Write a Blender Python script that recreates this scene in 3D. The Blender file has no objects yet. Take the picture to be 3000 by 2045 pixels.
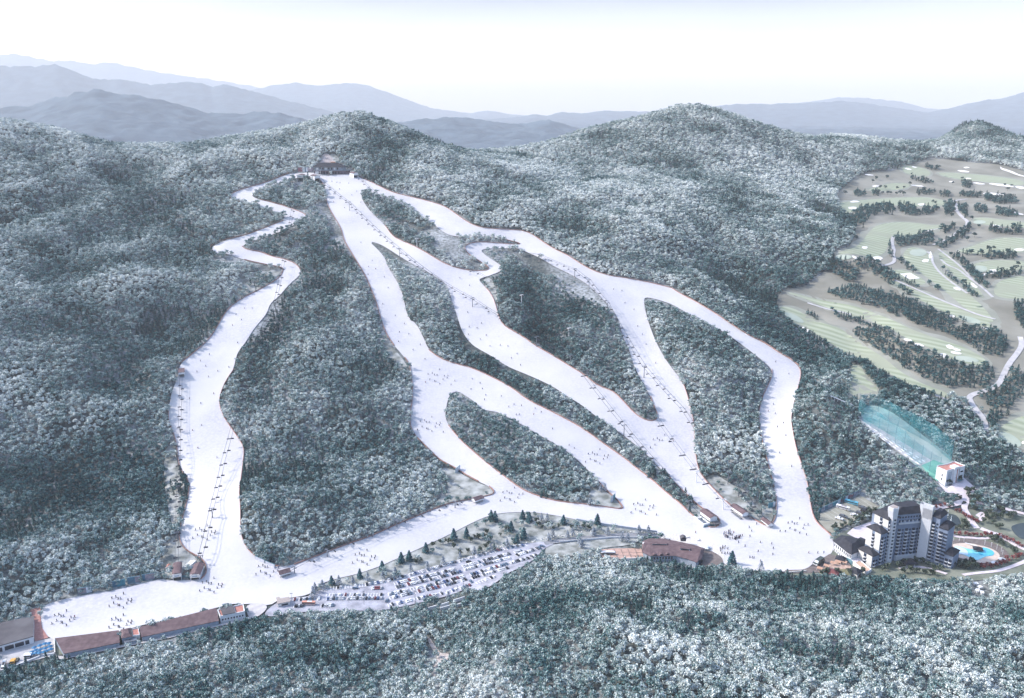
import bpy, bmesh, math, random
import numpy as np
from mathutils import Vector, Matrix
from mathutils.geometry import delaunay_2d_cdt

S = bpy.context.scene
COL = S.collection
RAD = math.radians

# ------------------------------------------------------------------ camera, sky, sun, exposure
HC = 430.0                                   # height of the camera over the valley floor
PITCH = RAD(16.35)
FPX = 2598.0                                 # focal length in pixels of the 3000 x 2045 photograph
cam_d = bpy.data.cameras.new('camera')
cam_d.sensor_width = 36.0
cam_d.lens = FPX / 3000 * 36
cam_d.clip_start = 1.0
cam_d.clip_end = 60000.0
cam = bpy.data.objects.new('camera', cam_d)
COL.objects.link(cam)
cam.location = (0, 0, HC)
cam.rotation_euler = (math.pi / 2 - PITCH, 0, 0)
S.camera = cam

SUN_TO = Vector((-0.80, 0.16, 0.0)).normalized()
SUN_EL = RAD(36)
SUN_AZ = math.atan2(SUN_TO.x, SUN_TO.y)
W = bpy.data.worlds.new('World')
S.world = W
W.use_nodes = True
nt = W.node_tree
nt.nodes.clear()
n_out = nt.nodes.new('ShaderNodeOutputWorld')
n_bg = nt.nodes.new('ShaderNodeBackground')
n_sky = nt.nodes.new('ShaderNodeTexSky')
n_sky.sky_type = 'NISHITA'
n_sky.sun_disc = False
n_sky.sun_elevation = SUN_EL
n_sky.sun_rotation = SUN_AZ
n_sky.altitude = 400
n_sky.air_density = 1.0
n_sky.dust_density = 2.0
n_sky.ozone_density = 1.0
n_bg.inputs['Strength'].default_value = 0.13
# a bank of thin blue-grey cloud stands over the white horizon
n_tc = nt.nodes.new('ShaderNodeTexCoord')
n_sep = nt.nodes.new('ShaderNodeSeparateXYZ')
n_cl = nt.nodes.new('ShaderNodeTexNoise')
n_cl.inputs['Scale'].default_value = 2.2
n_cl.inputs['Detail'].default_value = 4
n_map = nt.nodes.new('ShaderNodeMapping')
n_map.inputs['Scale'].default_value = (1, 1, 9)
n_ad = nt.nodes.new('ShaderNodeMath')
n_ad.operation = 'MULTIPLY_ADD'
n_ad.inputs[1].default_value = 0.05
n_rp = nt.nodes.new('ShaderNodeValToRGB')
el = n_rp.color_ramp.elements
el[0].position, el[0].color = 0.045, (1.3, 1.16, 1.1, 1)
el[1].position, el[1].color = 0.42, (1.15, 1.15, 1.15, 1)
e1 = el.new(0.125); e1.color = (0.25, 0.225, 0.265, 1)
e2 = el.new(0.22); e2.color = (0.48, 0.46, 0.53, 1)
nt.links.new(n_tc.outputs['Generated'], n_sep.inputs[0])
nt.links.new(n_tc.outputs['Generated'], n_map.inputs['Vector'])
nt.links.new(n_map.outputs[0], n_cl.inputs['Vector'])
nt.links.new(n_cl.outputs[0], n_ad.inputs[0])
nt.links.new(n_sep.outputs['Z'], n_ad.inputs[2])
nt.links.new(n_ad.outputs[0], n_rp.inputs[0])
n_mx = nt.nodes.new('ShaderNodeMix')
n_mx.data_type = 'RGBA'
n_mx.blend_type = 'MULTIPLY'
n_mx.inputs[0].default_value = 1.0
nt.links.new(n_sky.outputs[0], n_mx.inputs[6])
nt.links.new(n_rp.outputs[0], n_mx.inputs[7])
nt.links.new(n_mx.outputs[2], n_bg.inputs['Color'])
nt.links.new(n_bg.outputs[0], n_out.inputs['Surface'])

sun_d = bpy.data.lights.new('sun', 'SUN')
sun_d.energy = 2.0
sun_d.angle = RAD(3.0)
sun_d.color = (1.0, 0.955, 0.90)
sun = bpy.data.objects.new('sun', sun_d)
COL.objects.link(sun)
to_sun = Vector((SUN_TO.x * math.cos(SUN_EL), SUN_TO.y * math.cos(SUN_EL), math.sin(SUN_EL)))
sun.rotation_euler = (-to_sun).to_track_quat('-Z', 'Y').to_euler()

S.view_settings.view_transform = 'Standard'
S.view_settings.look = 'None'
S.view_settings.gamma = 1.0
S.view_settings.exposure = 1.40
S.cycles.use_denoising = True
S.cycles.max_bounces = 6
S.cycles.diffuse_bounces = 2
S.cycles.glossy_bounces = 2
S.cycles.transmission_bounces = 3
S.cycles.transparent_max_bounces = 12
S.cycles.volume_bounces = 4
S.cycles.caustics_reflective = False
S.cycles.caustics_refractive = False
# ------------------------------------------------------------------ geometry of the place
CP_, SP_ = math.cos(PITCH), math.sin(PITCH)

def ray(px, py):
    u = (np.asarray(px, float) - 1500.0) / FPX
    v = (1022.5 - np.asarray(py, float)) / FPX
    return np.stack([u, CP_ + v * SP_, -SP_ + v * CP_], -1)

def project(x, y, z):
    dy, dz = y, z - HC
    d = dy * CP_ - dz * SP_
    up = dy * SP_ + dz * CP_
    return 1500 + x / d * FPX, 1022.5 - up / d * FPX, d

def vnoise(x, y, s, seed=0):
    """value noise in -1..1 with cell size s"""
    x = np.asarray(x, float) / s + 137.31 * seed
    y = np.asarray(y, float) / s - 71.77 * seed
    xi, yi = np.floor(x), np.floor(y)
    xf, yf = x - xi, y - yi
    xf = xf * xf * (3 - 2 * xf)
    yf = yf * yf * (3 - 2 * yf)
    def h(a, b):
        n = np.sin(a * 127.1 + b * 311.7 + seed * 17.3) * 43758.5453
        return (n - np.floor(n)) * 2 - 1
    a, b, c, d = h(xi, yi), h(xi + 1, yi), h(xi, yi + 1), h(xi + 1, yi + 1)
    return (a * (1 - xf) + b * xf) * (1 - yf) + (c * (1 - xf) + d * xf) * yf

def fbm(x, y, s, seed=0, n=4):
    r, a, t = 0, 1.0, 0.0
    for i in range(n):
        r = r + a * vnoise(x, y, s / 2 ** i, seed + i)
        t += a
        a *= 0.55
    return r / t

# control points: photograph pixel + height ('z'), + forward distance ('t'), or + offset over the mountain's mean slope ('p')
KS, Y0 = 0.306, 900.0
CTRL = [
 # valley floor
 (40,1760,'z',4),(120,1830,'z',0),(60,1930,'z',-2),(300,1800,'z',0),(420,1860,'z',-1),(620,1800,'z',0),(620,1700,'z',1),(800,1750,'z',0),(900,1800,'z',-2),
 (1000,1760,'z',-1),(1200,1720,'z',-1),(1400,1640,'z',-1),(1550,1600,'z',-1),(1700,1620,'z',-1),(1100,1800,'z',-2),(1300,1740,'z',-2),(1900,1620,'z',-1),(2000,1650,'z',-1),
 (1000,1650,'z',2),(1250,1560,'z',3),(1500,1480,'z',3),(1700,1510,'z',2),(1900,1530,'z',1),
 (2100,1600,'z',0),(2250,1640,'z',0),(2200,1570,'z',1),(2350,1600,'z',0),(2450,1660,'z',-1),(2600,1680,'z',-1),(2800,1640,'z',-1),(2900,1600,'z',-1),(3000,1580,'z',0),
 (2480,1500,'z',3),(2700,1500,'z',4),(2820,1500,'z',6),(3000,1470,'z',10),(2560,1450,'z',6),
 (540,1690,'z',2),(560,1560,'z',14),(600,1620,'z',6),(640,1500,'z',22),
 # the ski mountain
 (840,1620,'z',6),(1150,1500,'z',8),(1420,1440,'z',7),(1620,1440,'z',5),(1850,1470,'z',3),(2080,1500,'z',3),(2280,1480,'z',4),
 (600,1300,'p',8),(580,1150,'p',6),(700,930,'p',4),(850,790,'p',0),(680,730,'p',4),(850,630,'p',2),(720,580,'p',4),(860,512,'p',0),
 (1000,560,'p',0),(1060,740,'p',-2),(1160,930,'p',-4),(1250,1120,'p',-6),(1240,1260,'p',-6),(1380,1380,'p',-4),
 (1380,790,'p',-4),(1420,960,'p',-6),(1600,1070,'p',-8),(1800,1200,'p',-8),(1950,1330,'p',-6),
 (1250,600,'p',0),(1480,690,'p',-2),(1700,790,'p',-4),(1850,880,'p',-8),(1870,1000,'p',-8),(1980,1200,'p',-8),
 (2050,920,'p',-6),(2280,1060,'p',-10),(2290,1220,'p',-8),(2310,1380,'z',16),
 (880,1100,'p',10),(950,1350,'p',6),(900,900,'p',10),(960,750,'p',6),(780,1500,'z',26),(1000,1500,'z',18),
 (1200,850,'p',4),(1400,900,'p',4),(1550,850,'p',5),(1700,950,'p',5),(1330,700,'p',5),(1500,1300,'p',2),(2100,1100,'p',2),(2150,1350,'p',2),
 # left hillside and its skyline
 (0,1600,'z',26),(200,1650,'z',10),(0,1400,'p',34),(250,1400,'p',22),(450,1400,'p',10),(430,1600,'z',10),(0,1000,'p',42),(300,1000,'p',30),(450,1150,'p',14),(0,700,'p',45),(300,700,'p',26),
 (0,500,'p',50),(300,540,'p',22),(550,560,'p',8),(600,800,'p',8),
 (0,358,'t',1900),(77,365,'t',1900),(168,388,'t',1940),(258,412,'t',2000),(336,437,'t',2050),(426,449,'t',2100),(516,443,'t',2100),(620,425,'t',2080),(723,405,'t',2060),(826,387,'t',2050),
 (904,371,'t',2050),(955,354,'t',2050),(1007,341,'t',2050),(1071,345,'t',2050),(1123,361,'t',2070),(1175,386,'t',2100),(1226,418,'t',2150),(1278,443,'t',2200),(1355,449,'t',2300),(1446,454,'t',2400),
 (1510,448,'t',2450),(1588,435,'t',2500),(1678,403,'t',2550),(1807,386,'t',2620),(1872,379,'t',2660),(1936,352,'t',2700),(1994,338,'t',2700),(2053,354,'t',2700),(2117,389,'t',2720),(2195,416,'t',2760),
 (2259,435,'t',2800),(2324,432,'t',2900),(2414,415,'t',3000),(2479,421,'t',3000),(2530,438,'t',3000),(2646,453,'t',3000),(2685,447,'t',2960),(2750,416,'t',2920),(2814,374,'t',2900),(2853,362,'t',2900),
 (2905,379,'t',2900),(2956,422,'t',2900),(3000,441,'t',2900),
 # right flank and the golf valley
 (1500,560,'p',-4),(1700,520,'t',2000),(2000,550,'t',1900),(1800,680,'p',-2),(2150,800,'t',1500),(2350,700,'t',1650),(2250,560,'t',2000),(2400,520,'t',2300),
 (2850,1350,'z',25),(2800,480,'t',2500),(2650,500,'t',2430),(2950,520,'t',2350),(2700,650,'t',1850),(2950,650,'t',1800),(2700,900,'t',1370),(2950,900,'t',1340),(2500,950,'t',1310),(2600,1100,'t',1170),(2950,1150,'t',1120),
 (2430,1180,'z',60),(2500,1200,'z',48),(2650,1320,'z',31),(2760,1420,'z',20),(2450,1350,'z',24),(2500,850,'t',1440),(2400,1050,'t',1230),(2850,780,'t',1550),
 # hill in front
 (200,1960,'z',0),(500,1960,'z',6),(300,2045,'z',14),(700,1850,'z',-1),(900,1880,'z',8),(800,2045,'z',26),(1100,1850,'z',8),(1290,1900,'z',8),(1280,2045,'z',24),
 (1500,1700,'z',6),(1560,1780,'z',24),(1500,1880,'z',34),(1600,2045,'z',54),(1800,1700,'z',12),(1900,1760,'z',30),(2200,1720,'z',12),(2200,1800,'z',30),(2200,1930,'z',50),(2300,2045,'z',62),
 (2500,1730,'z',8),(2700,1740,'z',8),(2700,1850,'z',28),(3000,1720,'z',6),(3000,1850,'z',26),(2900,2045,'z',48),
]
WPTS = [(-1000,250,60),(-400,250,60),(0,250,95),(500,250,110),(1000,250,90),(-900,500,30),(1200,600,30),(1300,850,30),
 (-1500,700,90),(-1500,1200,220),(-1600,1900,400),(1500,900,40),(1900,1300,110),(2200,2000,180),(2400,2700,230),
 (-1500,2700,150),(-700,2800,100),(0,2900,80),(600,3000,60),(1200,3400,60),(2200,3500,60),(-1500,3400,20),(0,3500,10)]

def ctrl_world():
    out = []
    for px, py, m, v in CTRL:
        d = ray(px, py)
        if m == 'z':
            t = (v - HC) / d[2]
        elif m == 't':
            t = v
        else:
            t = (HC + KS * Y0 - v) / (-d[2] + KS * d[1])
        out.append((d[0] * t, d[1] * t, HC + d[2] * t))
    return np.array(out + WPTS)

_C = ctrl_world()
def _phi(r2):
    return 0.5 * r2 * np.log(r2 + 1e-12)
def _fit(P, lam):
    X = P[:, :2] / 1000.0
    n = len(X)
    K = _phi(((X[:, None] - X[None]) ** 2).sum(-1)) + lam * np.eye(n)
    A = np.zeros((n + 3, n + 3))
    A[:n, :n] = K
    A[:n, n] = 1
    A[:n, n + 1:] = X
    A[n, :n] = 1
    A[n + 1:, :n] = X.T
    b = np.zeros(n + 3)
    b[:n] = P[:, 2]
    return X, np.linalg.solve(A, b)
_TX, _TW = _fit(_C, 2e-4)

def near_exact(x, y):
    q = np.stack([x.ravel() / 1000.0, y.ravel() / 1000.0], -1)
    out = np.empty(len(q))
    n = len(_TX)
    for i in range(0, len(q), 20000):
        s = q[i:i + 20000]
        r2 = ((s[:, None] - _TX[None]) ** 2).sum(-1)
        out[i:i + 20000] = _phi(r2) @ _TW[:n] + _TW[n] + s @ _TW[n + 1:]
    return out.reshape(x.shape)

# height raster of the near country
GX0, GX1, GY0, GY1, GS = -2000.0, 2600.0, 150.0, 3600.0, 10.0
gx = np.arange(GX0, GX1 + 1, GS)
gy = np.arange(GY0, GY1 + 1, GS)
_GXX, _GYY = np.meshgrid(gx, gy)
NEAR = near_exact(_GXX, _GYY)

def bil(R, x, y, x0, y0, s):
    fx = np.clip((np.asarray(x, float) - x0) / s, 0, R.shape[1] - 1.001)
    fy = np.clip((np.asarray(y, float) - y0) / s, 0, R.shape[0] - 1.001)
    i, j = fx.astype(int), fy.astype(int)
    a, b = fx - i, fy - j
    return (R[j, i] * (1 - a) + R[j, i + 1] * a) * (1 - b) + (R[j + 1, i] * (1 - a) + R[j + 1, i + 1] * a) * b

def gullies(x, y):
    """spurs (+) and gullies (-) of the wooded mountain sides"""
    return (1 - 2.6 * np.abs(fbm(x + 40 * vnoise(x, y, 170, 90), y * 0.8, 240, 61, 3))) * 0.75 + 0.45 * fbm(x, y, 85, 64, 2) - 0.28

# far ranges: crest line in the photograph, distance, half width
RANGES = [
 (8500, 1700, [(-400,330),(0,316),(88,312),(155,290),(221,272),(283,263),(331,272),(398,277),(508,301),(574,321),(641,334),(698,336),(773,328),(817,330),(906,354),(1000,385),(1150,450),(1300,480)]),
 (9200, 1700, [(700,480),(900,430),(1050,395),(1150,361),(1221,352),(1327,344),(1398,350),(1486,363),(1552,363),(1610,351),(1641,361),(1685,376),(1760,400),(1900,440),(2100,480)]),
 (17000, 2800, [(-400,200),(0,191),(88,194),(163,188),(199,199),(265,228),(318,233),(353,230),(442,248),(544,238),(592,241),(619,254),(650,244),(707,259),(773,275),(840,294),(928,316),(1000,334),(1150,370),(1300,390)]),
 (18500, 3200, [(1100,395),(1300,370),(1450,350),(1535,341),(1570,334),(1601,341),(1641,329),(1707,333),(1778,324),(1840,326),(1906,328),(2000,312),(2066,314),(2150,305),(2265,304),(2362,301),(2460,296),(2530,300),(2600,312),(2716,330),(2760,322),(2884,292),(2928,290),(3000,270),(3200,240),(3500,240)]),
 (26000, 3800, [(500,330),(620,300),(742,261),(795,250),(866,241),(928,250),(1000,244),(1018,241),(1088,252),(1177,286),(1265,317),(1376,332),(1429,324),(1486,334),(1600,345),(2000,330),(2362,299),(2460,285),(2530,286),(2641,297),(2716,317),(3000,330)]),
 (33000, 4000, [(-600,170),(0,160),(40,154),(88,164),(155,177),(208,175),(265,186),(318,180),(376,191),(442,206),(530,219),(650,236),(800,262),(1100,320),(1700,350),(3000,340)]),
]
def _range_prep():
    out = []
    for t, w, pts in RANGES:
        p = np.array(pts, float)
        d = ray(p[:, 0], p[:, 1])
        az = d[:, 0] / d[:, 1]
        z = HC + d[:, 2] / d[:, 1] * t
        out.append((t, w, az, z))
    return out
_RP = _range_prep()

def far_h(x, y):
    y_ = np.maximum(y, 1.0)
    az = x / y_
    base = -10 + 30 * fbm(x, y, 900, 5, 3) - 0.022 * np.maximum(0, np.hypot(x, y) - 9000)
    h = base
    for k, (t, w, A, Z) in enumerate(_RP):
        c = np.interp(az, A, Z)
        wob = 1 + 0.0 * x
        q = (y - t) / w
        side = fbm(x, y, w * 0.9, 11 + k, 4)
        prof = np.clip(1 - np.abs(q) * (1 + 0.35 * side * np.minimum(1, np.abs(q) * 3)), 0, 1)
        prof = prof ** 0.9
        h = np.maximum(h, base * (1 - prof) + c * prof)
    return h

def sstep(a, b, v):
    t = np.clip((v - a) / (b - a), 0, 1)
    return t * t * (3 - 2 * t)

_HUM = 3.0 * fbm(_GXX, _GYY, 120, 3, 3) + 7.0 * fbm(_GXX, _GYY, 420, 8, 2)
_valley = sstep(12, 45, NEAR)
NEARH = NEAR.copy()          # hummocks and gullies are added in the woods once the slopes are known

def H(x, y):
    x, y = np.asarray(x, float), np.asarray(y, float)
    w = sstep(3000, 3550, y)
    w = np.maximum(w, sstep(2000, 2550, x))
    w = np.maximum(w, sstep(-1500, -1980, x) if False else 1 - sstep(-1980, -1500, x))
    n = bil(NEARH, x, y, GX0, GY0, GS)
    if np.all(w <= 0):
        return n
    return n * (1 - w) + far_h(x, y) * w

def hit(px, py, up=0.0, t0=450.0, t1=3400.0, step=6.0):
    """point(s) of the ground seen at photograph pixel(s)"""
    px = np.atleast_1d(np.asarray(px, float))
    py = np.atleast_1d(np.asarray(py, float))
    d = ray(px, py)
    t = np.full(len(px), t0)
    done = np.zeros(len(px), bool)
    lo = t.copy()
    while True:
        act = ~done & (t < t1)
        if not act.any():
            break
        p = d[act] * t[act][:, None]
        below = HC + p[:, 2] < H(p[:, 0], p[:, 1]) + up
        idx = np.where(act)[0]
        done[idx[below]] = True
        nb = idx[~below]
        lo[nb] = t[nb]
        t[nb] += step
    hi = lo + step
    for _ in range(14):
        m = (lo + hi) / 2
        p = d * m[:, None]
        b = HC + p[:, 2] < H(p[:, 0], p[:, 1]) + up
        hi = np.where(b, m, hi)
        lo = np.where(b, lo, m)
    p = d * hi[:, None]
    return np.stack([p[:, 0], p[:, 1], H(p[:, 0], p[:, 1])], -1)

def P(px, py, up=0.0):
    """ground point whose spot `up` metres above it is seen at the pixel"""
    return Vector(hit(px, py, up)[0])

def poly_w(pts, up=0.0):
    a = np.array(pts, float)
    return hit(a[:, 0], a[:, 1], up)[:, :2]

def smooth_closed(p, step=4.0, it=2, closed=True):
    """corner-cutting then even resampling"""
    p = np.asarray(p, float)
    for _ in range(it):
        if closed:
            q = np.roll(p, -1, 0)
            p = np.stack([p * 0.75 + q * 0.25, p * 0.25 + q * 0.75], 1).reshape(-1, p.shape[1])
        else:
            a, b = p[:-1], p[1:]
            m = np.stack([a * 0.75 + b * 0.25, a * 0.25 + b * 0.75], 1).reshape(-1, p.shape[1])
            p = np.concatenate([p[:1], m, p[-1:]])
    q = np.concatenate([p, p[:1]]) if closed else p
    L = np.concatenate([[0], np.cumsum(np.linalg.norm(np.diff(q[:, :2], axis=0), axis=1))])
    n = max(4, int(L[-1] / step))
    s = np.linspace(0, L[-1], n + 1)
    r = np.stack([np.interp(s, L, q[:, k]) for k in range(q.shape[1])], -1)
    return r[:-1] if closed else r

def inside(polys, x, y):
    """even-odd test of points against a list of closed polygons"""
    x, y = np.asarray(x, float), np.asarray(y, float)
    r = np.zeros(x.shape, bool)
    for p in polys:
        a, b = p, np.roll(p, -1, 0)
        for (x1, y1), (x2, y2) in zip(a, b):
            if y1 == y2:
                continue
            c = (y1 > y) != (y2 > y)
            if c.any():
                r ^= c & (x < (x2 - x1) * (y - y1) / (y2 - y1) + x1)
    return r

# raster masks over the near country, 2 m cells
MX0, MX1, MY0, MY1, MS = -1000.0, 1700.0, 430.0, 3000.0, 2.0
_mw, _mh = int((MX1 - MX0) / MS), int((MY1 - MY0) / MS)
def raster(polys):
    R = np.zeros((_mh, _mw), np.int32)
    yc = MY0 + (np.arange(_mh) + 0.5) * MS
    for p in polys:
        a, b = p, np.roll(p, -1, 0)
        for (x1, y1), (x2, y2) in zip(a, b):
            if y1 == y2:
                continue
            lo, hi = min(y1, y2), max(y1, y2)
            j0 = max(0, int(math.ceil((lo - MY0) / MS - 0.5)))
            j1 = min(_mh, int(math.ceil((hi - MY0) / MS - 0.5)))
            if j1 <= j0:
                continue
            j = np.arange(j0, j1)
            xc = x1 + (yc[j0:j1] - y1) * (x2 - x1) / (y2 - y1)
            i = np.clip(np.ceil((xc - MX0) / MS - 0.5).astype(int), 0, _mw - 1)
            np.add.at(R, (j, i), 1)
    return (np.cumsum(R, 1) & 1).astype(bool)

def in_mask(M, x, y):
    i = ((np.asarray(x) - MX0) / MS).astype(int)
    j = ((np.asarray(y) - MY0) / MS).astype(int)
    ok = (i >= 0) & (j >= 0) & (i < _mw) & (j < _mh)
    r = np.zeros(np.shape(x), bool)
    r[ok] = M[j[ok], i[ok]]
    return r
# ------------------------------------------------------------------ materials
def _new(name):
    m = bpy.data.materials.new(name)
    m.use_nodes = True
    t = m.node_tree
    b = t.nodes['Principled BSDF']
    return m, t, b

def mat(name, c, rough=0.8, var=0.12, scale=0.4, c2=None, metal=0.0, spec=0.3, detail=4.0, bump=0.0, bscale=None):
    """plain surface whose colour drifts between c and c2 in soft patches"""
    m, t, b = _new(name)
    tc = t.nodes.new('ShaderNodeTexCoord')
    nz = t.nodes.new('ShaderNodeTexNoise')
    nz.inputs['Scale'].default_value = scale
    nz.inputs['Detail'].default_value = detail
    t.links.new(tc.outputs['Object'], nz.inputs['Vector'])
    rp = t.nodes.new('ShaderNodeValToRGB')
    if c2 is None:
        c2 = tuple(min(1, v * (1 + var)) for v in c)
        c = tuple(v * (1 - var) for v in c)
    rp.color_ramp.elements[0].position = 0.35
    rp.color_ramp.elements[1].position = 0.65
    rp.color_ramp.elements[0].color = (*c, 1)
    rp.color_ramp.elements[1].color = (*c2, 1)
    t.links.new(nz.outputs[0], rp.inputs[0])
    t.links.new(rp.outputs[0], b.inputs['Base Color'])
    b.inputs['Roughness'].default_value = rough
    b.inputs['Metallic'].default_value = metal
    b.inputs['Specular IOR Level'].default_value = spec
    if bump:
        bn = t.nodes.new('ShaderNodeBump')
        bn.inputs['Strength'].default_value = bump
        bn.inputs['Distance'].default_value = 1.0
        n2 = t.nodes.new('ShaderNodeTexNoise')
        n2.inputs['Scale'].default_value = bscale or scale
        n2.inputs['Detail'].default_value = 6
        t.links.new(tc.outputs['Object'], n2.inputs['Vector'])
        t.links.new(n2.outputs[0], bn.inputs['Height'])
        t.links.new(bn.outputs[0], b.inputs['Normal'])
    return m

def noise_node(t, vec, scale, detail=4, lo=0.4, hi=0.6):
    nz = t.nodes.new('ShaderNodeTexNoise')
    nz.inputs['Scale'].default_value = scale
    nz.inputs['Detail'].default_value = detail
    t.links.new(vec, nz.inputs['Vector'])
    mr = t.nodes.new('ShaderNodeMapRange')
    mr.inputs['From Min'].default_value = lo
    mr.inputs['From Max'].default_value = hi
    t.links.new(nz.outputs[0], mr.inputs['Value'])
    return mr.outputs[0]

def mixc(t, fac, a, b):
    n = t.nodes.new('ShaderNodeMix')
    n.data_type = 'RGBA'
    for s, v in ((n.inputs[0], fac), (n.inputs[6], a), (n.inputs[7], b)):
        if hasattr(v, 'is_linked'):
            t.links.new(v, s)
        else:
            s.default_value = v if not isinstance(v, tuple) else (*v, 1)
    return n.outputs[2]

def mat_ground():
    m, t, b = _new('forest_floor')
    tc = t.nodes.new('ShaderNodeTexCoord').outputs['Object']
    fr = noise_node(t, tc, 0.012, 6, 0.42, 0.6)
    fine = noise_node(t, tc, 0.25, 5, 0.35, 0.65)
    dark = mixc(t, fine, (0.045, 0.06, 0.065), (0.13, 0.14, 0.13))
    pale = mixc(t, fine, (0.16, 0.17, 0.165), (0.42, 0.44, 0.46))
    b.inputs['Roughness'].default_value = 0.95
    b.inputs['Specular IOR Level'].default_value = 0.1
    t.links.new(mixc(t, fr, dark, pale), b.inputs['Base Color'])
    return m

def mat_snow():
    m, t, b = _new('snow')
    tc = t.nodes.new('ShaderNodeTexCoord').outputs['Object']
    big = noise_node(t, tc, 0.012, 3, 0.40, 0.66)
    c = mixc(t, big, (0.585, 0.565, 0.57), (0.405, 0.40, 0.465))  # lavender patches: soft shading painted into the snow colour
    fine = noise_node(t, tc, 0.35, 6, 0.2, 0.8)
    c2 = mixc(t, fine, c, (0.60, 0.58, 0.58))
    t.links.new(c2, b.inputs['Base Color'])
    b.inputs['Roughness'].default_value = 0.7
    b.inputs['Specular IOR Level'].default_value = 0.2
    bn = t.nodes.new('ShaderNodeBump')
    bn.inputs['Strength'].default_value = 0.22
    bn.inputs['Distance'].default_value = 4.0
    n2 = t.nodes.new('ShaderNodeTexNoise')
    n2.inputs['Scale'].default_value = 0.03
    n2.inputs['Detail'].default_value = 3
    t.links.new(tc, n2.inputs['Vector'])
    t.links.new(n2.outputs[0], bn.inputs['Height'])
    t.links.new(bn.outputs[0], b.inputs['Normal'])
    return m

# ------------------------------------------------------------------ object helpers
def tag(o, label=None, cat=None, group=None, kind=None):
    if label: o['label'] = label
    if cat: o['category'] = cat
    if group: o['group'] = group
    if kind: o['kind'] = kind
    return o

def link(name, me, parent=None, m=None):
    o = bpy.data.objects.new(name, me)
    COL.objects.link(o)
    if parent is not None:
        o.parent = parent
    if m is not None and me is not None and hasattr(me, 'materials'):
        for k in (m if isinstance(m, (list, tuple)) else [m]):
            me.materials.append(k)
    return o

def empty(name, loc=(0, 0, 0), rz=0.0, label=None, cat=None, group=None):
    o = bpy.data.objects.new(name, None)
    COL.objects.link(o)
    o.location = loc
    o.rotation_euler = (0, 0, rz)
    return tag(o, label, cat, group)

def np_mesh(name, V, F):
    me = bpy.data.meshes.new(name)
    V = np.asarray(V, np.float32)
    F = np.asarray(F, np.int32)
    me.vertices.add(len(V))
    me.vertices.foreach_set('co', V.ravel())
    k = F.shape[1]
    me.loops.add(F.size)
    me.loops.foreach_set('vertex_index', F.ravel())
    me.polygons.add(len(F))
    me.polygons.foreach_set('loop_start', np.arange(0, F.size, k, dtype=np.int32))
    me.polygons.foreach_set('loop_total', np.full(len(F), k, np.int32))
    me.update(calc_edges=True)
    me.validate()
    return me

def sheet(name, polys, m, lift, step=8.0, kind='structure', parent=None, thick=0.0):
    """a sheet draped over the ground inside closed world polygons (even-odd)"""
    pts, edges = [], []
    for p in polys:
        i0 = len(pts)
        n = len(p)
        pts += [(float(a), float(b)) for a, b in p]
        edges += [(i0 + i, i0 + (i + 1) % n) for i in range(n)]
    A = np.array(pts)
    lo, hi = A.min(0), A.max(0)
    if step:
        X, Y = np.meshgrid(np.arange(lo[0] + step / 2, hi[0], step), np.arange(lo[1] + step / 2, hi[1], step))
        X, Y = X.ravel(), Y.ravel()
        k = inside(polys, X, Y)
        pts += [(float(a), float(b)) for a, b in zip(X[k], Y[k])]
    v, e, f, *_ = delaunay_2d_cdt([Vector(p) for p in pts], edges, [], 0, 1e-4)
    V = np.array([(a.x, a.y) for a in v])
    F = np.array([list(a) for a in f if len(a) == 3], np.int32)
    c = V[F].mean(1)
    F = F[inside(polys, c[:, 0], c[:, 1])]
    a, b_, c_ = V[F[:, 0]], V[F[:, 1]], V[F[:, 2]]
    cr = (b_[:, 0] - a[:, 0]) * (c_[:, 1] - a[:, 1]) - (b_[:, 1] - a[:, 1]) * (c_[:, 0] - a[:, 0])
    F[cr < 0] = F[cr < 0][:, ::-1]
    Z = H(V[:, 0], V[:, 1]) + lift
    me = np_mesh(name, np.column_stack([V, Z]), F)
    me.polygons.foreach_set('use_smooth', np.ones(len(me.polygons), bool))
    o = link(name, me, parent, m)
    if parent is None:
        tag(o, kind=kind)
    return o

def ribbon_poly(pts, w):
    """outline of a road of width w along world points"""
    p = np.asarray(pts, float)
    d = np.gradient(p, axis=0)
    d /= np.linalg.norm(d, axis=1)[:, None] + 1e-9
    nrm = np.stack([-d[:, 1], d[:, 0]], -1)
    ww = np.asarray(w, float)
    ww = ww[:, None] if ww.ndim else ww
    return np.concatenate([p + nrm * ww / 2, (p - nrm * ww / 2)[::-1]])

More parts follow.
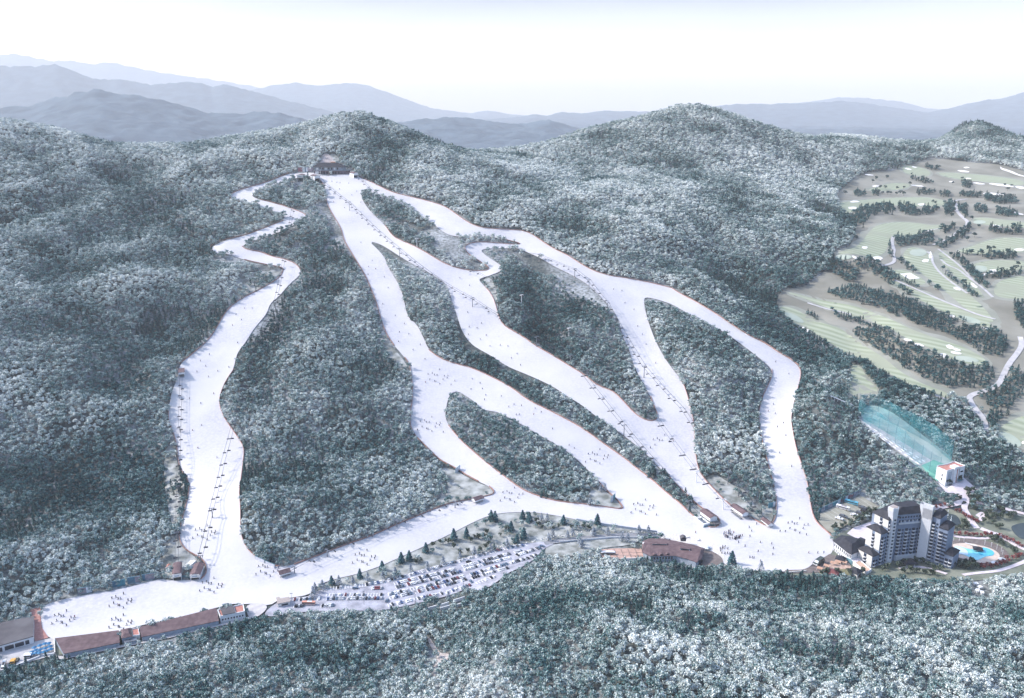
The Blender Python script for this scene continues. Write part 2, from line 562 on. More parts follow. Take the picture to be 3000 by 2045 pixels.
# ------------------------------------------------------------------ ski slopes (outlines in photograph pixels, laid on the ground)
RUN_OUT = [(876,507),(847,507),(817,520),(760,542),(689,562),(672,577),(676,584),(707,593),(760,604),(791,615),(826,628),(833,637),(831,648),(773,670),(707,694),(641,708),(619,720),(616,728),
(627,740),(663,744),(716,762),(769,775),(826,784),(831,793),(818,817),(769,846),(698,881),(663,912),(641,952),(614,996),(566,1038),(526,1067),(521,1111),(504,1146),(495,1195),(493,1230),(504,1261),
(517,1297),(521,1341),(528,1376),(548,1402),(556,1425),(550,1464),(539,1509),(528,1548),(524,1584),(544,1615),(579,1632),(597,1645),(606,1665),(605,1685),(588,1700),(513,1705),(468,1698),(455,1703),(354,1729),
(265,1743),(177,1760),(133,1774),(122,1787),(120,1808),(122,1831),(126,1848),(133,1860),(145,1870),(159,1877),(186,1881),(265,1871),(349,1853),(442,1827),(544,1807),(619,1787),(689,1769),(716,1774),(764,1767),(787,1780),(818,1758),
(848,1754),(910,1745),(924,1721),(954,1707),(1000,1694),(1044,1685),(1110,1663),(1150,1645),(1199,1623),(1265,1592),(1318,1568),(1376,1537),(1420,1517),(1468,1504),(1552,1502),(1592,1506),(1641,1515),(1707,1528),(1751,1536),
(1818,1546),(1884,1555),(1932,1566),(1985,1578),(2030,1590),(2070,1602),(2100,1615),(2110,1635),(2120,1655),(2155,1668),(2239,1678),(2300,1677),(2362,1671),(2384,1650),(2433,1628),(2442,1610),(2442,1579),(2424,1561),(2393,1535),
(2380,1508),(2373,1469),(2369,1433),(2358,1389),(2345,1354),(2329,1305),(2318,1244),(2318,1217),(2327,1177),(2342,1124),(2347,1093),(2340,1073),(2318,1054),(2283,1036),(2239,1005),(2199,987),(2163,965),(2119,936),(2071,905),
(2031,881),(2000,866),(1968,846),(1910,830),(1840,817),(1787,810),(1742,797),(1698,773),(1663,749),(1619,729),(1579,702),(1548,679),(1486,674),(1420,670),(1384,661),(1349,639),(1309,608),(1265,593),(1199,577),(1150,566),
(1110,546),(1080,531),(1049,518),(1030,508),(1000,512),(960,516),(937,514),(906,506)]
ISLES = {
 'A': [(893,512),(870,521),(847,526),(820,537),(795,546),(760,560),(742,568),(738,577),(760,586),(804,595),(862,615),(893,628),(899,637),(884,650),(857,661),(826,679),(769,697),(725,714),(709,723),(720,733),(769,740),(795,753),
 (831,760),(866,773),(882,793),(879,806),(848,833),(818,870),(791,890),(782,921),(742,965),(720,1005),(694,1036),(685,1084),(658,1124),(643,1164),(643,1190),(654,1221),(681,1261),(707,1297),(716,1319),(711,1363),(707,1398),
 (700,1447),(705,1491),(705,1566),(720,1606),(747,1632),(804,1661),(818,1663),(862,1657),(928,1632),(1000,1604),(1088,1575),(1163,1539),(1221,1515),(1283,1489),(1331,1473),(1376,1466),(1415,1458),(1446,1451),(1449,1442),
 (1433,1427),(1402,1413),(1367,1394),(1336,1374),(1300,1356),(1283,1345),(1252,1314),(1212,1274),(1201,1244),(1203,1208),(1210,1164),(1208,1120),(1201,1071),(1186,1049),(1155,1014),(1133,983),(1117,939),(1104,890),(1088,850),
 (1071,810),(1053,780),(1031,744),(1007,704),(1000,670),(972,626),(957,595),(950,551),(947,539),(937,527),(921,523)],
 'B': [(1057,568),(1071,562),(1088,568),(1110,579),(1141,586),(1177,599),(1208,619),(1239,637),(1274,661),(1305,686),(1331,694),(1367,697),(1407,692),(1464,699),(1526,714),(1521,719),(1464,714),(1411,710),(1376,714),(1360,725),
 (1367,741),(1398,763),(1424,778),(1435,789),(1424,795),(1398,795),(1367,793),(1327,784),(1287,766),(1256,746),(1212,722),(1177,707),(1150,694),(1128,661),(1088,624),(1066,595)],
 'C': [(1407,735),(1424,730),(1486,729),(1521,729),(1548,742),(1583,757),(1627,784),(1681,810),(1725,837),(1751,863),(1787,899),(1813,939),(1822,983),(1844,1027),(1857,1076),(1884,1124),(1906,1164),(1917,1195),(1927,1215),
 (1924,1232),(1906,1237),(1879,1228),(1853,1208),(1826,1177),(1795,1146),(1751,1133),(1716,1102),(1663,1071),(1614,1040),(1570,1016),(1526,983),(1482,961),(1464,939),(1453,899),(1442,868),(1420,841),(1402,822),(1411,815),
 (1442,808),(1468,797),(1475,786),(1455,771),(1424,751)],
 'D': [(1082,709),(1106,713),(1133,727),(1177,757),(1221,782),(1265,804),(1309,833),(1318,863),(1329,899),(1340,930),(1354,974),(1384,1014),(1442,1045),(1486,1076),(1552,1102),(1619,1133),(1663,1164),(1707,1190),(1751,1226),
 (1818,1270),(1862,1305),(1897,1336),(1950,1389),(2000,1440),(2030,1470),(2060,1495),(2097,1513),(2112,1530),(2105,1545),(2080,1551),(2050,1530),(2020,1505),(1990,1475),(1959,1451),(1910,1407),(1862,1372),(1831,1345),(1773,1305),
 (1707,1257),(1654,1228),(1597,1199),(1544,1173),(1499,1137),(1442,1107),(1384,1080),(1331,1067),(1287,1051),(1256,1027),(1239,987),(1221,952),(1194,930),(1186,890),(1177,855),(1159,819),(1137,784),(1128,757),(1106,731)],
 'E': [(1318,1155),(1340,1146),(1362,1160),(1389,1177),(1415,1204),(1460,1208),(1499,1230),(1539,1252),(1583,1279),(1632,1305),(1685,1341),(1729,1385),(1751,1411),(1778,1440),(1809,1467),(1826,1489),(1822,1495),(1795,1491),
 (1716,1480),(1641,1473),(1588,1460),(1530,1438),(1482,1402),(1433,1363),(1389,1327),(1349,1292),(1314,1248),(1303,1221),(1309,1186)],
 'F': [(1886,877),(1893,872),(1919,877),(1963,890),(2000,911),(2044,939),(2088,956),(2146,992),(2194,1027),(2239,1062),(2261,1084),(2263,1102),(2252,1129),(2234,1164),(2223,1204),(2225,1252),(2234,1297),(2247,1350),(2261,1400),
 (2268,1430),(2274,1455),(2274,1509),(2265,1535),(2247,1546),(2221,1531),(2186,1513),(2137,1482),(2097,1442),(2053,1394),(2040,1354),(2035,1288),(2033,1239),(2022,1186),(2000,1120),(1963,1076),(1928,1018),(1906,965),(1890,912)],
}
W_RUN = smooth_closed(poly_w(RUN_OUT), 5.0)
W_ISLE = {k: smooth_closed(poly_w(v), 5.0) for k, v in ISLES.items()}
RUNS = [W_RUN] + list(W_ISLE.values())
MASK_RUN = raster(RUNS)
def relief():
    """hummocks and gullies in the woods, fading out beside the slopes, the golf course and the valley floor"""
    global NEARH
    m = in_mask(MASK_RUN, _GXX, _GYY).astype(float)
    for _ in range(3):
        p = np.pad(m, 2, mode='edge')
        m = sum(p[i:i + m.shape[0], j:j + m.shape[1]] for i in range(5) for j in range(5)) / 25
    w = np.clip(1 - m * 2.2, 0, 1) * np.maximum(sstep(10, 40, NEAR), sstep(700, 560, _GYY) if False else 0)
    w = w * (1 - sstep(0, 1, (_GXX - (420 + (_GYY - 1000) * 0.28)) / 120.0) * sstep(900, 1000, _GYY))
    w = w * (1 - 0.75 * sstep(1700, 2100, _GYY))
    NEARH = NEAR + w * (19.0 * gullies(_GXX, _GYY) - 3.0)
relief()

# ------------------------------------------------------------------ ground sheet
M_GROUND = mat_ground()
def polar_sheet(name, r, na, m):
    az = np.linspace(RAD(-62), RAD(62), na)
    A, R = np.meshgrid(az, r)
    x, y = np.sin(A) * R, np.cos(A) * R
    z = H(x, y)
    # woods on the far ranges: a rough canopy over the slopes
    far = sstep(3000, 3500, y)
    z = z + far * (14 * vnoise(x, y, 90, 2) + 9 * vnoise(x, y, 38, 4))
    nr = len(r)
    idx = np.arange(nr * na).reshape(nr, na)
    F = np.stack([idx[:-1, :-1], idx[:-1, 1:], idx[1:, 1:], idx[1:, :-1]], -1).reshape(-1, 4)[:, ::-1]
    me = np_mesh(name, np.stack([x, y, z], -1).reshape(-1, 3), F)
    me.polygons.foreach_set('use_smooth', np.ones(len(me.polygons), bool))
    return tag(link(name, me, None, m), kind='structure')

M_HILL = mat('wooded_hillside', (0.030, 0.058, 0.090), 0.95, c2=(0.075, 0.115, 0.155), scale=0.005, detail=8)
def build_ground():
    polar_sheet('ground', np.concatenate([np.geomspace(120, 700, 110, endpoint=False), np.geomspace(700, 4000, 370)]), 560, M_GROUND)
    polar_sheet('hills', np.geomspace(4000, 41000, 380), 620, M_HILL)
build_ground()

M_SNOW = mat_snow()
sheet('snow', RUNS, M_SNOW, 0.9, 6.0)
# ------------------------------------------------------------------ trees
def mat_foliage(name, dark, mid, frost, tint=0.0):
    """needles or twigs: dark where bare, white where rime has settled; each tree carries its own amount of rime"""
    m, t, b = _new(name)
    at = t.nodes.new('ShaderNodeAttribute')
    at.attribute_type = 'INSTANCER'
    at.attribute_name = 'frost'
    tone = t.nodes.new('ShaderNodeAttribute')
    tone.attribute_type = 'GEOMETRY'
    tone.attribute_name = 'tone'
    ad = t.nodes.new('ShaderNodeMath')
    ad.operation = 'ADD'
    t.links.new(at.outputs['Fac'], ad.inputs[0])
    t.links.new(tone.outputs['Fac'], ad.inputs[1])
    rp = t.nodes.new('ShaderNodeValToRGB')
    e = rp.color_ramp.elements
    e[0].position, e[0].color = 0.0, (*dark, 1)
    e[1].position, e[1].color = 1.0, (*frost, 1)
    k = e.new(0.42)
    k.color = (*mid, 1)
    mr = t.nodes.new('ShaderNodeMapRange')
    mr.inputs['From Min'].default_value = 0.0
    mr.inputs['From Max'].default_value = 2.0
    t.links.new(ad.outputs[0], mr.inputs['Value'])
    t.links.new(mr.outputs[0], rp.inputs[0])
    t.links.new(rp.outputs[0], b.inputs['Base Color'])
    b.inputs['Roughness'].default_value = 0.9
    b.inputs['Specular IOR Level'].default_value = 0.15
    return m

M_BROAD = mat_foliage('rimed_twigs', (0.009, 0.045, 0.056), (0.100, 0.200, 0.200), (0.86, 0.89, 0.855))
M_NEEDLE = mat_foliage('rimed_needles', (0.010, 0.040, 0.046), (0.045, 0.095, 0.095), (0.62, 0.66, 0.70))
M_BARK = mat('bark', (0.09, 0.075, 0.065), 0.9)

def tone_attr(me, tones):
    a = me.attributes.new('tone', 'FLOAT', 'FACE')
    a.data.foreach_set('value', np.asarray(tones, np.float32))

def leaf_cloud(rng, n, size, shape):
    """many small leaf clumps (bent triangles) through a crown's volume; shape() gives centre, outward normal, tone"""
    V, F, T = [], [], []
    for i in range(n):
        c, nrm, tone = shape(rng)
        u = np.cross(nrm, [0.3, 0.5, 0.8]); u /= np.linalg.norm(u) + 1e-9
        w = np.cross(nrm, u)
        a = rng.uniform(0, 6.28)
        u, w = u * math.cos(a) + w * math.sin(a), w * math.cos(a) - u * math.sin(a)
        s = size * rng.uniform(0.6, 1.3)
        k = len(V)
        bend = nrm * s * 0.25
        V += [c - u * s, c + w * s * 0.8 - bend, c + u * s - bend * 0.4, c - w * s * 0.8 - bend]
        F.append((k, k + 1, k + 2, k + 3))
        T.append(tone)
    return V, F, T

def broad_crown(seed, h=9.0, r=3.6, n=240, size=0.62):
    rng = np.random.default_rng(seed)
    lobes = []
    for i in range(10):
        a = rng.uniform(0, 6.28)
        q = rng.uniform(0.15, 0.85) * r
        lobes.append((np.array([q * math.cos(a), q * math.sin(a), h * rng.uniform(0.42, 0.84)]), r * rng.uniform(0.28, 0.50), rng.uniform(-0.2, 0.2)))
    lobes.append((np.array([0, 0, h * 0.78]), r * 0.42, 0.05))
    def shape(g):
        c, rad, lt = lobes[g.integers(len(lobes))]
        d = g.normal(size=3); d[2] = abs(d[2]) * 0.9 - 0.25
        d /= np.linalg.norm(d)
        p = c + d * rad * g.uniform(0.55, 1.35)
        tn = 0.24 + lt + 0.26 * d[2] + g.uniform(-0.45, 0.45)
        nn = d + g.normal(size=3) * 0.45
        return p, nn / np.linalg.norm(nn), tn
    return leaf_cloud(rng, n, size, shape)

def cone_crown(seed, h=10.0, r=2.5, n=150, size=0.75, tiers=8, base=0.12, snow=0.0):
    rng = np.random.default_rng(seed)
    def shape(g):
        k = g.integers(tiers)
        f = (k + 0.5) / tiers
        rad = r * (1 - f) ** 0.85 + 0.15
        a = g.uniform(0, 6.28)
        q = math.sqrt(g.uniform(0.08, 1.0))
        z = h * (base + (1 - base) * (f + 0.10)) - q * rad * 0.38 + g.uniform(-0.15, 0.15)
        p = np.array([math.cos(a) * q * rad, math.sin(a) * q * rad, z])
        nn = np.array([math.cos(a) * 0.6, math.sin(a) * 0.6, 0.8]) + g.normal(size=3) * 0.3
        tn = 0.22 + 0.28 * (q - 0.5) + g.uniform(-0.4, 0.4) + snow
        return p, nn / np.linalg.norm(nn), tn
    return leaf_cloud(rng, n, size, shape)

def trunk_geo(h, r0, limbs, seed, lean=0.3):
    """tapered trunk with limbs, as V, F quads"""
    rng = np.random.default_rng(seed)
    V, F = [], []
    def tube(a, b, ra, rb, n=5):
        a, b = np.array(a, float), np.array(b, float)
        d = b - a; d /= np.linalg.norm(d)
        u = np.cross(d, [0.31, 0.8, 0.5]); u /= np.linalg.norm(u)
        w = np.cross(d, u)
        k = len(V)
        for q, rr in ((a, ra), (b, rb)):
            for i in range(n):
                an = 6.2832 * i / n
                V.append(q + (u * math.cos(an) + w * math.sin(an)) * rr)
        for i in range(n):
            F.append((k + i, k + (i + 1) % n, k + n + (i + 1) % n, k + n + i))
    top = np.array([rng.uniform(-lean, lean), rng.uniform(-lean, lean), h])
    mid = top * 0.5 + np.array([0.1, -0.1, 0])
    tube((0, 0, -1.0), mid, r0, r0 * 0.7)
    tube(mid, top, r0 * 0.7, r0 * 0.25)
    for i in range(limbs):
        f = rng.uniform(0.4, 0.9)
        a = rng.uniform(0, 6.28)
        L = h * rng.uniform(0.2, 0.34)
        p = top * f
        tube(p, p + np.array([math.cos(a) * L, math.sin(a) * L, L * 0.7]), r0 * 0.35, r0 * 0.12, 4)
    return V, F

def mesh_vft(name, V, F, T=None, mats=None):
    me = np_mesh(name, np.array(V), np.array(F))
    if T is not None:
        tone_attr(me, T)
    for k in (mats or []):
        me.materials.append(k)
    return me

def proto_tree(name, crown, trunk, m):
    """crown + trunk in one mesh, for the wood that reads as one mass"""
    V, F, T = crown
    V2, F2 = trunk
    k = len(V)
    me = np_mesh(name, np.array(V + V2), np.array(F + [tuple(i + k for i in f) for f in F2]))
    tone_attr(me, list(T) + [0.0] * len(F2))
    me.materials.append(m)
    me.materials.append(M_BARK)
    mi = np.zeros(len(me.polygons), np.int32)
    mi[len(F):] = 1
    me.polygons.foreach_set('material_index', mi)
    return bpy.data.objects.new(name, me)

KINDS_ = bpy.data.collections.new('tree_kinds')
for i in range(4):
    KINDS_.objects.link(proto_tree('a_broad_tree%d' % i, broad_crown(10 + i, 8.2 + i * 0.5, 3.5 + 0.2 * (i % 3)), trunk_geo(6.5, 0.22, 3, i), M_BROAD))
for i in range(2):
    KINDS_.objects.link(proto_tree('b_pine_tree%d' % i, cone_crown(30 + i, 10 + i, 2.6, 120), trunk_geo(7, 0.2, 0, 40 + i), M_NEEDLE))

# regional amount of rime seen in the photograph: pixel, radius, amount
RIME = [(300,520,260,.62),(700,470,200,.58),(1050,420,200,.45),(100,800,200,.52),(350,900,180,.70),(200,1100,160,.50),(420,1200,120,.55),(330,1330,150,.42),(100,1350,130,.55),(60,1560,150,.60),(300,1560,160,.40),(120,1690,120,.60),
 (880,1000,120,.25),(1040,900,90,.62),(880,1300,160,.22),(1100,1400,130,.40),(800,1550,130,.45),(900,760,120,.35),(560,850,110,.62),(760,640,80,.55),(700,800,70,.72),(850,570,60,.62),
 (1500,600,170,.78),(1750,600,170,.66),(1350,500,120,.60),(2000,480,200,.38),(2000,700,160,.42),(2250,700,170,.28),(1750,720,90,.52),(2300,560,150,.42),(2400,800,150,.35),(2200,900,100,.35),(2400,1000,130,.30),(2430,1200,130,.25),
 (2550,1300,120,.22),(2600,1420,120,.28),(2900,1280,150,.12),(2700,1150,120,.15),(2600,950,120,.22),(1250,680,70,.42),(1200,900,90,.40),(1300,1030,80,.55),(1550,870,110,.36),(1700,1020,100,.42),(1850,1130,80,.55),(1450,1270,100,.36),(1650,1390,90,.50),
 (1600,1170,90,.62),(2100,1080,110,.34),(2150,1280,90,.62),(2200,1400,80,.38),
 (1400,1750,130,.50),(1900,1730,120,.35),(2100,1690,90,.15),(2400,1720,120,.22),(2650,1740,120,.15),(2050,1830,130,.60),(2450,1830,130,.50),(2800,1820,120,.45),(2750,1920,140,.66),(2400,1950,150,.48),(1500,1900,130,.45),(1750,1880,110,.62),
 (1300,1990,100,.55),(1000,1900,130,.45),(700,1920,130,.45),(400,1980,150,.42),(150,2000,110,.30),(900,2030,120,.55),(1700,2030,130,.45),(2150,2030,150,.42),(2600,2040,150,.38),(2950,2000,120,.45),(2600,700,200,.15),(2850,700,200,.1),(2800,1000,150,.15)]
_RW = hit([r[0] for r in RIME], [r[1] for r in RIME])
_RR = np.array([r[2] for r in RIME], float)
_RV = np.array([r[3] for r in RIME], float)
_RD = np.linalg.norm(_RW - np.array([0, 0, HC]), axis=1)
_RS = _RR / FPX * _RD * 1.1

def rime(x, y):
    r = np.zeros(len(x))
    for i in range(0, len(x), 20000):
        s = slice(i, i + 20000)
        d2 = (x[s, None] - _RW[None, :, 0]) ** 2 + ((y[s, None] - _RW[None, :, 1]) * 0.6) ** 2
        w = np.exp(-d2 / (2 * (_RS[None] * 0.6) ** 2)) + 1e-9
        r[s] = (w * _RV).sum(1) / w.sum(1)
    return r

NO_TREES = MASK_RUN.copy()        # other surfaces add themselves before the wood is planted
THIN = []                         # (world polygons, share of trees kept)

def plant():
    rng = np.random.default_rng(5)
    out = []
    for y0, y1, s in ((440, 900, 4.9), (900, 1450, 5.4), (1450, 2100, 6.4), (2100, 3450, 8.2)):
        xm = y1 * 0.66 + 240
        X, Y = np.meshgrid(np.arange(-xm, xm, s), np.arange(y0, y1, s))
        X = X.ravel() + rng.uniform(-0.48, 0.48, X.size) * s
        Y = Y.ravel() + rng.uniform(-0.48, 0.48, Y.size) * s
        sc = min(s / 6.4, 1.15) * (0.5 + 1.1 * rng.beta(2.0, 2.6, X.size))
        out.append(np.stack([X, Y, sc], -1))
    A = np.concatenate(out)
    x, y, sc = A.T
    k = ~in_mask(NO_TREES, x, y) & (np.abs(x) < y * 0.66 + 230)
    for polys, keep in THIN:
        a = inside(polys, x, y)
        k &= ~a | (rng.uniform(size=len(x)) < keep)
    x, y, sc = x[k], y[k], sc[k]
    z = H(x, y)
    # crowns must not stand over the slopes and buildings in the view down the hill
    top = z + 4.5 * sc
    px, py, d = project(x, y, top)
    t = HC / np.maximum(1.0, HC - top)
    # ground point behind the crown, found on the local slope
    bx, by = x.copy(), y.copy()
    for _ in range(3):
        g = H(bx, by)
        f = (HC - g) / np.maximum(1.0, HC - top)
        bx, by = x * f, y * f
    k = ~in_mask(NO_TREES, bx, by) | (y > 1900)
    x, y, z, sc = x[k], y[k], z[k], sc[k]
    fr = rime(x, y) + 0.22 + 0.26 * sstep(1300, 1900, y) + 0.72 * gullies(x, y) + 0.58 * fbm(x, y, 45, 31, 3) + 0.30 * fbm(x, y, 18, 33, 2) + rng.uniform(-0.25, 0.25, len(x))  # rime, with gully shading and pale far mist put into the tree tone
    pine = (fbm(x, y, 90, 41, 3) + rng.uniform(-0.5, 0.5, len(x)) > 0.22) & (fr < 0.55)
    kind = np.where(pine, rng.integers(4, 6, len(x)), rng.integers(0, 4, len(x)))
    fr = np.where(pine, fr - 0.1, fr)
    return x, y, z, sc, fr, kind, rng.uniform(0, 6.283, len(x))

def forest_object(x, y, z, sc, fr, kind, rot):
    me = bpy.data.meshes.new('forest')
    me.vertices.add(len(x))
    me.vertices.foreach_set('co', np.stack([x, y, z], -1).astype(np.float32).ravel())
    for nm, tp, v in (('tree_scale', 'FLOAT', sc), ('frost', 'FLOAT', fr), ('turn', 'FLOAT', rot), ('tree_kind', 'INT', kind)):
        a = me.attributes.new(nm, tp, 'POINT')
        a.data.foreach_set('value', np.asarray(v, np.float32 if tp == 'FLOAT' else np.int32))
    o = link('forest', me)
    tag(o, 'rimed mixed forest covering the mountain sides around the ski slopes', 'forest', kind='stuff')
    g = bpy.data.node_groups.new('plant_trees', 'GeometryNodeTree')
    g.interface.new_socket('Geometry', in_out='INPUT', socket_type='NodeSocketGeometry')
    g.interface.new_socket('Geometry', in_out='OUTPUT', socket_type='NodeSocketGeometry')
    N = g.nodes.new
    gi, go = N('NodeGroupInput'), N('NodeGroupOutput')
    ip = N('GeometryNodeInstanceOnPoints')
    ci = N('GeometryNodeCollectionInfo')
    ci.inputs['Collection'].default_value = KINDS_
    ci.inputs['Separate Children'].default_value = True
    ci.inputs['Reset Children'].default_value = True
    ip.inputs['Pick Instance'].default_value = True
    def attr(nm, tp):
        n = N('GeometryNodeInputNamedAttribute')
        n.data_type = tp
        n.inputs['Name'].default_value = nm
        return n.outputs['Attribute']
    cx = N('ShaderNodeCombineXYZ')
    g.links.new(attr('turn', 'FLOAT'), cx.inputs['Z'])
    g.links.new(gi.outputs[0], ip.inputs['Points'])
    g.links.new(ci.outputs[0], ip.inputs['Instance'])
    g.links.new(attr('tree_kind', 'INT'), ip.inputs['Instance Index'])
    g.links.new(cx.outputs[0], ip.inputs['Rotation'])
    g.links.new(attr('tree_scale', 'FLOAT'), ip.inputs['Scale'])
    g.links.new(ip.outputs[0], go.inputs[0])
    md = o.modifiers.new('plant_trees', 'NODES')
    md.node_group = g
    return o
# ------------------------------------------------------------------ other ground surfaces
def fr_(x0, y0, f):
    return lambda pts: [(x0 + x * f, y0 + y * f) for x, y in pts]
g1, g2, hz = fr_(2380, 440, .2668), fr_(2200, 820, .3442), fr_(2300, 1400, .2151)
pz, rz_, lz, wz = fr_(2740, 1500, .12627), fr_(2650, 1300, .15152), fr_(1700, 1450, .2151), fr_(0, 1700, .20654)

M_ASPH = mat('snowy_asphalt', (0.27, 0.27, 0.31), 0.9, c2=(0.44, 0.44, 0.50), scale=0.12, detail=8)
M_ROAD = mat('grey_asphalt', (0.20, 0.205, 0.22), 0.9, c2=(0.28, 0.285, 0.31), scale=0.2)
M_PAINT = mat('white_road_paint', (0.80, 0.80, 0.82), 0.7, 0.05)
M_PLAZA = mat('pale_paving', (0.42, 0.41, 0.41), 0.85, c2=(0.52, 0.50, 0.51), scale=0.15)
M_PINK = mat('pink_paving', (0.60, 0.53, 0.56), 0.85, c2=(0.70, 0.63, 0.66), scale=0.2)
M_BRICK = mat('red_paving', (0.36, 0.17, 0.15), 0.9, c2=(0.46, 0.25, 0.22), scale=0.5)
M_GRASS = mat('frosted_grass', (0.15, 0.16, 0.145), 0.95, c2=(0.42, 0.43, 0.42), scale=0.09, detail=9)
M_GRASSD = mat('winter_grass', (0.11, 0.13, 0.10), 0.95, c2=(0.24, 0.25, 0.20), scale=0.06, detail=8)
M_ROUGH = mat('dry_rough_grass', (0.18, 0.175, 0.145), 0.95, c2=(0.29, 0.28, 0.24), scale=0.012, detail=7)
M_SAND = mat('bunker_sand', (0.78, 0.75, 0.72), 0.9, 0.05)
M_GREEN = mat('putting_green', (0.34, 0.39, 0.32), 0.9, c2=(0.40, 0.44, 0.37), scale=0.05)
M_MURAM = mat('yellow_parking', (0.26, 0.25, 0.205), 0.9, c2=(0.34, 0.33, 0.275), scale=0.12, detail=6)
M_BROWN = mat('brown_paving', (0.14, 0.115, 0.11), 0.9, c2=(0.20, 0.17, 0.16), scale=0.3)
M_TILE = mat('terracotta_terrace', (0.42, 0.27, 0.22), 0.85, c2=(0.52, 0.35, 0.29), scale=0.4)
M_DECK = mat('beige_pool_deck', (0.55, 0.44, 0.37), 0.85, c2=(0.64, 0.53, 0.46), scale=0.3)
M_MAT = mat('green_mat', (0.14, 0.36, 0.28), 0.9, c2=(0.20, 0.46, 0.36), scale=0.08)

def mat_fairway():
    m, t, b = _new('striped_fairway')
    tc = t.nodes.new('ShaderNodeTexCoord').outputs['Object']
    w = t.nodes.new('ShaderNodeTexWave')
    w.inputs['Scale'].default_value = 0.030
    w.inputs['Distortion'].default_value = 3.0
    w.inputs['Detail'].default_value = 1.0
    w.inputs['Detail Scale'].default_value = 0.25
    w.bands_direction = 'DIAGONAL'
    t.links.new(tc, w.inputs['Vector'])
    c = mixc(t, w.outputs['Fac'], (0.26, 0.295, 0.205), (0.375, 0.405, 0.305))
    n = noise_node(t, tc, 0.02, 4, 0.45, 0.65)
    t.links.new(mixc(t, n, c, (0.305, 0.325, 0.245)), b.inputs['Base Color'])
    b.inputs['Roughness'].default_value = 0.9
    b.inputs['Specular IOR Level'].default_value = 0.1
    return m
M_FAIR = mat_fairway()

def area(name, px, m, lift=0.9, step=8.0, smooth=True, clear=True, up=0.0, res=3.0):
    w = poly_w(px, up)
    if smooth:
        w = smooth_closed(w, res)
    global NO_TREES
    if clear:
        NO_TREES |= raster([w])
    return sheet(name, [w], m, lift, step), w

def path(name, px, width, m, lift=1.0, clear=True):
    w = smooth_closed(poly_w(px), 4.0, 2, closed=False)
    r = ribbon_poly(w, width)
    global NO_TREES
    if clear:
        NO_TREES |= raster([r])
    return sheet(name, [r], m, lift, 0)

def ell(cx, cy, a, b, rot=0.0, n=14, wob=0.18, seed=0):
    g = random.Random(seed + int(cx * 7 + cy))
    return [(cx + a * (1 + wob * g.uniform(-1, 1)) * math.cos(6.2832 * i / n) * math.cos(rot) - b * math.sin(6.2832 * i / n) * math.sin(rot),
             cy + a * math.cos(6.2832 * i / n) * math.sin(rot) + b * (1 + wob * g.uniform(-1, 1)) * math.sin(6.2832 * i / n) * math.cos(rot)) for i in range(n)]

# grassy, thinly wooded ground
PINE_SLOPE = [(930,1727),(960,1706),(1000,1694),(1044,1685),(1110,1663),(1150,1645),(1199,1623),(1265,1592),(1318,1568),(1376,1537),(1420,1517),(1468,1504),(1552,1502),(1592,1506),(1641,1515),(1707,1528),(1818,1546),(1884,1555),(1925,1566),
 (1840,1568),(1786,1572),(1700,1579),(1602,1589),(1537,1595),(1486,1602),(1434,1617),(1331,1646),(1227,1672),(1126,1706),(1031,1719)]
_, W_PINE = area('pine_slope_grass', PINE_SLOPE, M_GRASS, 0.5, 8.0, clear=False)
THIN.append(([W_PINE], 0.13))
TIP_A = [(1290,1368),(1336,1378),(1367,1398),(1402,1416),(1433,1429),(1446,1441),(1443,1449),(1415,1456),(1376,1463),(1331,1470),(1283,1486),(1240,1504),(1290,1460),(1320,1430),(1300,1400)]
_, W_TIP = area('frosted_grass_patch', TIP_A, M_GRASS, 0.5, 8.0, clear=False)
THIN.append(([W_TIP], 0.03))
for q, kp in (([(1745,1425),(1778,1442),(1809,1468),(1824,1489),(1795,1489),(1716,1478),(1722,1450)], 0.0),
          ([(2060,1400),(2100,1390),(2140,1420),(2190,1440),(2215,1490),(2262,1480),(2268,1515),(2250,1542),(2221,1529),(2186,1511),(2137,1480),(2097,1440)], 0.10),
          ([(2030,1475),(2055,1490),(2095,1515),(2108,1532),(2080,1549),(2050,1528),(2020,1503)], 0.0),
          ([(470,1640),(512,1560),(540,1580),(545,1615),(597,1647),(604,1680),(520,1700),(470,1692)], 0.05),
          ([(690,815),(740,795),(826,788),(829,795),(769,843),(715,868),(680,880)], 0.35),
          ([(505,1300),(520,1350),(530,1400),(545,1430),(525,1550),(505,1560),(480,1420),(480,1320)], 0.25),
          ([(1120,960),(1145,1010),(1180,1052),(1198,1080),(1195,1110),(1170,1090),(1140,1050),(1112,1000)], 0.1),
          ([(1410,820),(1440,810),(1455,860),(1462,930),(1450,920),(1440,870)], 0.0),
          ([(930,500),(960,455),(985,450),(1000,480)], 0.2)):
    _, w = area('frosted_grass_patch', q, M_GRASS, 0.5, 8.0, clear=False)
    THIN.append(([w], kp))

# car park and access road
LOT = [(767,1804),(811,1766),(851,1754),(913,1749),(927,1735),(939,1729),(1031,1719),(1126,1706),(1227,1672),(1331,1646),(1434,1617),(1486,1602),(1537,1595),(1602,1588),(1632,1592),(1592,1609),(1573,1634),(1532,1663),
 (1486,1681),(1455,1709),(1418,1730),(1403,1735),(1377,1722),(1331,1742),(1253,1763),(1150,1786),(1102,1792),(937,1794),(850,1796),(800,1810)]
_, W_LOT = area('car_park', LOT, M_ASPH, 0.9, 10.0)
path('access_road', [(1595,1594),(1640,1586),(1700,1580),(1786,1572),(1840,1568),(1894,1571),(1935,1574)], 7.0, M_ROAD, 1.0)
area('roadside_grass', [(1600,1600),(1640,1594),(1700,1588),(1786,1580),(1850,1578),(1880,1582),(1850,1598),(1790,1604),(1740,1612),(1700,1626),(1640,1634),(1595,1626)], M_GRASS, 0.6, 6)
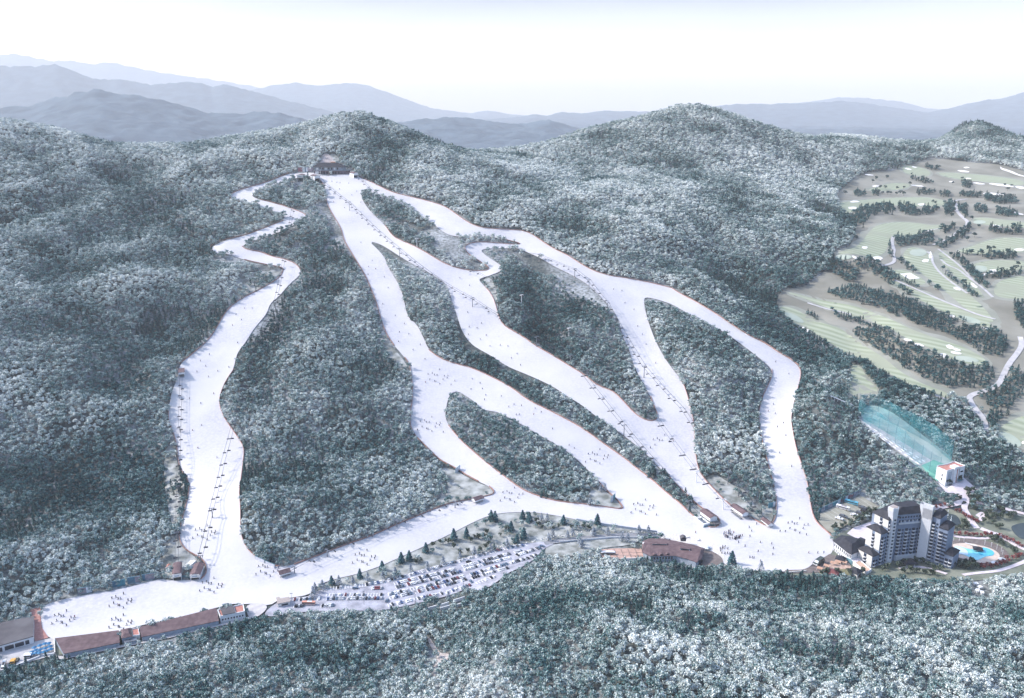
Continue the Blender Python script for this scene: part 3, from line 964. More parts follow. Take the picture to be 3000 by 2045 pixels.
# lodge surroundings
area('tiled_terrace', lz([(265,757),(500,740),(830,740),(860,850),(900,890),(550,892),(450,866),(300,860)]), M_TILE, 1.1, 5, smooth=False)
area('cobbled_apron', [(1915,1574),(1950,1568),(2000,1566),(2060,1580),(2100,1598),(2122,1625),(2118,1660),(2080,1650),(2040,1625),(1980,1598)], mat('cobbles', (0.52, 0.47, 0.42), 0.9, c2=(0.68, 0.66, 0.65), scale=0.5, detail=8), 1.0, 6)
area('brown_yard', [(2040,1622),(2075,1612),(2110,1630),(2122,1650),(2100,1668),(2050,1660)], M_BROWN, 1.1, 6)
# hotel surroundings
area('hotel_grounds', [(2300,1678),(2362,1672),(2430,1626),(2445,1600),(2440,1575),(2470,1560),(2560,1520),(2640,1500),(2720,1500),(2800,1490),(2900,1500),(3060,1520),(3060,1660),(2960,1690),(2850,1705),(2700,1700),(2560,1690),(2420,1690),(2340,1690)], M_GRASSD, 0.6, 10)
area('hotel_drive', hz([(270,1260),(600,1050),(735,1080),(700,1140),(560,1230),(450,1300),(250,1310),(0,1312),(0,1268)]), M_BROWN, 1.0, 6, smooth=False)
area('orange_terrace', hz([(450,1300),(690,1135),(870,1165),(900,1240),(740,1270),(640,1320)]), mat('orange_paving', (0.40, 0.26, 0.20), 0.85, c2=(0.56, 0.42, 0.35), scale=0.5), 1.2, 4, smooth=False)
area('pink_court', hz([(840,770),(930,690),(1190,600),(1195,700),(1100,880),(1000,850)]), M_PINK, 1.1, 6, smooth=False)
_, W_BUS = area('coach_park', hz([(450,590),(470,505),(1030,252),(1275,405),(1210,470),(1000,560),(640,765),(560,720)]), M_MURAM, 1.0, 8, smooth=False)
path('hotel_path', hz([(1560,1250),(1700,1215),(1900,1230),(2050,1270),(2200,1320)]), 4.5, M_PINK, 1.0)
path('hotel_path', pz([(640,1480),(900,1440),(1400,1400),(1700,1310),(1950,1220),(2150,1130)]), 4.5, M_PINK, 1.0)
path('garden_path', pz([(300,510),(500,600),(800,610),(1100,640),(1400,600),(1600,600),(1650,700)]), 4.0, M_PINK, 1.0)
path('garden_path', pz([(1050,400),(1300,500),(1600,580),(1800,760),(2100,900)]), 5.5, M_PINK, 1.1)
path('garden_path', rz_([(560,1260),(900,1200),(1180,1120),(1230,1090),(1130,1230),(1230,1400),(1300,1520),(1400,1650)]), 6.0, M_PINK, 1.0)
path('garden_path', rz_([(1380,1150),(1700,1190),(2000,1290),(2330,1370)]), 4.5, M_PINK, 1.0)
path('garden_path', rz_([(1400,1420),(1500,1350),(1560,1340),(1450,1500)]), 4.0, M_PINK, 1.1)
area('range_forecourt', rz_([(640,760),(820,880),(1130,660),(1450,940),(1200,1010),(1260,1090),(1160,1130),(1050,1040),(960,970),(800,960)]), M_PINK, 1.0, 6, smooth=False)
area('practice_field', [(2512,1216),(2540,1180),(2620,1210),(2720,1290),(2800,1350),(2788,1385),(2720,1395),(2640,1330),(2560,1260)], mat('frosted_turf', (0.24, 0.33, 0.31), 0.9, c2=(0.36, 0.44, 0.42), scale=0.05), 0.7, 8)
area('range_apron', [(2508,1214),(2526,1226),(2590,1266),(2660,1308),(2730,1352),(2718,1366),(2692,1366),(2648,1338),(2600,1302),(2560,1270),(2525,1240)], M_PLAZA, 1.0, 6, smooth=False)
area('green_mat', [(2700,1366),(2735,1350),(2780,1368),(2770,1400),(2745,1412),(2720,1395)], M_MAT, 1.2, 5, smooth=False)
# pool and ponds
M_WATER_D = mat('deep_pool_water', (0.06, 0.42, 0.60), 0.12, c2=(0.10, 0.50, 0.66), scale=0.2, spec=0.5)
M_WATER_M = mat('pool_water', (0.16, 0.58, 0.70), 0.12, c2=(0.22, 0.64, 0.74), scale=0.2, spec=0.5)
M_WATER_L = mat('shallow_pool_water', (0.56, 0.72, 0.82), 0.12, c2=(0.62, 0.78, 0.86), scale=0.2, spec=0.5)
M_POND = mat('pond_water', (0.035, 0.05, 0.055), 0.08, c2=(0.05, 0.065, 0.065), scale=0.1, spec=0.5)
area('pool_surround', pz([(280,700),(500,640),(800,640),(1180,680),(1500,800),(1700,950),(1720,1100),(1500,1250),(1200,1240),(900,1200),(600,1120),(420,1060),(300,900)]), M_BROWN, 0.9, 6)
area('pool_deck', pz([(380,770),(560,740),(850,750),(1000,790),(1300,860),(1480,980),(1500,1070),(1400,1170),(1150,1210),(900,1190),(640,1100),(420,1040),(420,830)]), M_DECK, 1.1, 5)
area('pool_water', pz([(425,810),(600,830),(760,890),(900,890),(1060,850),(1160,845),(1300,900),(1380,980),(1330,1050),(1200,1045),(1090,1090),(1000,1150),(900,1140),(760,1060),(640,1010),(500,995),(425,970)]), M_WATER_M, 1.3, 4)
area('pool_water', pz([(960,960),(1060,860),(1160,855),(1290,905),(1370,980),(1320,1040),(1190,1040),(1080,1050)]), M_WATER_D, 1.45, 4)
area('pool_water', pz([(432,815),(600,838),(720,900),(760,980),(740,1045),(640,1005),(500,988),(432,962)]), M_WATER_L, 1.45, 4)
area('pond', pz([(60,40),(380,60),(520,110),(580,240),(600,330),(420,330),(250,260),(100,180)]), M_POND, 1.0, 6)
area('pond', pz([(1740,360),(1850,310),(2000,270),(2250,260),(2250,640),(2020,660),(1900,590),(1800,480)]), M_POND, 1.0, 6)
# lower plaza, left
area('lower_plaza', wz([(-60,985),(500,880),(700,838),(770,830),(790,1075),(640,1110),(330,1190),(0,1320),(-60,1340)]), M_PLAZA, 0.9, 6, smooth=False)
area('red_paving', wz([(430,440),(560,395),(585,400),(578,560),(600,690),(690,830),(500,885),(470,700)]), M_BRICK, 1.2, 5, smooth=False)
area('earth_bank', wz([(780,862),(870,880),(930,1060),(800,1080)]), M_GRASSD, 1.0, 5, smooth=False)
area('service_road', wz([(800,1080),(920,1090),(1400,990),(1720,930),(2000,890),(2560,760),(3300,590),(3560,520),(3560,560),(3000,690),(2400,830),(1900,930),(1400,1030),(920,1130),(800,1130)]), M_PLAZA, 0.9, 6, smooth=False)
area('snowy_yard', [(716,1776),(764,1767),(787,1780),(770,1800),(745,1815),(728,1812)], mat('trodden_snow', (0.46, 0.43, 0.43), 0.9, c2=(0.58, 0.55, 0.55), scale=0.2), 1.1, 5)
area('dirt_track', [(1248,1862),(1258,1868),(1272,1890),(1290,1915),(1302,1920),(1312,1910),(1318,1930),(1300,1945),(1280,1960),(1275,1990),(1282,2000),(1268,1985),(1268,1955),(1285,1925),(1262,1900)], mat('pale_earth', (0.36, 0.31, 0.29), 0.95, c2=(0.50, 0.46, 0.45), scale=0.3), 0.8, 5)

# golf course
ROUGH = [(2505,508),(2640,498),(2700,470),(2740,462),(2860,478),(2920,480),(3000,502),(3080,520),(3080,1350),(3000,1345),(2960,1300),(2900,1215),(2790,1165),(2700,1125),(2620,1085),(2540,1060),(2480,1010),(2420,960),(2370,910),(2300,925),(2270,900),(2285,850),(2340,845),(2420,800),(2440,740),(2500,720),(2510,660),(2470,620),(2440,570)]
_, W_ROUGH = area('golf_rough', ROUGH, M_ROUGH, 0.5, 12.0, clear=False)
THIN.append(([W_ROUGH], 0.0))
FAIRWAYS = [
 g2([(215,240),(300,225),(420,270),(620,380),(820,440),(980,570),(1140,670),(1270,790),(1460,895),(1690,970),(1690,1010),(1560,985),(1430,935),(1300,870),(1100,770),(960,670),(780,610),(600,500),(470,400),(330,350)]),
 g2([(290,110),(370,115),(600,175),(850,220),(1050,275),(1250,370),(1400,440),(1600,510),(1800,570),(1900,620),(2010,690),(1990,740),(1800,710),(1640,650),(1500,570),(1350,520),(1150,410),(1000,340),(800,290),(620,230),(480,170)]),
 g2([(1150,10),(1250,20),(1400,90),(1600,170),(1800,260),(1950,320),(2060,390),(2030,420),(1850,360),(1700,300),(1500,210),(1330,110)]),
 g1([(980,1170),(1040,1075),(1150,1070),(1270,1130),(1330,1250),(1480,1400),(1650,1530),(1830,1680),(1960,1830),(2000,1900),(1900,1890),(1700,1760),(1500,1590),(1300,1430),(1100,1290)]),
 g1([(560,1160),(240,1150),(350,1110),(520,1050),(620,900),(700,830),(900,790),(1150,800),(1300,830),(1450,820),(1440,860),(1250,900),(1100,950),(900,950),(830,1050),(800,1130),(700,1180)]),
 g1([(260,590),(420,560),(700,535),(1000,520),(1300,520),(1500,570),(1470,610),(1200,625),(900,600),(600,630),(450,680),(340,700),(280,660)]),
 g1([(580,450),(700,400),(900,360),(1080,370),(1050,420),(850,445)]),
 g1([(980,170),(1150,180),(1300,230),(1290,290),(1150,290),(1000,250)]),
 g1([(1330,240),(1700,260),(2100,300),(2324,340),(2324,400),(1900,350),(1500,310)]),
 g1([(1550,1120),(1750,1060),(1950,985),(2150,960),(2400,980),(2400,1120),(2100,1130),(1850,1150)]),
 g1([(1720,1270),(1900,1215),(2150,1210),(2400,1230),(2400,1310),(2100,1330),(1900,1350)]),
 g1([(1980,1560),(2030,1450),(2200,1390),(2450,1380),(2450,1640),(2200,1640),(2040,1620)]),
 g1([(1740,760),(1850,740),(2100,770),(2400,800),(2400,860),(2100,840),(1850,820)]),
 g1([(1380,1120),(1450,1110),(1600,1260),(1720,1400),(1850,1560),(1900,1640),(1800,1600),(1650,1450),(1500,1330),(1400,1220)]),
 g2([(2090,1290),(2200,1200),(2400,1140),(2450,1380),(2200,1420),(2110,1350)]),
 g1([(830,1350),(950,1310),(1080,1340),(1250,1440),(1230,1490),(1050,1470),(900,1390)]),
 g2([(850,720),(930,740),(1000,860),(1100,960),(1000,960),(900,1000),(810,1000),(850,860)]),
]
M_SEMI = mat('semi_rough_grass', (0.235, 0.245, 0.205), 0.95, c2=(0.30, 0.305, 0.265), scale=0.03, detail=7)
def grow(w, d):
    p = smooth_closed(w, 6.0)
    t_ = np.roll(p, -1, 0) - np.roll(p, 1, 0)
    t_ /= np.linalg.norm(t_, axis=1)[:, None] + 1e-9
    ar = np.sum(p[:, 0] * np.roll(p[:, 1], -1) - np.roll(p[:, 0], -1) * p[:, 1])
    n_ = np.stack([t_[:, 1], -t_[:, 0]], -1) * (1 if ar > 0 else -1)
    return p + n_ * (d + d * 0.8 * fbm(p[:, 0], p[:, 1], 30, 77, 2))[:, None]
for k, q in enumerate(FAIRWAYS):
    sheet('semi_rough', [grow(poly_w(q), 9.0)], M_SEMI, 0.62 + 0.006 * k, 12.0)
for q in FAIRWAYS:
    area('fairway', q, M_FAIR, 0.8, 10.0, clear=True)
for q in [(1160,1130,95,42),(340,1180,95,28),(1835,795,70,22),(1835,1310,90,38)]:
    area('putting_green', g1(ell(*q, wob=0.05)), M_GREEN, 1.1, 6, clear=False)
for q in [(365,325,95,24,0.45),(1860,345,100,26,0.25),(1830,680,110,24,0.15),(2200,1365,110,44,0.5)]:
    area('putting_green', g2(ell(*q, wob=0.05)), M_GREEN, 1.1, 6, clear=False)
for q in [(700,400,52,12),(465,570,58,14),(440,640,64,20),(575,1075,38,20),(475,1190,58,18,0.5),(720,1195,62,26),(1295,1165,24,48),(1245,1220,48,24),(1050,210,48,11,.2),(1120,190,38,9,.2),(1660,235,95,13,.1),(1690,195,42,11),(1530,350,45,9),
          (1200,600,64,14),(1985,485,150,16,.08),(1830,370,90,12,.1),(2080,390,190,16,.13),(2280,415,70,16,.15),(2030,840,70,15,.25),(1980,1340,52,34),(1890,1372,46,15,-.3),(1590,1530,55,18,.3),(1770,1490,58,22,.6),(2270,1100,60,18),(1710,315,40,9),(2240,690,90,16,.35),(620,275,60,9,.1),(2170,240,200,14,.35),(1150,395,90,9,.1)]:
    area('sand_bunker', g1(ell(q[0], q[1], q[2] * .82, q[3] * .8, *q[4:], wob=.3)), M_SAND, 1.2, 6, clear=True)
area('sand_bunker', g1([(960,1365),(1075,1355),(1180,1415),(1060,1425)]), M_SAND, 1.2, 5, smooth=False)
for q in [(1690,575,40,20,.3),(1745,600,50,14,.3),(1745,628,62,13,.15),(1340,520,45,16,.3),(1430,560,50,14,.3),(480,440,24,15),(445,412,16,8),(1640,650,50,20,.2),(1700,315,42,16),(2000,415,42,13,.2),(2330,1390,40,20)]:
    area('sand_bunker', g2(ell(q[0], q[1], q[2] * .82, q[3] * .8, *q[4:], wob=.3)), M_SAND, 1.2, 6, clear=True)
for q, w in ((g1([(1700,540),(1530,560),(1590,600),(1570,660),(1640,740),(1710,790),(1690,840),(1600,900),(1520,970),(1380,1030),(1330,1045)]), 7),
             (g1([(890,950),(870,1030),(900,1100),(880,1150),(910,1220),(860,1255),(760,1275)]), 6),
             (g1([(1200,930),(1280,880),(1450,860)]), 4),
             (g1([(1410,1205),(1480,1270),(1600,1310),(1720,1410),(1850,1500),(1980,1620)]), 4),
             (g1([(1260,1120),(1320,1170),(1310,1230),(1400,1360),(1560,1480),(1700,1580)]), 4),
             (g1([(1380,1090),(1500,1180),(1640,1290),(1760,1430)]), 4),
             (g2([(1220,5),(1400,80),(1600,170),(1800,250),(1950,310),(2080,340)]), 4),
             (g2([(1560,985),(1750,1060),(1950,1150)]), 4),
             (g2([(480,200),(560,225),(700,265),(850,300)]), 4)):
    path('cart_path', q, w, M_PLAZA, 1.2)
path('stone_steps_road', g2([(2290,490),(2310,560),(2260,640),(2200,710),(2150,810),(2110,900),(2000,950),(1850,990),(1870,1050),(1950,1150),(1990,1200),(1995,1300)]), 7, M_PLAZA, 1.2)
path('cart_path', [(2060,805),(2010,790)], 4, M_PLAZA) if False else None

area('bare_earth', [(929,508),(936,485),(943,455),(959,449),(972,462),(984,480),(1000,492),(1000,508)], mat('reddish_earth', (0.34, 0.28, 0.26), .95, c2=(0.46, 0.41, 0.40), scale=.15, detail=7), 0.7, 6)
# ------------------------------------------------------------------ mesh building
class MB:
    """collects shapes with a material slot each; build() links them as ONE mesh object"""
    def __init__(s):
        s.v, s.f, s.m = [], [], []
    def add(s, V, F, m=0):
        k = len(s.v)
        s.v += [tuple(map(float, p)) for p in V]
        s.f += [tuple(i + k for i in f) for f in F]
        s.m += [m] * len(F)
        return s
    def box(s, x0, x1, y0, y1, z0, z1, m=0):
        V = [(x, y, z) for z in (z0, z1) for x, y in ((x0, y0), (x1, y0), (x1, y1), (x0, y1))]
        return s.add(V, [(3, 2, 1, 0), (4, 5, 6, 7), (0, 1, 5, 4), (1, 2, 6, 5), (2, 3, 7, 6), (3, 0, 4, 7)], m)
    def prism(s, poly, z0, z1, m=0, mtop=None):
        n = len(poly)
        ar = sum(poly[i][0] * poly[(i + 1) % n][1] - poly[(i + 1) % n][0] * poly[i][1] for i in range(n))
        if ar < 0: poly = poly[::-1]
        V = [(*p, z0) for p in poly] + [(*p, z1) for p in poly]
        s.add(V, [tuple(range(n - 1, -1, -1))] + [(i, (i + 1) % n, n + (i + 1) % n, n + i) for i in range(n)], m)
        s.add([(*p, z1) for p in poly], [tuple(range(n))], m if mtop is None else mtop)
        return s
    def gable(s, x0, x1, y0, y1, z0, h, over=0.5, t=0.3, m=0):
        """two-pitch roof, ridge along y"""
        xm = (x0 + x1) / 2
        a, b, c, d = x0 - over, x1 + over, y0 - over, y1 + over
        dz = h / (xm - x0) * over
        V = []
        for y in (c, d):
            V += [(a, y, z0 - dz), (xm, y, z0 + h), (b, y, z0 - dz), (b, y, z0 - dz + t), (xm, y, z0 + h + t), (a, y, z0 - dz + t)]
        F = [(0, 1, 4, 5), (1, 2, 3, 4), (11, 10, 7, 6), (10, 9, 8, 7), (5, 4, 10, 11), (4, 3, 9, 10), (0, 6, 7, 1), (1, 7, 8, 2), (0, 5, 11, 6), (2, 8, 9, 3)]
        return s.add(V, F, m)
    def barrel(s, x0, x1, y0, y1, z0, h, n=8, t=0.25, m=0):
        """curved roof, axis along y"""
        xm, r = (x0 + x1) / 2, (x1 - x0) / 2
        V = []
        for y in (y0, y1):
            for i in range(n + 1):
                a = math.pi * i / n
                V.append((xm - r * math.cos(a), y, z0 + h * math.sin(a)))
        F = [(i, i + 1, n + 2 + i, n + 1 + i) for i in range(n)]
        F += [tuple(range(n, -1, -1)), tuple(range(n + 1, 2 * n + 2))]
        return s.add(V, F, m)
    def hip(s, poly, z0, h, over=0.8, ridge=0.45, t=0.35, m=0):
        """hipped roof over any convex outline: eaves ring, then an inner ring raised by h"""
        n = len(poly)
        ar = sum(poly[i][0] * poly[(i + 1) % n][1] - poly[(i + 1) % n][0] * poly[i][1] for i in range(n))
        if ar < 0: poly = poly[::-1]
        cx, cy = sum(p[0] for p in poly) / n, sum(p[1] for p in poly) / n
        R = max(math.hypot(p[0] - cx, p[1] - cy) for p in poly)
        k = 1 + over / R
        e = [(cx + (p[0] - cx) * k, cy + (p[1] - cy) * k) for p in poly]
        i_ = [(cx + (p[0] - cx) * ridge, cy + (p[1] - cy) * ridge) for p in poly]
        V = [(*p, z0) for p in e] + [(*p, z0 + t) for p in e] + [(*p, z0 + t + h) for p in i_]
        F = [tuple(range(n - 1, -1, -1))]
        for i in range(n):
            j = (i + 1) % n
            F += [(i, j, n + j, n + i), (n + i, n + j, 2 * n + j, 2 * n + i)]
        F.append(tuple(range(2 * n, 3 * n)))
        return s.add(V, F, m)
    def bar(s, a, b, r, n=6, m=0, r2=None):
        a, b = Vector(a), Vector(b)
        d = (b - a).normalized()
        u = d.orthogonal().normalized()
        w = d.cross(u)
        r2 = r if r2 is None else r2
        V = [a + (u * math.cos(6.2832 * i / n) + w * math.sin(6.2832 * i / n)) * r for i in range(n)]
        V += [b + (u * math.cos(6.2832 * i / n) + w * math.sin(6.2832 * i / n)) * r2 for i in range(n)]
        F = [(i, (i + 1) % n, n + (i + 1) % n, n + i) for i in range(n)] + [tuple(range(n - 1, -1, -1)), tuple(range(n, 2 * n))]
        return s.add(V, F, m)
    def cone(s, c, r, z0, z1, n=10, m=0):
        V = [(c[0] + r * math.cos(6.2832 * i / n), c[1] + r * math.sin(6.2832 * i / n), z0) for i in range(n)] + [(c[0], c[1], z1)]
        return s.add(V, [(i, (i + 1) % n, n) for i in range(n)] + [tuple(range(n - 1, -1, -1))], m)
    def mesh(s, name, mats=None):
        me = bpy.data.meshes.new(name)
        me.from_pydata(s.v, [], s.f)
        for k in (mats if isinstance(mats, (list, tuple)) else [mats] if mats else []):
            me.materials.append(k)
        me.polygons.foreach_set('material_index', s.m)
        me.update()
        return me
    def build(s, name, mats, parent=None, loc=None, rz=None):
        o = link(name, s.mesh(name, mats), parent)
        if loc is not None: o.location = loc
        if rz is not None: o.rotation_euler = (0, 0, rz)
        return o

def mb(): return MB()

M_ROOFB = mat('plum_brown_roof', (0.105, 0.068, 0.075), 0.85, c2=(0.165, 0.112, 0.118), scale=0.25, detail=6)
M_ROOFD = mat('dark_slate_roof', (0.022, 0.023, 0.032), 0.75, c2=(0.04, 0.042, 0.055), scale=0.3, detail=6)
M_ROOFG = mat('charcoal_roof', (0.075, 0.07, 0.08), 0.9, c2=(0.125, 0.12, 0.13), scale=0.08, detail=8)
M_CREAM = mat('cream_wall', (0.66, 0.64, 0.60), 0.8, 0.06)
M_WHITE = mat('white_wall', (0.72, 0.73, 0.75), 0.75, 0.05)
M_GREYW = mat('blue_grey_wall', (0.30, 0.35, 0.42), 0.8, 0.12)
M_TEAL = mat('teal_steel', (0.12, 0.24, 0.29), 0.6, 0.15)
M_STEEL = mat('grey_steel', (0.22, 0.24, 0.28), 0.45, 0.1, metal=0.6)
M_DARK = mat('dark_glass', (0.02, 0.028, 0.045), 0.15, 0.2, spec=0.6)
M_BLACK = mat('black_rubber', (0.02, 0.02, 0.025), 0.7)
M_NET = mat('red_brown_netting', (0.30, 0.165, 0.14), 0.9, c2=(0.38, 0.24, 0.21), scale=0.3)
M_STONE = mat('warm_stone', (0.36, 0.31, 0.29), 0.9, 0.2, scale=1.2)
M_REDT = mat('red_roof_terrace', (0.40, 0.17, 0.14), 0.85, c2=(0.50, 0.25, 0.21), scale=0.3)

def frame2(a, b):
    """angle of the line a->b and its length"""
    d = Vector((b[0] - a[0], b[1] - a[1]))
    return math.atan2(d.y, d.x), d.length

# ------------------------------------------------------------------ fences along the slopes
def fence_line(px, label, h=1.5, w=0.5, m=M_NET, name='safety_fence', cat='fence', group='red brown safety fences along the slopes', lift=0.6):
    p = smooth_closed(poly_w(px), 5.0, 2, closed=False)
    z = H(p[:, 0], p[:, 1]) + lift
    d = np.gradient(p, axis=0)
    d /= np.linalg.norm(d, axis=1)[:, None] + 1e-9
    n = np.stack([-d[:, 1], d[:, 0]], -1) * w / 2
    net = MB()
    k = len(p)
    V, F = [], []
    for i in range(k):
        for s_, zz in ((-1, 0), (1, 0), (1, h), (-1, h)):
            V.append((p[i, 0] + s_ * n[i, 0], p[i, 1] + s_ * n[i, 1], z[i] + zz))
    for i in range(k - 1):
        a, b = 4 * i, 4 * i + 4
        F += [(a, b, b + 1, a + 1), (a + 1, b + 1, b + 2, a + 2), (a + 2, b + 2, b + 3, a + 3), (a + 3, b + 3, b, a)]
    net.add(V, F)
    o = net.build(name, m)
    tag(o, label, cat, group)
    return o

OUT_ = RUN_OUT
def seg(L, i, j): return L[i:j]
fence_line(OUT_[1:8], 'red brown net fence above the uppermost bend of the winding left slope')
fence_line(OUT_[12:18], 'red brown net fence on the inside of the second bend of the winding slope')
fence_line(OUT_[20:32], 'red brown net fence round the bare patch beside the left slope')
fence_line(OUT_[34:52], 'red brown net fence down the outer edge of the broad left slope')
iR = OUT_.index((2442, 1579)); iT = OUT_.index((1049, 518)); iM = OUT_.index((2340, 1073)); iK = OUT_.index((1968, 846))
fence_line(OUT_[iR:iM + 1], 'red brown net fence along the forest side of the lower right slope')
fence_line(OUT_[iM:iK + 1], 'red brown net fence on the outer side of the long upper right traverse')
fence_line(OUT_[iK:iT + 2], 'red brown net fence from the summit lodge down the upper right slope')
A_ = ISLES['A']
fence_line(A_[8:14], 'red brown net fence under the first forest spur of the winding slope')
fence_line(A_[18:25], 'red brown net fence under the second forest spur of the winding slope')
fence_line(A_[33:50], 'red brown net fence on the central wood facing the lower left slope')
fence_line(A_[50:63], 'red brown net fence below the beginner cross slope lift')
fence_line(A_[63:76], 'red brown net fence round the grassy tip of the central wood')
fence_line(A_[76:92], 'red brown net fence along the right edge of the central wood')
fence_line(ISLES['B'][13:34], 'red brown net fence on the lower edge of the upper wooded island')
fence_line(ISLES['C'][16:36], 'red brown net fence on the left edge of the middle wooded island')
fence_line(ISLES['D'][22:48], 'red brown net fence on the lower left edge of the long wooded strip')
fence_line(ISLES['E'][12:27], 'red brown net fence on the lower left edge of the small wooded island')
fence_line(ISLES['F'][10:20], 'red brown net fence on the right edge of the wooded island beside the right slope')
fence_line(ISLES['F'][20:34], 'red brown net fence on the left edge of the wooded island beside the right slope')
# ------------------------------------------------------------------ skis lifts
LIFT_STEEL = M_STEEL
M_CABLE = mat('steel_rope', (0.06, 0.065, 0.08), 0.5, metal=0.5)
M_CHAIR = mat('dark_chair_frame', (0.035, 0.04, 0.06), 0.6)

def chair_mesh():
    m = MB()
    m.bar((0, 0, 0), (0, 0.25, -2.6), 0.09, 5)
    m.box(-1.9, 1.9, -0.35, 0.75, -3.5, -3.3)           # bench
    m.box(-1.9, 1.9, 0.62, 0.80, -3.3, -2.45)           # backrest
    m.bar((-1.85, 0.7, -2.5), (0, 0.25, -2.55), 0.08, 5)
    m.bar((1.85, 0.7, -2.5), (0, 0.25, -2.55), 0.08, 5)
    m.bar((-1.85, -0.7, -2.9), (1.85, -0.7, -2.9), 0.07, 5)
    m.bar((-1.85, 0.6, -2.8), (-1.85, -0.7, -2.9), 0.07, 5)
    m.bar((1.85, 0.6, -2.8), (1.85, -0.7, -2.9), 0.07, 5)
    return m.mesh('lift_chair', M_CHAIR)
CHAIR = chair_mesh()

def lift(rope_px, h, towers, nm, gauge=5.0, spacing=26.0, pr=0.16, skip=(0, 0), size=1.0, only=None, white=False):
    """rope_px: where the ropes are seen; h: rope height; towers: indices of rope_px that have a tower"""
    pts = []
    for k, (x, y) in enumerate(rope_px):
        hh = h[k] if isinstance(h, (list, tuple)) else h
        g = P(x, y, hh)
        pts.append(g + Vector((0, 0, hh)))
    # towers
    n = len(pts)
    M_TW = M_WHITE if white else M_STEEL
    names = ['lowest', 'second lowest', 'third from the bottom', 'fourth from the bottom', 'fifth from the bottom', 'sixth from the bottom', 'seventh from the bottom', 'eighth from the bottom', 'ninth from the bottom']
    order = sorted(towers, key=lambda i: -rope_px[i][1])
    for q, i in enumerate(order):
        a, b = pts[max(0, i - 1)], pts[min(n - 1, i + 1)]
        d = Vector((b.x - a.x, b.y - a.y, 0)).normalized()
        s = Vector((-d.y, d.x, 0))
        g = H(pts[i].x, pts[i].y)
        hh = pts[i].z - float(g)
        t = empty('lift_tower', (pts[i].x, pts[i].y, float(g)), math.atan2(s.y, s.x), '%s grey steel tower of the %s' % (names[q].capitalize(), nm) if not white else '%s pale steel tower of the %s' % (names[q].capitalize(), nm), 'lift tower', 'towers of the %s' % nm)
        mb().bar((0, 0, -1), (0, 0, hh + 0.8), 0.55, 8, 0, 0.38).build('pole', M_TW, t)
        mb().box(-gauge / 2 - 0.7, gauge / 2 + 0.7, -0.3, 0.3, hh + 0.25, hh + 0.7).build('crossarm', M_TW, t)
        for sx in (-1, 1):
            mb().box(sx * gauge / 2 - 0.25, sx * gauge / 2 + 0.25, -1.8, 1.8, hh - 0.5, hh + 0.2).build('sheave_row', M_TW, t)
        mb().box(-1.1, 1.1, -1.1, 1.1, -1, 0.5).build('footing', M_STONE, t)
    # ropes with a little sag between towers
    root = None
    lines = {}
    for sx in (-1, 1):
        line = []
        for i in range(n - 1):
            a, b = pts[i], pts[i + 1]
            d = Vector((b.x - a.x, b.y - a.y, 0)).normalized()
            s = Vector((-d.y, d.x, 0)) * (sx * gauge / 2)
            L = (b - a).length
            m_ = max(2, int(L / 14))
            for k in range(m_ + (1 if i == n - 2 else 0)):
                f = k / m_
                line.append(a.lerp(b, f) + s - Vector((0, 0, 4 * f * (1 - f) * L * 0.012)))
        lines[sx] = line
        r = MB()
        for p, q in zip(line[:-1], line[1:]):
            r.bar(p, q, pr, 4)
        if root is None:
            root = r.build('lift_rope', M_CABLE)
            tag(root, 'pair of steel ropes of the %s' % nm, 'cable', 'ropes of the chair lifts')
        else:
            r.build('return_rope', M_CABLE, root)
    # chairs hang from the ropes
    for sx in (-1, 1):
        if only and sx not in only:
            continue
        line = lines[sx]
        L = np.concatenate([[0], np.cumsum([(q - p).length for p, q in zip(line[:-1], line[1:])])])
        s = skip[0] + (spacing * 0.5 if sx > 0 else spacing * 0.12)
        rng = random.Random(int(L[-1]) + sx)
        spots = []
        while s < L[-1] - skip[1]:
            i = int(np.searchsorted(L, s)) - 1
            i = max(0, min(i, len(line) - 2))
            f = (s - L[i]) / (L[i + 1] - L[i])
            spots.append((line[i].lerp(line[i + 1], f), line[i + 1] - line[i]))
            s += spacing * rng.uniform(0.9, 1.1)
        side = 'uphill' if sx > 0 else 'downhill'
        for k, (p, d) in enumerate(spots):
            o = bpy.data.objects.new('lift_chair', CHAIR)
            COL.objects.link(o)
            o.location = p
            o.scale = (size,) * 3
            o.rotation_euler = (0, 0, math.atan2(d.y, d.x) - math.pi / 2 + (math.pi if sx > 0 else 0))
            lr = 'left' if sx > 0 else 'right'
            tag(o, 'dark bench chair, %s from the bottom, %s rope of the %s' % (ORD(k + 1), lr, nm), 'lift chair', 'chairs on the %s' % nm)
    return pts

def ORD(n):
    return {1: 'first', 2: 'second', 3: 'third'}.get(n, '%d%s' % (n, 'th' if 10 <= n % 100 <= 20 else {1: 'st', 2: 'nd', 3: 'rd'}.get(n % 10, 'th')))

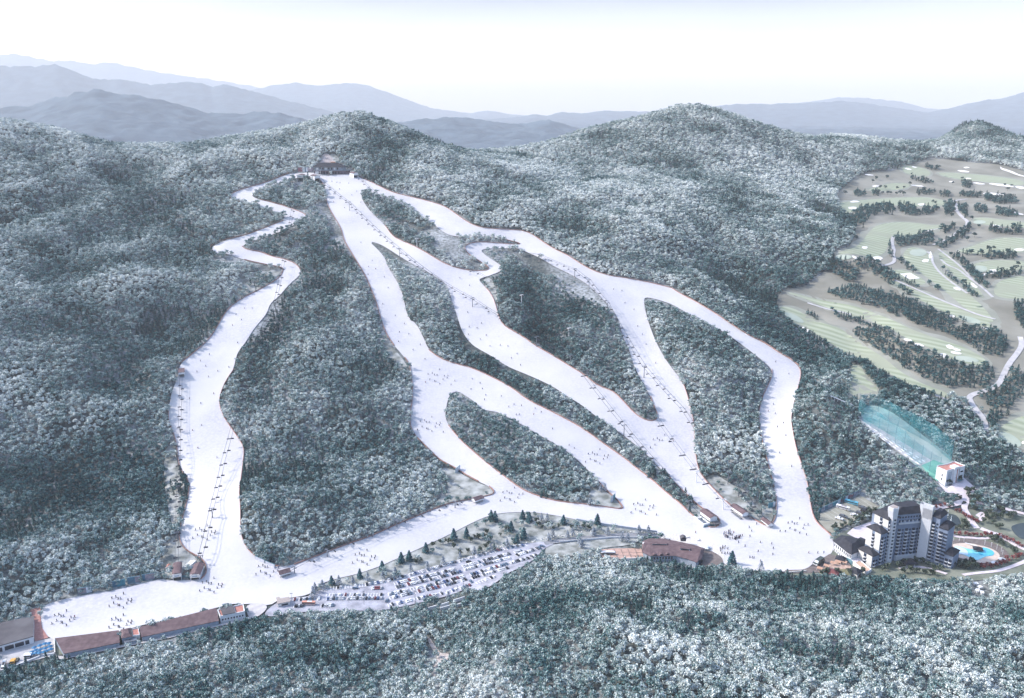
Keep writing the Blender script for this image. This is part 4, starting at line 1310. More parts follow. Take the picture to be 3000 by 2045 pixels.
lift([(530,1105),(526,1250),(521,1425),(518,1560),(518,1650)], [6,8,8,8,6], [1,2,3], 'far left short lift', 3.0, 22, 0.19, (10, 10))
lift([(872,527),(869,547),(857,615),(842,697),(832,757),(806,886),(768,960),(731,1071),(685,1235),(655,1345),(620,1490),(587,1629),(581,1650)], [7,12,13,13,13,13,13,13,13,12,11,9,6], [1,3,5,7,8,10,11], 'winding slope lift', 4.0, 27, 0.19, (15, 15))
lift([(937,521),(949,534),(1023,592),(1170,729),(1292,821),(1384,873),(1572,987),(1672,1042),(1829,1246),(1935,1370),(2019,1468),(2050,1498)], [7,11,16,15,13,14,15,15,15,14,13,7], [1,2,3,5,6,7,8,10], 'long centre lift', 5.0, 26, 0.19, (15, 15))
lift([(1046,512),(1104,567),(1221,699),(1407,802),(1528,864),(1667,961),(1809,1098),(1857,1146),(1920,1217),(2042,1382),(2120,1464),(2142,1486)], [7,13,15,14,16,16,15,14,14,14,12,7], [1,2,4,5,7,9,10], 'pale woodland lift', 4.5, 33, 0.14, (12, 12), white=True)
lift([(1548,741),(1580,745),(1684,788),(1726,820),(1780,888),(1888,1073),(2000,1197),(2068,1292),(2135,1383),(2166,1421),(2234,1520)], [7,11,13,13,13,17,14,14,15,14,7], [1,2,3,4,5,8,9], 'right hand slope lift', 5.0, 26, 0.19, (8, 12))
lift([(1380,1462),(1333,1470),(1250,1496),(1162,1526),(1060,1570),(958,1612),(862,1662),(846,1671)], [5,8,8,8,8,8,7,5], [1,3,5,6], 'beginner cross slope lift', 4.0, 21, 0.13, (8, 8), size=0.9)
# ------------------------------------------------------------------ lift stations and slope-side buildings
ZS = 0.9                                        # top of the snow over the ground sheet
def G(x, y): return float(H(x, y))

def axis_frame(a_px, b_px, up):
    """world frame of a building whose roof line runs from pixel a (far end) to pixel b (near end): origin, angle, length; local +y points from near to far"""
    a, b = P(*a_px, up), P(*b_px, up)
    d = Vector((a.x - b.x, a.y - b.y))
    if d.length > 26:
        d = d.normalized() * 18
        a = Vector((b.x + d.x, b.y + d.y, 0))
    o = (a + b) / 2
    return (o.x, o.y, G(o.x, o.y) + 0.3), math.atan2(d.y, d.x) - math.pi / 2, d.length

def clear_ground(loc, rz, w, l, front=8.0):
    global NO_TREES
    c, s = math.cos(rz), math.sin(rz)
    NO_TREES |= raster([np.array([(loc[0] + a * c - b * s, loc[1] + a * s + b * c) for a, b in ((-w, -l - front), (w, -l - front), (w, l), (-w, l))])])

def station(a_px, b_px, width, h, label, roof='gable', open_side=None, name='lift_station', cat='lift station', front='plain', rh=1.6, group='lift stations'):
    loc, rz, L = axis_frame(a_px, b_px, h)
    t = empty(name, loc, rz, label, cat, group)
    w, l = width / 2, L / 2
    clear_ground(loc, rz, w + 2.0, l + 4.0, 30.0 if b_px[1] < 600 else 8.0)
    wl = MB()
    lo = 0.0 if open_side is None else h * 0.5
    wl.box(-w, -w + 0.3, -l, l, lo if open_side in ('left', 'both') else -5, h)
    wl.box(w - 0.3, w, -l, l, lo if open_side in ('right', 'both') else -5, h)
    wl.box(-w + 0.3, w - 0.3, l - 0.3, l, -5, h)
    wl.box(-w + 0.3, w - 0.3, -l, -l + 0.3, h * 0.45, h)
    wl.build('wall', M_WHITE, t)
    if open_side:
        for sx in (-1, 1):
            for k in range(3):
                y = -l + 0.4 + (L - 0.8) * k / 2
                mb().bar((sx * (w - 0.2), y, -2), (sx * (w - 0.2), y, h * 0.55), 0.18, 6).build('post', M_STEEL, t)
    if roof == 'gable':
        mb().gable(-w, w, -l, l, h, rh, 0.7).build('roof', M_ROOFB, t)
        mb().add([(-w, -l - .05, h), (w, -l - .05, h), (0, -l - .05, h + rh)], [(0, 1, 2)]).add([(-w, l + .05, h), (w, l + .05, h), (0, l + .05, h + rh)], [(0, 2, 1)]).build('gable_end', M_WHITE, t)
    elif roof == 'barrel':
        mb().barrel(-w - .4, w + .4, -l - .6, l + .6, h, rh).build('roof', M_ROOFB, t)
    else:
        mb().box(-w - .4, w + .4, -l - .5, l + .5, h, h + 0.5).build('roof', M_ROOFB, t)
    if front == 'sign':
        s = mb().box(-w - .1, w + .1, -l - 0.9, -l - 0.62, h * 0.55, h + 0.9).build('sign_board', M_CREAM, t)
        mb().box(-w * .55, w * .55, -l - 0.96, -l - 0.91, h * 0.68, h * 0.90).build('lettering_band', M_GREYW, s)
    # drive wheel and machine under the roof
    mb().bar((0, l * 0.1, h * 0.62), (0, l * 0.1, h * 0.72), 2.1, 14).build('bull_wheel', M_TEAL, t)
    mb().box(-0.8, 0.8, l * 0.1 - 0.8, l * 0.1 + 0.8, -2, h * 0.62).build('machine', M_TEAL, t)
    return t, w, l

station((520, 1649), (518, 1686), 7.4, 5.5, 'plum roofed lower station of the far left short lift, round front board', 'barrel', None, front='sign')
station((584, 1650), (571, 1687), 8.2, 5.5, 'plum gabled lower station of the winding slope lift, beside the white cabins', 'gable', None, front='sign')
t = empty('loading_platform', P(545, 1690), 0.0, 'grey brown platform between the two left lower lift stations', 'platform')
mb().box(-4.6, 4.8, -1.2, 15, -1.5, 1.4).build('deck', M_BROWN, t)
mb().box(-4.6, 4.8, -1.5, -1.2, -1.5, 2.3).build('railing', M_TEAL, t)
for k, (x, y) in enumerate(((553, 1661), (561, 1660))):
    c = P(x, y)
    cb = empty('site_cabin', (c.x, c.y, c.z + 0.4), RAD(-14), ('left' if k == 0 else 'right') + ' one of the two white cabins behind the left lift platform', 'cabin', 'white cabins by the left lifts')
    mb().box(-1.6, 1.6, -6, 6, 0, 3).build('wall', M_WHITE, cb)
    mb().box(-1.7, 1.7, -6.1, 6.1, 3, 3.25).build('roof', M_CREAM, cb)
    mb().box(1.6, 1.66, -4, -2.6, 0.2, 2.2).build('door', M_TEAL, cb)
c = P(493, 1668)
cb = empty('small_hut', (c.x, c.y, c.z), RAD(5), 'tiny white hut left of the far left lower lift station', 'hut')
mb().box(-1.2, 1.2, -3.4, 3.4, 0, 3).build('wall', M_WHITE, cb)
mb().gable(-1.2, 1.2, -3.4, 3.4, 3, .7, .3).build('roof', M_REDT, cb)
station((531, 1074), (532, 1098), 7.0, 5.0, 'small plum roofed upper station at the forest edge of the left slope', 'flat', None)
station((885, 507), (879, 519), 12.0, 9.0, 'left one of the two plum roofed summit lift stations', 'gable', None, front='sign')
station((911, 505), (930, 519), 12.0, 9.0, 'right one of the paired summit lift stations, nearest the lodge', 'gable', None)
station((1021, 499), (1043, 511), 10.0, 7.5, 'lone plum roofed station on the right of the summit lodge', 'gable', None)
t1, w, l = station((2062, 1494), (2091, 1517), 8.6, 8.0, 'large plum roofed lower station with white machine deck, above the skier crowd', 'gable', 'both')
mb().box(-w - 8.5, -w - 0.4, -l - 1, l * 0.75, -2, 3.0).build('machine_deck', M_WHITE, t1)
mb().box(-w - 7.0, -w - 3.5, -l + 1, l * 0.3, 3.0, 3.7).build('deck_hatch', M_STEEL, t1)
mb().barrel(-w - 7.8, -w - 5.0, l * 0.5, l * 0.75 + 3, 1.6, 1.8).build('white_tank', M_WHITE, t1)
mb().box(-w + 1.0, w + 1.2, -l - 6.5, -l - 1.0, 2.9, 3.4).build('canopy', M_ROOFG, t1)
for sx in (-w + 1.4, w + .8):
    mb().bar((sx, -l - 6.1, -2), (sx, -l - 6.1, 2.9), 0.2, 6).build('canopy_post', M_TEAL, t1)
mb().box(-w - 8.9, w + 3, -l - 1.8, -l - 1.5, -2, 1.4).build('barrier', M_TEAL, t1)
t2, w, l = station((2150, 1479), (2184, 1505), 7.6, 6.5, 'plum roofed lower station at the tip of the misty clearing', 'gable', 'both')
mb().box(-w - 2.0, -w - .4, -l, l * .6, -2, 1.6).build('machine_deck', M_STEEL, t2)
mb().box(w - 1.5, w + 2.2, -l - 5, -l - .6, 2.6, 3.0).build('canopy', M_ROOFG, t2)
station((2237, 1519), (2258, 1537), 5.6, 4.5, 'smallest plum roofed lower station, at the foot of the right wooded island', 'gable', 'both')
station((847, 1670), (817, 1679), 6.5, 4.2, 'small plum hut at the lower end of the beginner lift', 'gable', 'both')
station((1411, 1455), (1387, 1464), 7.0, 4.5, 'small plum hut at the upper end of the beginner lift', 'gable', 'both')

def building_px(name, label, cat, roof_px, h, wall_m, group=None, base=None):
    """building whose flat roof outline is seen at roof_px, h metres up; returns root and local outline"""
    w = np.array([P(x, y, h)[:] for x, y in roof_px])
    c = w.mean(0)
    z = float(np.min(w[:, 2])) if base is None else base
    t = empty(name, (c[0], c[1], z + 0.5), 0, label, cat, group)
    loc = [(float(a - c[0]), float(b - c[1])) for a, b in w[:, :2]]
    global NO_TREES
    NO_TREES |= raster([w[:, :2]])
    return t, loc

def shrink(poly, d):
    n = len(poly)
    cx, cy = sum(p[0] for p in poly) / n, sum(p[1] for p in poly) / n
    out = []
    for x, y in poly:
        r = math.hypot(x - cx, y - cy)
        out.append((cx + (x - cx) * (r - d) / r, cy + (y - cy) * (r - d) / r))
    return out

def on_wall(t, a, b, name, m, f0, f1, z0, z1, out=0.12, depth=0.3, sub=None):
    """panel on the wall from local point a to b, between fractions f0..f1; outside is to the right of a->b"""
    d = Vector((b[0] - a[0], b[1] - a[1], 0))
    L = d.length
    d.normalize()
    nrm = Vector((d.y, -d.x, 0))
    p0 = Vector((a[0], a[1], 0)) + d * L * f0
    p1 = Vector((a[0], a[1], 0)) + d * L * f1
    q = [p0 + nrm * out, p1 + nrm * out, p1 - nrm * depth, p0 - nrm * depth]
    return mb().prism([(v.x, v.y) for v in q], z0, z1).build(name, m, sub or t)

# hall with the dark flat roof, bottom left
t, q = building_px('sports_hall', 'grey hall with a broad charcoal flat roof beside the red paving', 'hall', wz([(-110, 590), (480, 485), (475, 800), (-110, 950)]), 7, M_WHITE)
mb().prism(shrink(q, .6), -3, 6.4).build('wall', M_WHITE, t)
mb().prism(q, 6.4, 7.1).build('roof', M_ROOFG, t)
a, b = q[3], q[2]
for f0, f1 in ((0.05, .22), (.28, .50), (.53, .75), (.78, .88)):
    on_wall(t, a, b, 'window', M_DARK, f0, f1, 1.0, 4.6, -0.35, 0.5)

# long low building along the snow: two wings, a link and an end block
def long_wing(name, label, px, h, wall, wins, roof=M_ROOFB, rh=2.0, group='long low buildings along the snow field'):
    """px: back-left, back-right, front-right, front-left of the eaves"""
    t, q = building_px(name, label, 'building', px, h, wall, group)
    mb().prism(shrink(q, .5), -4, h).build('wall', wall, t)
    bl, br, fr, fl = [Vector((*p, 0)) for p in q]
    # single-pitch roof falling towards the front
    V = []
    for dz in (0, .45):
        for p, zz in ((bl, h + rh), (br, h + rh), (fr, h), (fl, h)):
            V.append((p.x, p.y, zz + dz))
    mb().add(V, [(3, 2, 1, 0), (4, 5, 6, 7), (0, 1, 5, 4), (1, 2, 6, 5), (2, 3, 7, 6), (3, 0, 4, 7)]).build('roof', roof, t)
    mb().prism([(bl.x, bl.y), (br.x, br.y), ((br * .93 + fr * .07).x, (br * .93 + fr * .07).y), ((bl * .93 + fl * .07).x, (bl * .93 + fl * .07).y)], h, h + rh).build('back_wall', wall, t)
    for k in range(wins):
        f = (k + .5) / wins
        on_wall(t, q[3], q[2], 'window', M_DARK, f - .22 / wins, f + .22 / wins, h - 3.0, h - 1.2, -0.30, .5)
    return t, q
long_wing('rental_hall', 'left long low building, plum pitched roof over a blue grey wall with small dark windows', wz([(790, 866), (1690, 742), (1700, 880), (905, 1048)]), 4.5, M_GREYW, 8)
long_wing('rental_hall', 'right long low building, the longest plum roof beside the snow field', [(410, 1846), (634, 1787), (642, 1820), (414, 1868)], 4.5, M_GREYW, 14)
t, q = building_px('link_block', 'small plum roofed block joining the two long low buildings', 'building', wz([(1715, 715), (1850, 685), (1870, 800), (1725, 830)]), 5.5, M_GREYW)
mb().prism(shrink(q, .4), -3, 5.5).build('wall', M_GREYW, t)
mb().hip(q, 5.5, 1.6, .4, .5).build('roof', M_ROOFB, t)
t, q = building_px('porch_block', 'low grey flat roofed porch below the link between the long buildings', 'building', wz([(1750, 830), (1930, 795), (1945, 850), (1760, 890)]), 3.4, M_GREYW)
mb().prism(shrink(q, .3), -3, 3.0).build('wall', M_GREYW, t)
mb().prism(q, 3.0, 3.5).build('roof', M_STEEL, t)
t, q = building_px('roof_terrace', 'red roof terrace edged with white rails between the long buildings', 'terrace', wz([(1872, 705), (1965, 688), (1985, 790), (1880, 800)]), 4.2, M_WHITE)
mb().prism(q, -3, 4.2).build('wall', M_CREAM, t)
mb().prism(shrink(q, .7), 4.2, 4.35).build('floor', M_REDT, t)
for i, j in ((0, 1), (1, 2), (2, 3)):
    on_wall(t, q[j], q[i], 'rail', M_WHITE, 0, 1, 4.2, 5.2, -.05, .45)
t, q = building_px('end_block', 'white walled end block with a red terrace roof at the right of the long buildings', 'building', [(637, 1788), (713, 1772), (718, 1795), (645, 1809)], 6, M_WHITE)
mb().prism(q, -3, 6).build('wall', M_WHITE, t)
mb().prism(shrink(q, 1.0), 6, 6.2).build('roof', M_REDT, t)
mid = lambda a, b, f: (a[0] + (b[0] - a[0]) * f, a[1] + (b[1] - a[1]) * f)
mb().prism([mid(q[0], q[1], .12), mid(q[0], q[1], .62), mid(q[3], q[2], .62), mid(q[3], q[2], .12)], 6.2, 7.6).build('penthouse', M_ROOFG, t)
for i, j in ((0, 1), (1, 2), (2, 3), (3, 0)):
    on_wall(t, q[j], q[i], 'parapet', M_WHITE, 0, 1, 6, 7.1, .02, .5)
on_wall(t, mid(q[3], q[2], .62), mid(q[0], q[1], .62), 'parapet', M_WHITE, 0, 1, 6.2, 7.3, .3, .3)
for k in range(8):
    on_wall(t, q[3], q[2], 'window', M_DARK, .06 + .115 * k, .12 + .115 * k, 2.6, 4.0, .08, .3)
t, q = building_px('ticket_kiosk', 'grey brown flat roofed kiosk between the snow field and the car park', 'kiosk', [(809, 1750), (818, 1748), (821, 1753), (847, 1749), (851, 1763), (813, 1770)], 4, M_STONE)
mb().prism(shrink(q, .4), -2, 3.6).build('wall', M_CREAM, t)
mb().prism(q, 3.6, 4.1).build('roof', M_STONE, t)
on_wall(t, q[5], q[4], 'window', M_DARK, .3, .8, 1.0, 2.6, -.2, .4)

# advertising boards and murals
def board(a_px, b_px, h, label, cols, name='billboard', group='advertising boards', posts=3, up=0):
    a, b = P(*a_px), P(*b_px)
    d = Vector((b.x - a.x, b.y - a.y, 0))
    L = d.length
    t = empty(name, (a.x, a.y, a.z), math.atan2(d.y, d.x), label, 'billboard', group)
    dz = b.z - a.z
    m_ = (a + b) / 2
    clear_ground((m_.x, m_.y), math.atan2(d.y, d.x), L / 2, 1.0, 30.0 if a_px[1] < 600 else 9.0)
    mb().add([(0, -.2, up), (L, -.2, up + dz), (L, .2, up + dz), (0, .2, up), (0, -.2, up + h), (L, -.2, up + h + dz), (L, .2, up + h + dz), (0, .2, up + h)],
             [(3, 2, 1, 0), (4, 5, 6, 7), (0, 1, 5, 4), (1, 2, 6, 5), (2, 3, 7, 6), (3, 0, 4, 7)]).build('frame', M_TEAL, t)
    x = .3
    for k, (fr, m) in enumerate(cols):
        w = (L - .6) * fr
        z0, z1 = up + .4 + dz * x / L, up + .4 + dz * (x + w) / L
        mb().add([(x, -.23, z0), (x + w, -.23, z1), (x + w, -.23, z1 + h - .8), (x, -.23, z0 + h - .8)], [(0, 1, 2, 3)]).build('poster', m, t)
        x += w
    for k in range(posts):
        xx = L * (k + .5) / posts
        mb().bar((xx, .45, -2), (xx, .45, h * .9 + dz * xx / L), .16, 6).build('post', M_STEEL, t)
    return t
M_PB = mat('dark_blue_print', (0.045, 0.12, 0.18), 0.6, c2=(0.10, 0.20, 0.27), scale=0.25)
M_PG = mat('grey_mauve_print', (0.22, 0.19, 0.22), 0.6, c2=(0.36, 0.32, 0.36), scale=0.3)
M_PW = mat('white_print', (0.58, 0.62, 0.66), 0.6)
M_PT = mat('teal_print', (0.05, 0.20, 0.25), 0.6, c2=(0.10, 0.30, 0.36), scale=0.3)
M_PP = mat('mural_print', (0.12, 0.14, 0.20), 0.7, c2=(0.45, 0.46, 0.50), scale=0.35, detail=3)
M_PM = mat('plum_print', (0.16, 0.07, 0.09), 0.7, c2=(0.30, 0.16, 0.18), scale=0.4)
board((330, 1722), (368, 1714), 6.5, 'leftmost of the three dark blue boards below the left forest', [(.35, M_PB), (.65, M_PT)])
board((374, 1711), (412, 1705), 6.5, 'middle one of the three dark blue boards below the left forest', [(.6, M_PB), (.4, M_PG)])
board((417, 1702), (454, 1696), 6.5, 'rightmost of the three boards below the left forest, with a pale poster', [(.25, M_PB), (.75, M_PG)])
board((229, 1743), (271, 1735), 6.5, 'separate grey mauve board with a white corner, left of the blue boards', [(.6, M_PG), (.4, M_PW)])
board((873, 504), (919, 504), 9.5, 'long striped board on the summit left of the lodge', [(.3, M_PM), (.15, M_PW), (.06, M_PB), (.12, M_PW), (.37, M_PG)], posts=4)
board((1334, 1388), (1348, 1376), 6, 'small pale blue board on the grassy tip of the central wood', [(1, M_PW)], posts=2)
board((1789, 1474), (1802, 1462), 7, 'small white and teal board on the tip of the small wooded island', [(.5, M_PW), (.5, M_PT)], posts=2)
board((2250, 1490), (2271, 1484), 6, 'small teal and white board at the foot of the right wooded island', [(.65, M_PT), (.35, M_PW)], posts=2)
M_CLOTH = mat('white_hoarding', (0.62, 0.62, 0.66), 0.8)
def hoarding(a, b, h, label):
    return board(a, b, h, label, [(1, M_CLOTH)], name='hoarding', group='white hoardings beside the slopes', posts=4)
hoarding((748, 1640), (776, 1652), 4.5, 'upper white hoarding at the foot of the central wood')
hoarding((778, 1654), (806, 1666), 4.5, 'lower white hoarding at the foot of the central wood')
# mural wall above the coach park, in painted panels
mur = [((2397, 1504), (2424, 1491), [(.3, M_PB), (.4, M_PP), (.3, M_PB)], 'first'), ((2424, 1491), (2452, 1478), [(.5, M_PP), (.5, M_PT)], 'second'), ((2452, 1478), (2476, 1466), [(.4, M_PW), (.6, M_PM)], 'third'),
       ((2476, 1466), (2500, 1455), [(.3, M_PW), (.7, M_PM)], 'fourth'), ((2500, 1455), (2522, 1445), [(1, M_PP)], 'fifth')]
for a, b, cl, n_ in mur:
    board(a, b, 5.0, '%s painted mural panel from the left above the coach park' % n_, cl, 'mural_panel', 'mural wall above the coach park', posts=2)

# summit lodge
gz = P(975, 512)
t = empty('summit_lodge', (gz.x - 4, gz.y + 14, gz.z + .5), 0, 'dark two storey lodge with a curved right end on the summit', 'lodge')
t.scale = (1.14, 1.0, 1.25)
NO_TREES |= raster([np.array([(gz.x - 40, gz.y - 4), (gz.x + 42, gz.y - 4), (gz.x + 42, gz.y + 30), (gz.x - 40, gz.y + 30)])])
q = [(-29, -12), (16, -12), (25, -9), (30, -3), (31, 4), (26, 9), (-29, 9)]
mb().prism(q, -4, 5.5).build('lower_wall', mat('plum_timber_wall', (0.13, 0.095, 0.12), 0.8, c2=(0.22, 0.17, 0.21), scale=.4), t)
mb().prism([(-30, -14), (17, -14.5), (28, -11), (33.5, -4), (33.5, 4), (28, 10), (-30, 10)], 5.5, 6.1).build('balcony', M_STEEL, t)
mb().prism([(-28, -9.5), (15, -9.5), (21, -7), (24, -1), (22, 8), (-28, 8)], 6.1, 11.5).build('upper_wall', M_GREYW, t)
V = [(-31, -12, 11.2), (17, -12, 11.2), (25, -8.5, 11.2), (28, -1, 11.2), (25, 10, 11.2), (-31, 10, 11.2), (-22, -1, 17.5), (12, -1, 17.5)]
mb().add(V, [(0, 1, 7, 6), (1, 2, 7), (2, 3, 7), (3, 4, 7), (4, 5, 6, 7), (5, 0, 6), (5, 4, 3, 2, 1, 0)]).build('roof', M_ROOFD, t)
for k in range(8):
    mb().box(-25 + 5 * k, -22.2 + 5 * k, -9.75, -9.4, 7.2, 10.4).build('window', M_DARK if k % 3 else M_WHITE, t)
for k in range(7):
    mb().box(-18 + 5 * k, -15 + 5 * k, -12.25, -11.9, .6, 4.4).build('window', M_DARK, t)
mb().box(-27, -21, -12.3, -11.9, .2, 4.6).build('entrance', M_WHITE, t)
mb().box(-2, 6, 2, 7, 14, 18.5).build('roof_lantern', mat('orange_lantern', (0.62, 0.33, 0.22), .8), t)
c = P(935, 511)
st = empty('lookout_frame', (c.x, c.y, c.z), 0, 'white open stair frame left of the summit lodge', 'stair')
for x in (-3.5, 3.5):
    mb().bar((x, 0, -1), (x - 1, 0, 11), .35, 6).build('post', M_WHITE, st)
for z in (3, 6.5, 10):
    mb().box(-4.2, 4, -.6, .6, z, z + .5).build('landing', M_WHITE, st)
ww = empty('terrace_wall', P(968, 516), RAD(3), 'low white wall along the snow in front of the summit lodge', 'wall')
mb().box(-30, 26, -.4, .4, -1, 1.6).build('wall', M_CREAM, ww)
mb().box(-6, -3, -.5, .5, -1, 2.8).build('gate_pillar', M_STONE, ww)

# restaurant lodge with the plum roof
t, q = building_px('restaurant_lodge', 'large rambling lodge with a plum brown roof beside the tiled terrace', 'lodge', lz([(845, 640), (930, 600), (1130, 600), (1370, 650), (1560, 690), (1700, 730), (1660, 850), (1590, 900), (1480, 870), (1300, 830), (950, 820), (840, 770)]), 7, M_GREYW)
w0 = shrink(q, 1.5)
mb().prism(w0, -3, 7).build('wall', M_GREYW, t)
n = len(q); cx = sum(p[0] for p in q) / n; cy = sum(p[1] for p in q) / n
V = [(x, y, 6.8) for x, y in q] + [(x, y, 7.3) for x, y in q]
ridge = [mid(q[0], q[11], .5), mid(q[1], q[10], .45), mid(q[2], q[10], .42), mid(q[3], q[9], .42), mid(q[4], q[8], .45), mid(q[5], q[6], .5)]
ridge[0] = mid(ridge[0], ridge[1], .25); ridge[5] = mid(ridge[5], ridge[4], .25)
V += [(x, y, 10.5) for x, y in ridge]
F = [tuple(range(n - 1, -1, -1))] + [(i, (i + 1) % n, n + (i + 1) % n, n + i) for i in range(n)]
R_ = lambda k: 2 * n + k
F += [(n + 0, n + 11, R_(0)), (n + 1, n + 0, R_(0), R_(1)), (n + 2, n + 1, R_(1), R_(2)), (n + 3, n + 2, R_(2), R_(3)), (n + 4, n + 3, R_(3), R_(4)), (n + 5, n + 4, R_(4), R_(5)), (n + 6, n + 5, R_(5)),
      (n + 7, n + 6, R_(5)), (n + 8, n + 7, R_(5), R_(4)), (n + 9, n + 8, R_(4), R_(3)), (n + 10, n + 9, R_(3), R_(2)), (n + 10, R_(2), R_(1)), (n + 11, n + 10, R_(1), R_(0))]
mb().add(V, F).build('roof', M_ROOFB, t)
def spot(px, up):
    g = P(*px, up)
    return g.x - t.location.x, g.y - t.location.y
for (px, L, rz0, nm) in ((lz([(1075, 675)])[0], 14, -2, 'skylight'), (lz([(1425, 740)])[0], 9, -15, 'skylight')):
    x, y = spot(px, 10)
    s = mb().box(-L / 2, L / 2, -1.6, 1.6, 8.6, 11.0).build(nm, M_WHITE, t, (x, y, 0), RAD(rz0))
    mb().box(-L / 2 + .5, L / 2 - .5, -1.66, -1.5, 9.4, 10.6).build('pane', M_DARK, s)
    mb().box(-L / 2 - .3, L / 2 + .3, -1.9, 1.9, 11.0, 11.3).build('cap', M_ROOFB, s)
for px in lz([(1012, 800), (1103, 800), (1190, 796)]):
    x, y = spot(px, 8)
    s = mb().barrel(-1.8, 1.8, -1.6, 1.6, 7.6, 1.3).build('eyebrow_dormer', M_ROOFB, t, (x, y, 0))
    mb().box(-1.2, 1.2, -1.68, -1.55, 7.6, 8.4).build('pane', M_DARK, s)
x, y = spot(lz([(1400, 605)])[0], 7)
mb().box(-2.6, 2.6, -2.6, 2.6, 6, 9).gable(-2.6, 2.6, -2.6, 2.6, 9, 1.4, .3).build('chimney_block', M_ROOFG, t, (x, y, 0))
x, y = spot(lz([(868, 675)])[0], 8)
mb().box(-1.2, 1.2, -1.6, 1.6, 6, 9.5).build('vent_block', M_WHITE, t, (x, y, 0))
a, b = w0[11], w0[9]
for k in range(7):
    on_wall(t, w0[10], w0[9], 'window', M_DARK, .1 + .12 * k, .17 + .12 * k, 3.0, 5.4, .1, .3)
gt = P(*lz([(1610, 850)])[0], 6)
ct = empty('glass_rotunda', (gt.x, gt.y, gt.z), RAD(-10), 'dark glazed rounded annexe at the right end of the restaurant lodge', 'annexe')
mb().bar((0, 0, -2), (0, 0, 5.2), 4.2, 12).build('wall', M_DARK, ct)
mb().bar((0, 0, 5.2), (0, 0, 6.0), 4.7, 12).build('roof', M_ROOFG, ct)
fz = P(*lz([(1625, 770)])[0], 5)
cn = empty('link_canopy', (fz.x, fz.y, fz.z), RAD(72), 'plum link roof leading down to the glazed annexe', 'canopy')
mb().box(-7, 6, -1.7, 1.7, 4.6, 5.1).build('roof', M_ROOFB, cn)
for sx in (-6, 5):
    mb().box(sx - .3, sx + .3, -1.2, 1.2, -2, 4.6).build('pier', M_STONE, cn)
# terrace furniture
def small(name, cat, px, label, parts, group=None, rz=0.0, lift=1.1):
    g = P(*px)
    o = empty(name, (g.x, g.y, g.z + lift), rz, label, cat, group)
    for nm, m_, mm in parts:
        m_.build(nm, mm, o)
    return o
small('terrace_shelter', 'shelter', (1781, 1627), 'white barrel shelter on the left of the tiled terrace', [('canopy', mb().barrel(-7, 7, -1.6, 1.6, 2.4, 1.0), M_WHITE), ('back_wall', mb().box(-7, 7, 1.3, 1.5, 0, 2.4), M_CREAM), ('bench', mb().box(-6.4, 6.4, -.3, .5, .3, .7), M_STONE)])
small('terrace_stair', 'stair', (1803, 1645), 'white stair below the tiled terrace', [('flight', mb().box(-3.5, 3.5, -5, 3, -.8, .6).box(-3.5, 3.5, -5, 0, .6, 1.2), M_WHITE), ('handrail', mb().box(-3.7, -3.4, -5, 3, .6, 2.0), M_STEEL), ('handrail', mb().box(3.4, 3.7, -5, 3, .6, 2.0), M_STEEL)])
g0, g1_ = P(*lz([(550, 893)])[0]), P(*lz([(860, 893)])[0])
o = empty('terrace_wall', (g0.x, g0.y, g0.z + .8), math.atan2(g1_.y - g0.y, g1_.x - g0.x), 'white parapet along the front of the tiled terrace', 'wall')
mb().box(0, (g1_ - g0).length, -.3, .3, -1, 1.5).build('wall', M_WHITE, o)
mb().box(0, (g1_ - g0).length, -.45, .45, 1.5, 1.7).build('coping', M_CREAM, o)
# tile joints are part of the terrace: thin dark strips
js = MB()
for i in range(1, 7):
    a = P(*lz([(265 + 95 * i, 750)])[0]); b = P(*lz([(320 + 95 * i, 885)])[0])
    d = (b - a); d.z = 0; d.normalize(); s_ = Vector((-d.y, d.x, 0)) * .18
    z_ = 1.35
    js.add([(p.x, p.y, G(p.x, p.y) + z_) for p in (a - s_, a + s_, b + s_, b - s_)], [(3, 2, 1, 0)])
for yy in (790, 835):
    a = P(*lz([(290, yy)])[0]); b = P(*lz([(860, yy + 10)])[0])
    js.add([(p.x, p.y + e, G(p.x, p.y) + 1.352) for p, e in ((a, -.2), (b, -.2), (b, .2), (a, .2))], [(0, 1, 2, 3)])
o = js.build('paving_joints', M_BROWN); tag(o, kind='structure')
tb = [(lz([(1450, 590)])[0], 'white garden table above the restaurant roof'), (lz([(1593, 622)])[0], 'long white table on the cobbles above the restaurant lodge'), (lz([(1757, 742)])[0], 'white table right of the parasol block')]
for k, (px, lb) in enumerate(tb):
    small('garden_table', 'table', px, lb, [('top', mb().box(-1.6, 1.6, -1.6 - 1.2 * (k == 1), 1.6, .8, 1.0), M_WHITE), ('pedestal', mb().bar((0, 0, 0), (0, 0, .8), .3, 8), M_STEEL)], 'tables round the restaurant lodge')
rows_ = [(1662, 735), (1690, 735), (1715, 738), (1660, 762), (1688, 765), (1712, 768)]
nm_ = ['back left', 'back middle', 'back right', 'front left', 'front middle', 'front right']
for k, p_ in enumerate(rows_):
    small('parasol', 'parasol', lz([p_])[0], 'square white parasol, %s of the block of six by the lodge' % nm_[k], [('canopy', mb().add([(-2.1, -2.1, 2.7), (2.1, -2.1, 2.7), (2.1, 2.1, 2.7), (-2.1, 2.1, 2.7), (0, 0, 3.5)], [(0, 1, 4), (1, 2, 4), (2, 3, 4), (3, 0, 4), (3, 2, 1, 0)]), M_WHITE), ('pole', mb().bar((0, 0, 0), (0, 0, 3.4), .1, 6), M_STEEL)], 'square white parasols by the lodge')
# ------------------------------------------------------------------ hotel
M_FACADE = mat('shade_toned_render', (0.21, 0.26, 0.355), 0.8, 0.08)  # blue-grey tone of the shaded faces, put into the wall colour
M_SLAB = mat('white_concrete', (0.62, 0.63, 0.66), 0.75, 0.04)
M_SHUT = mat('dark_window', (0.025, 0.035, 0.06), 0.2, 0.2, spec=0.5)

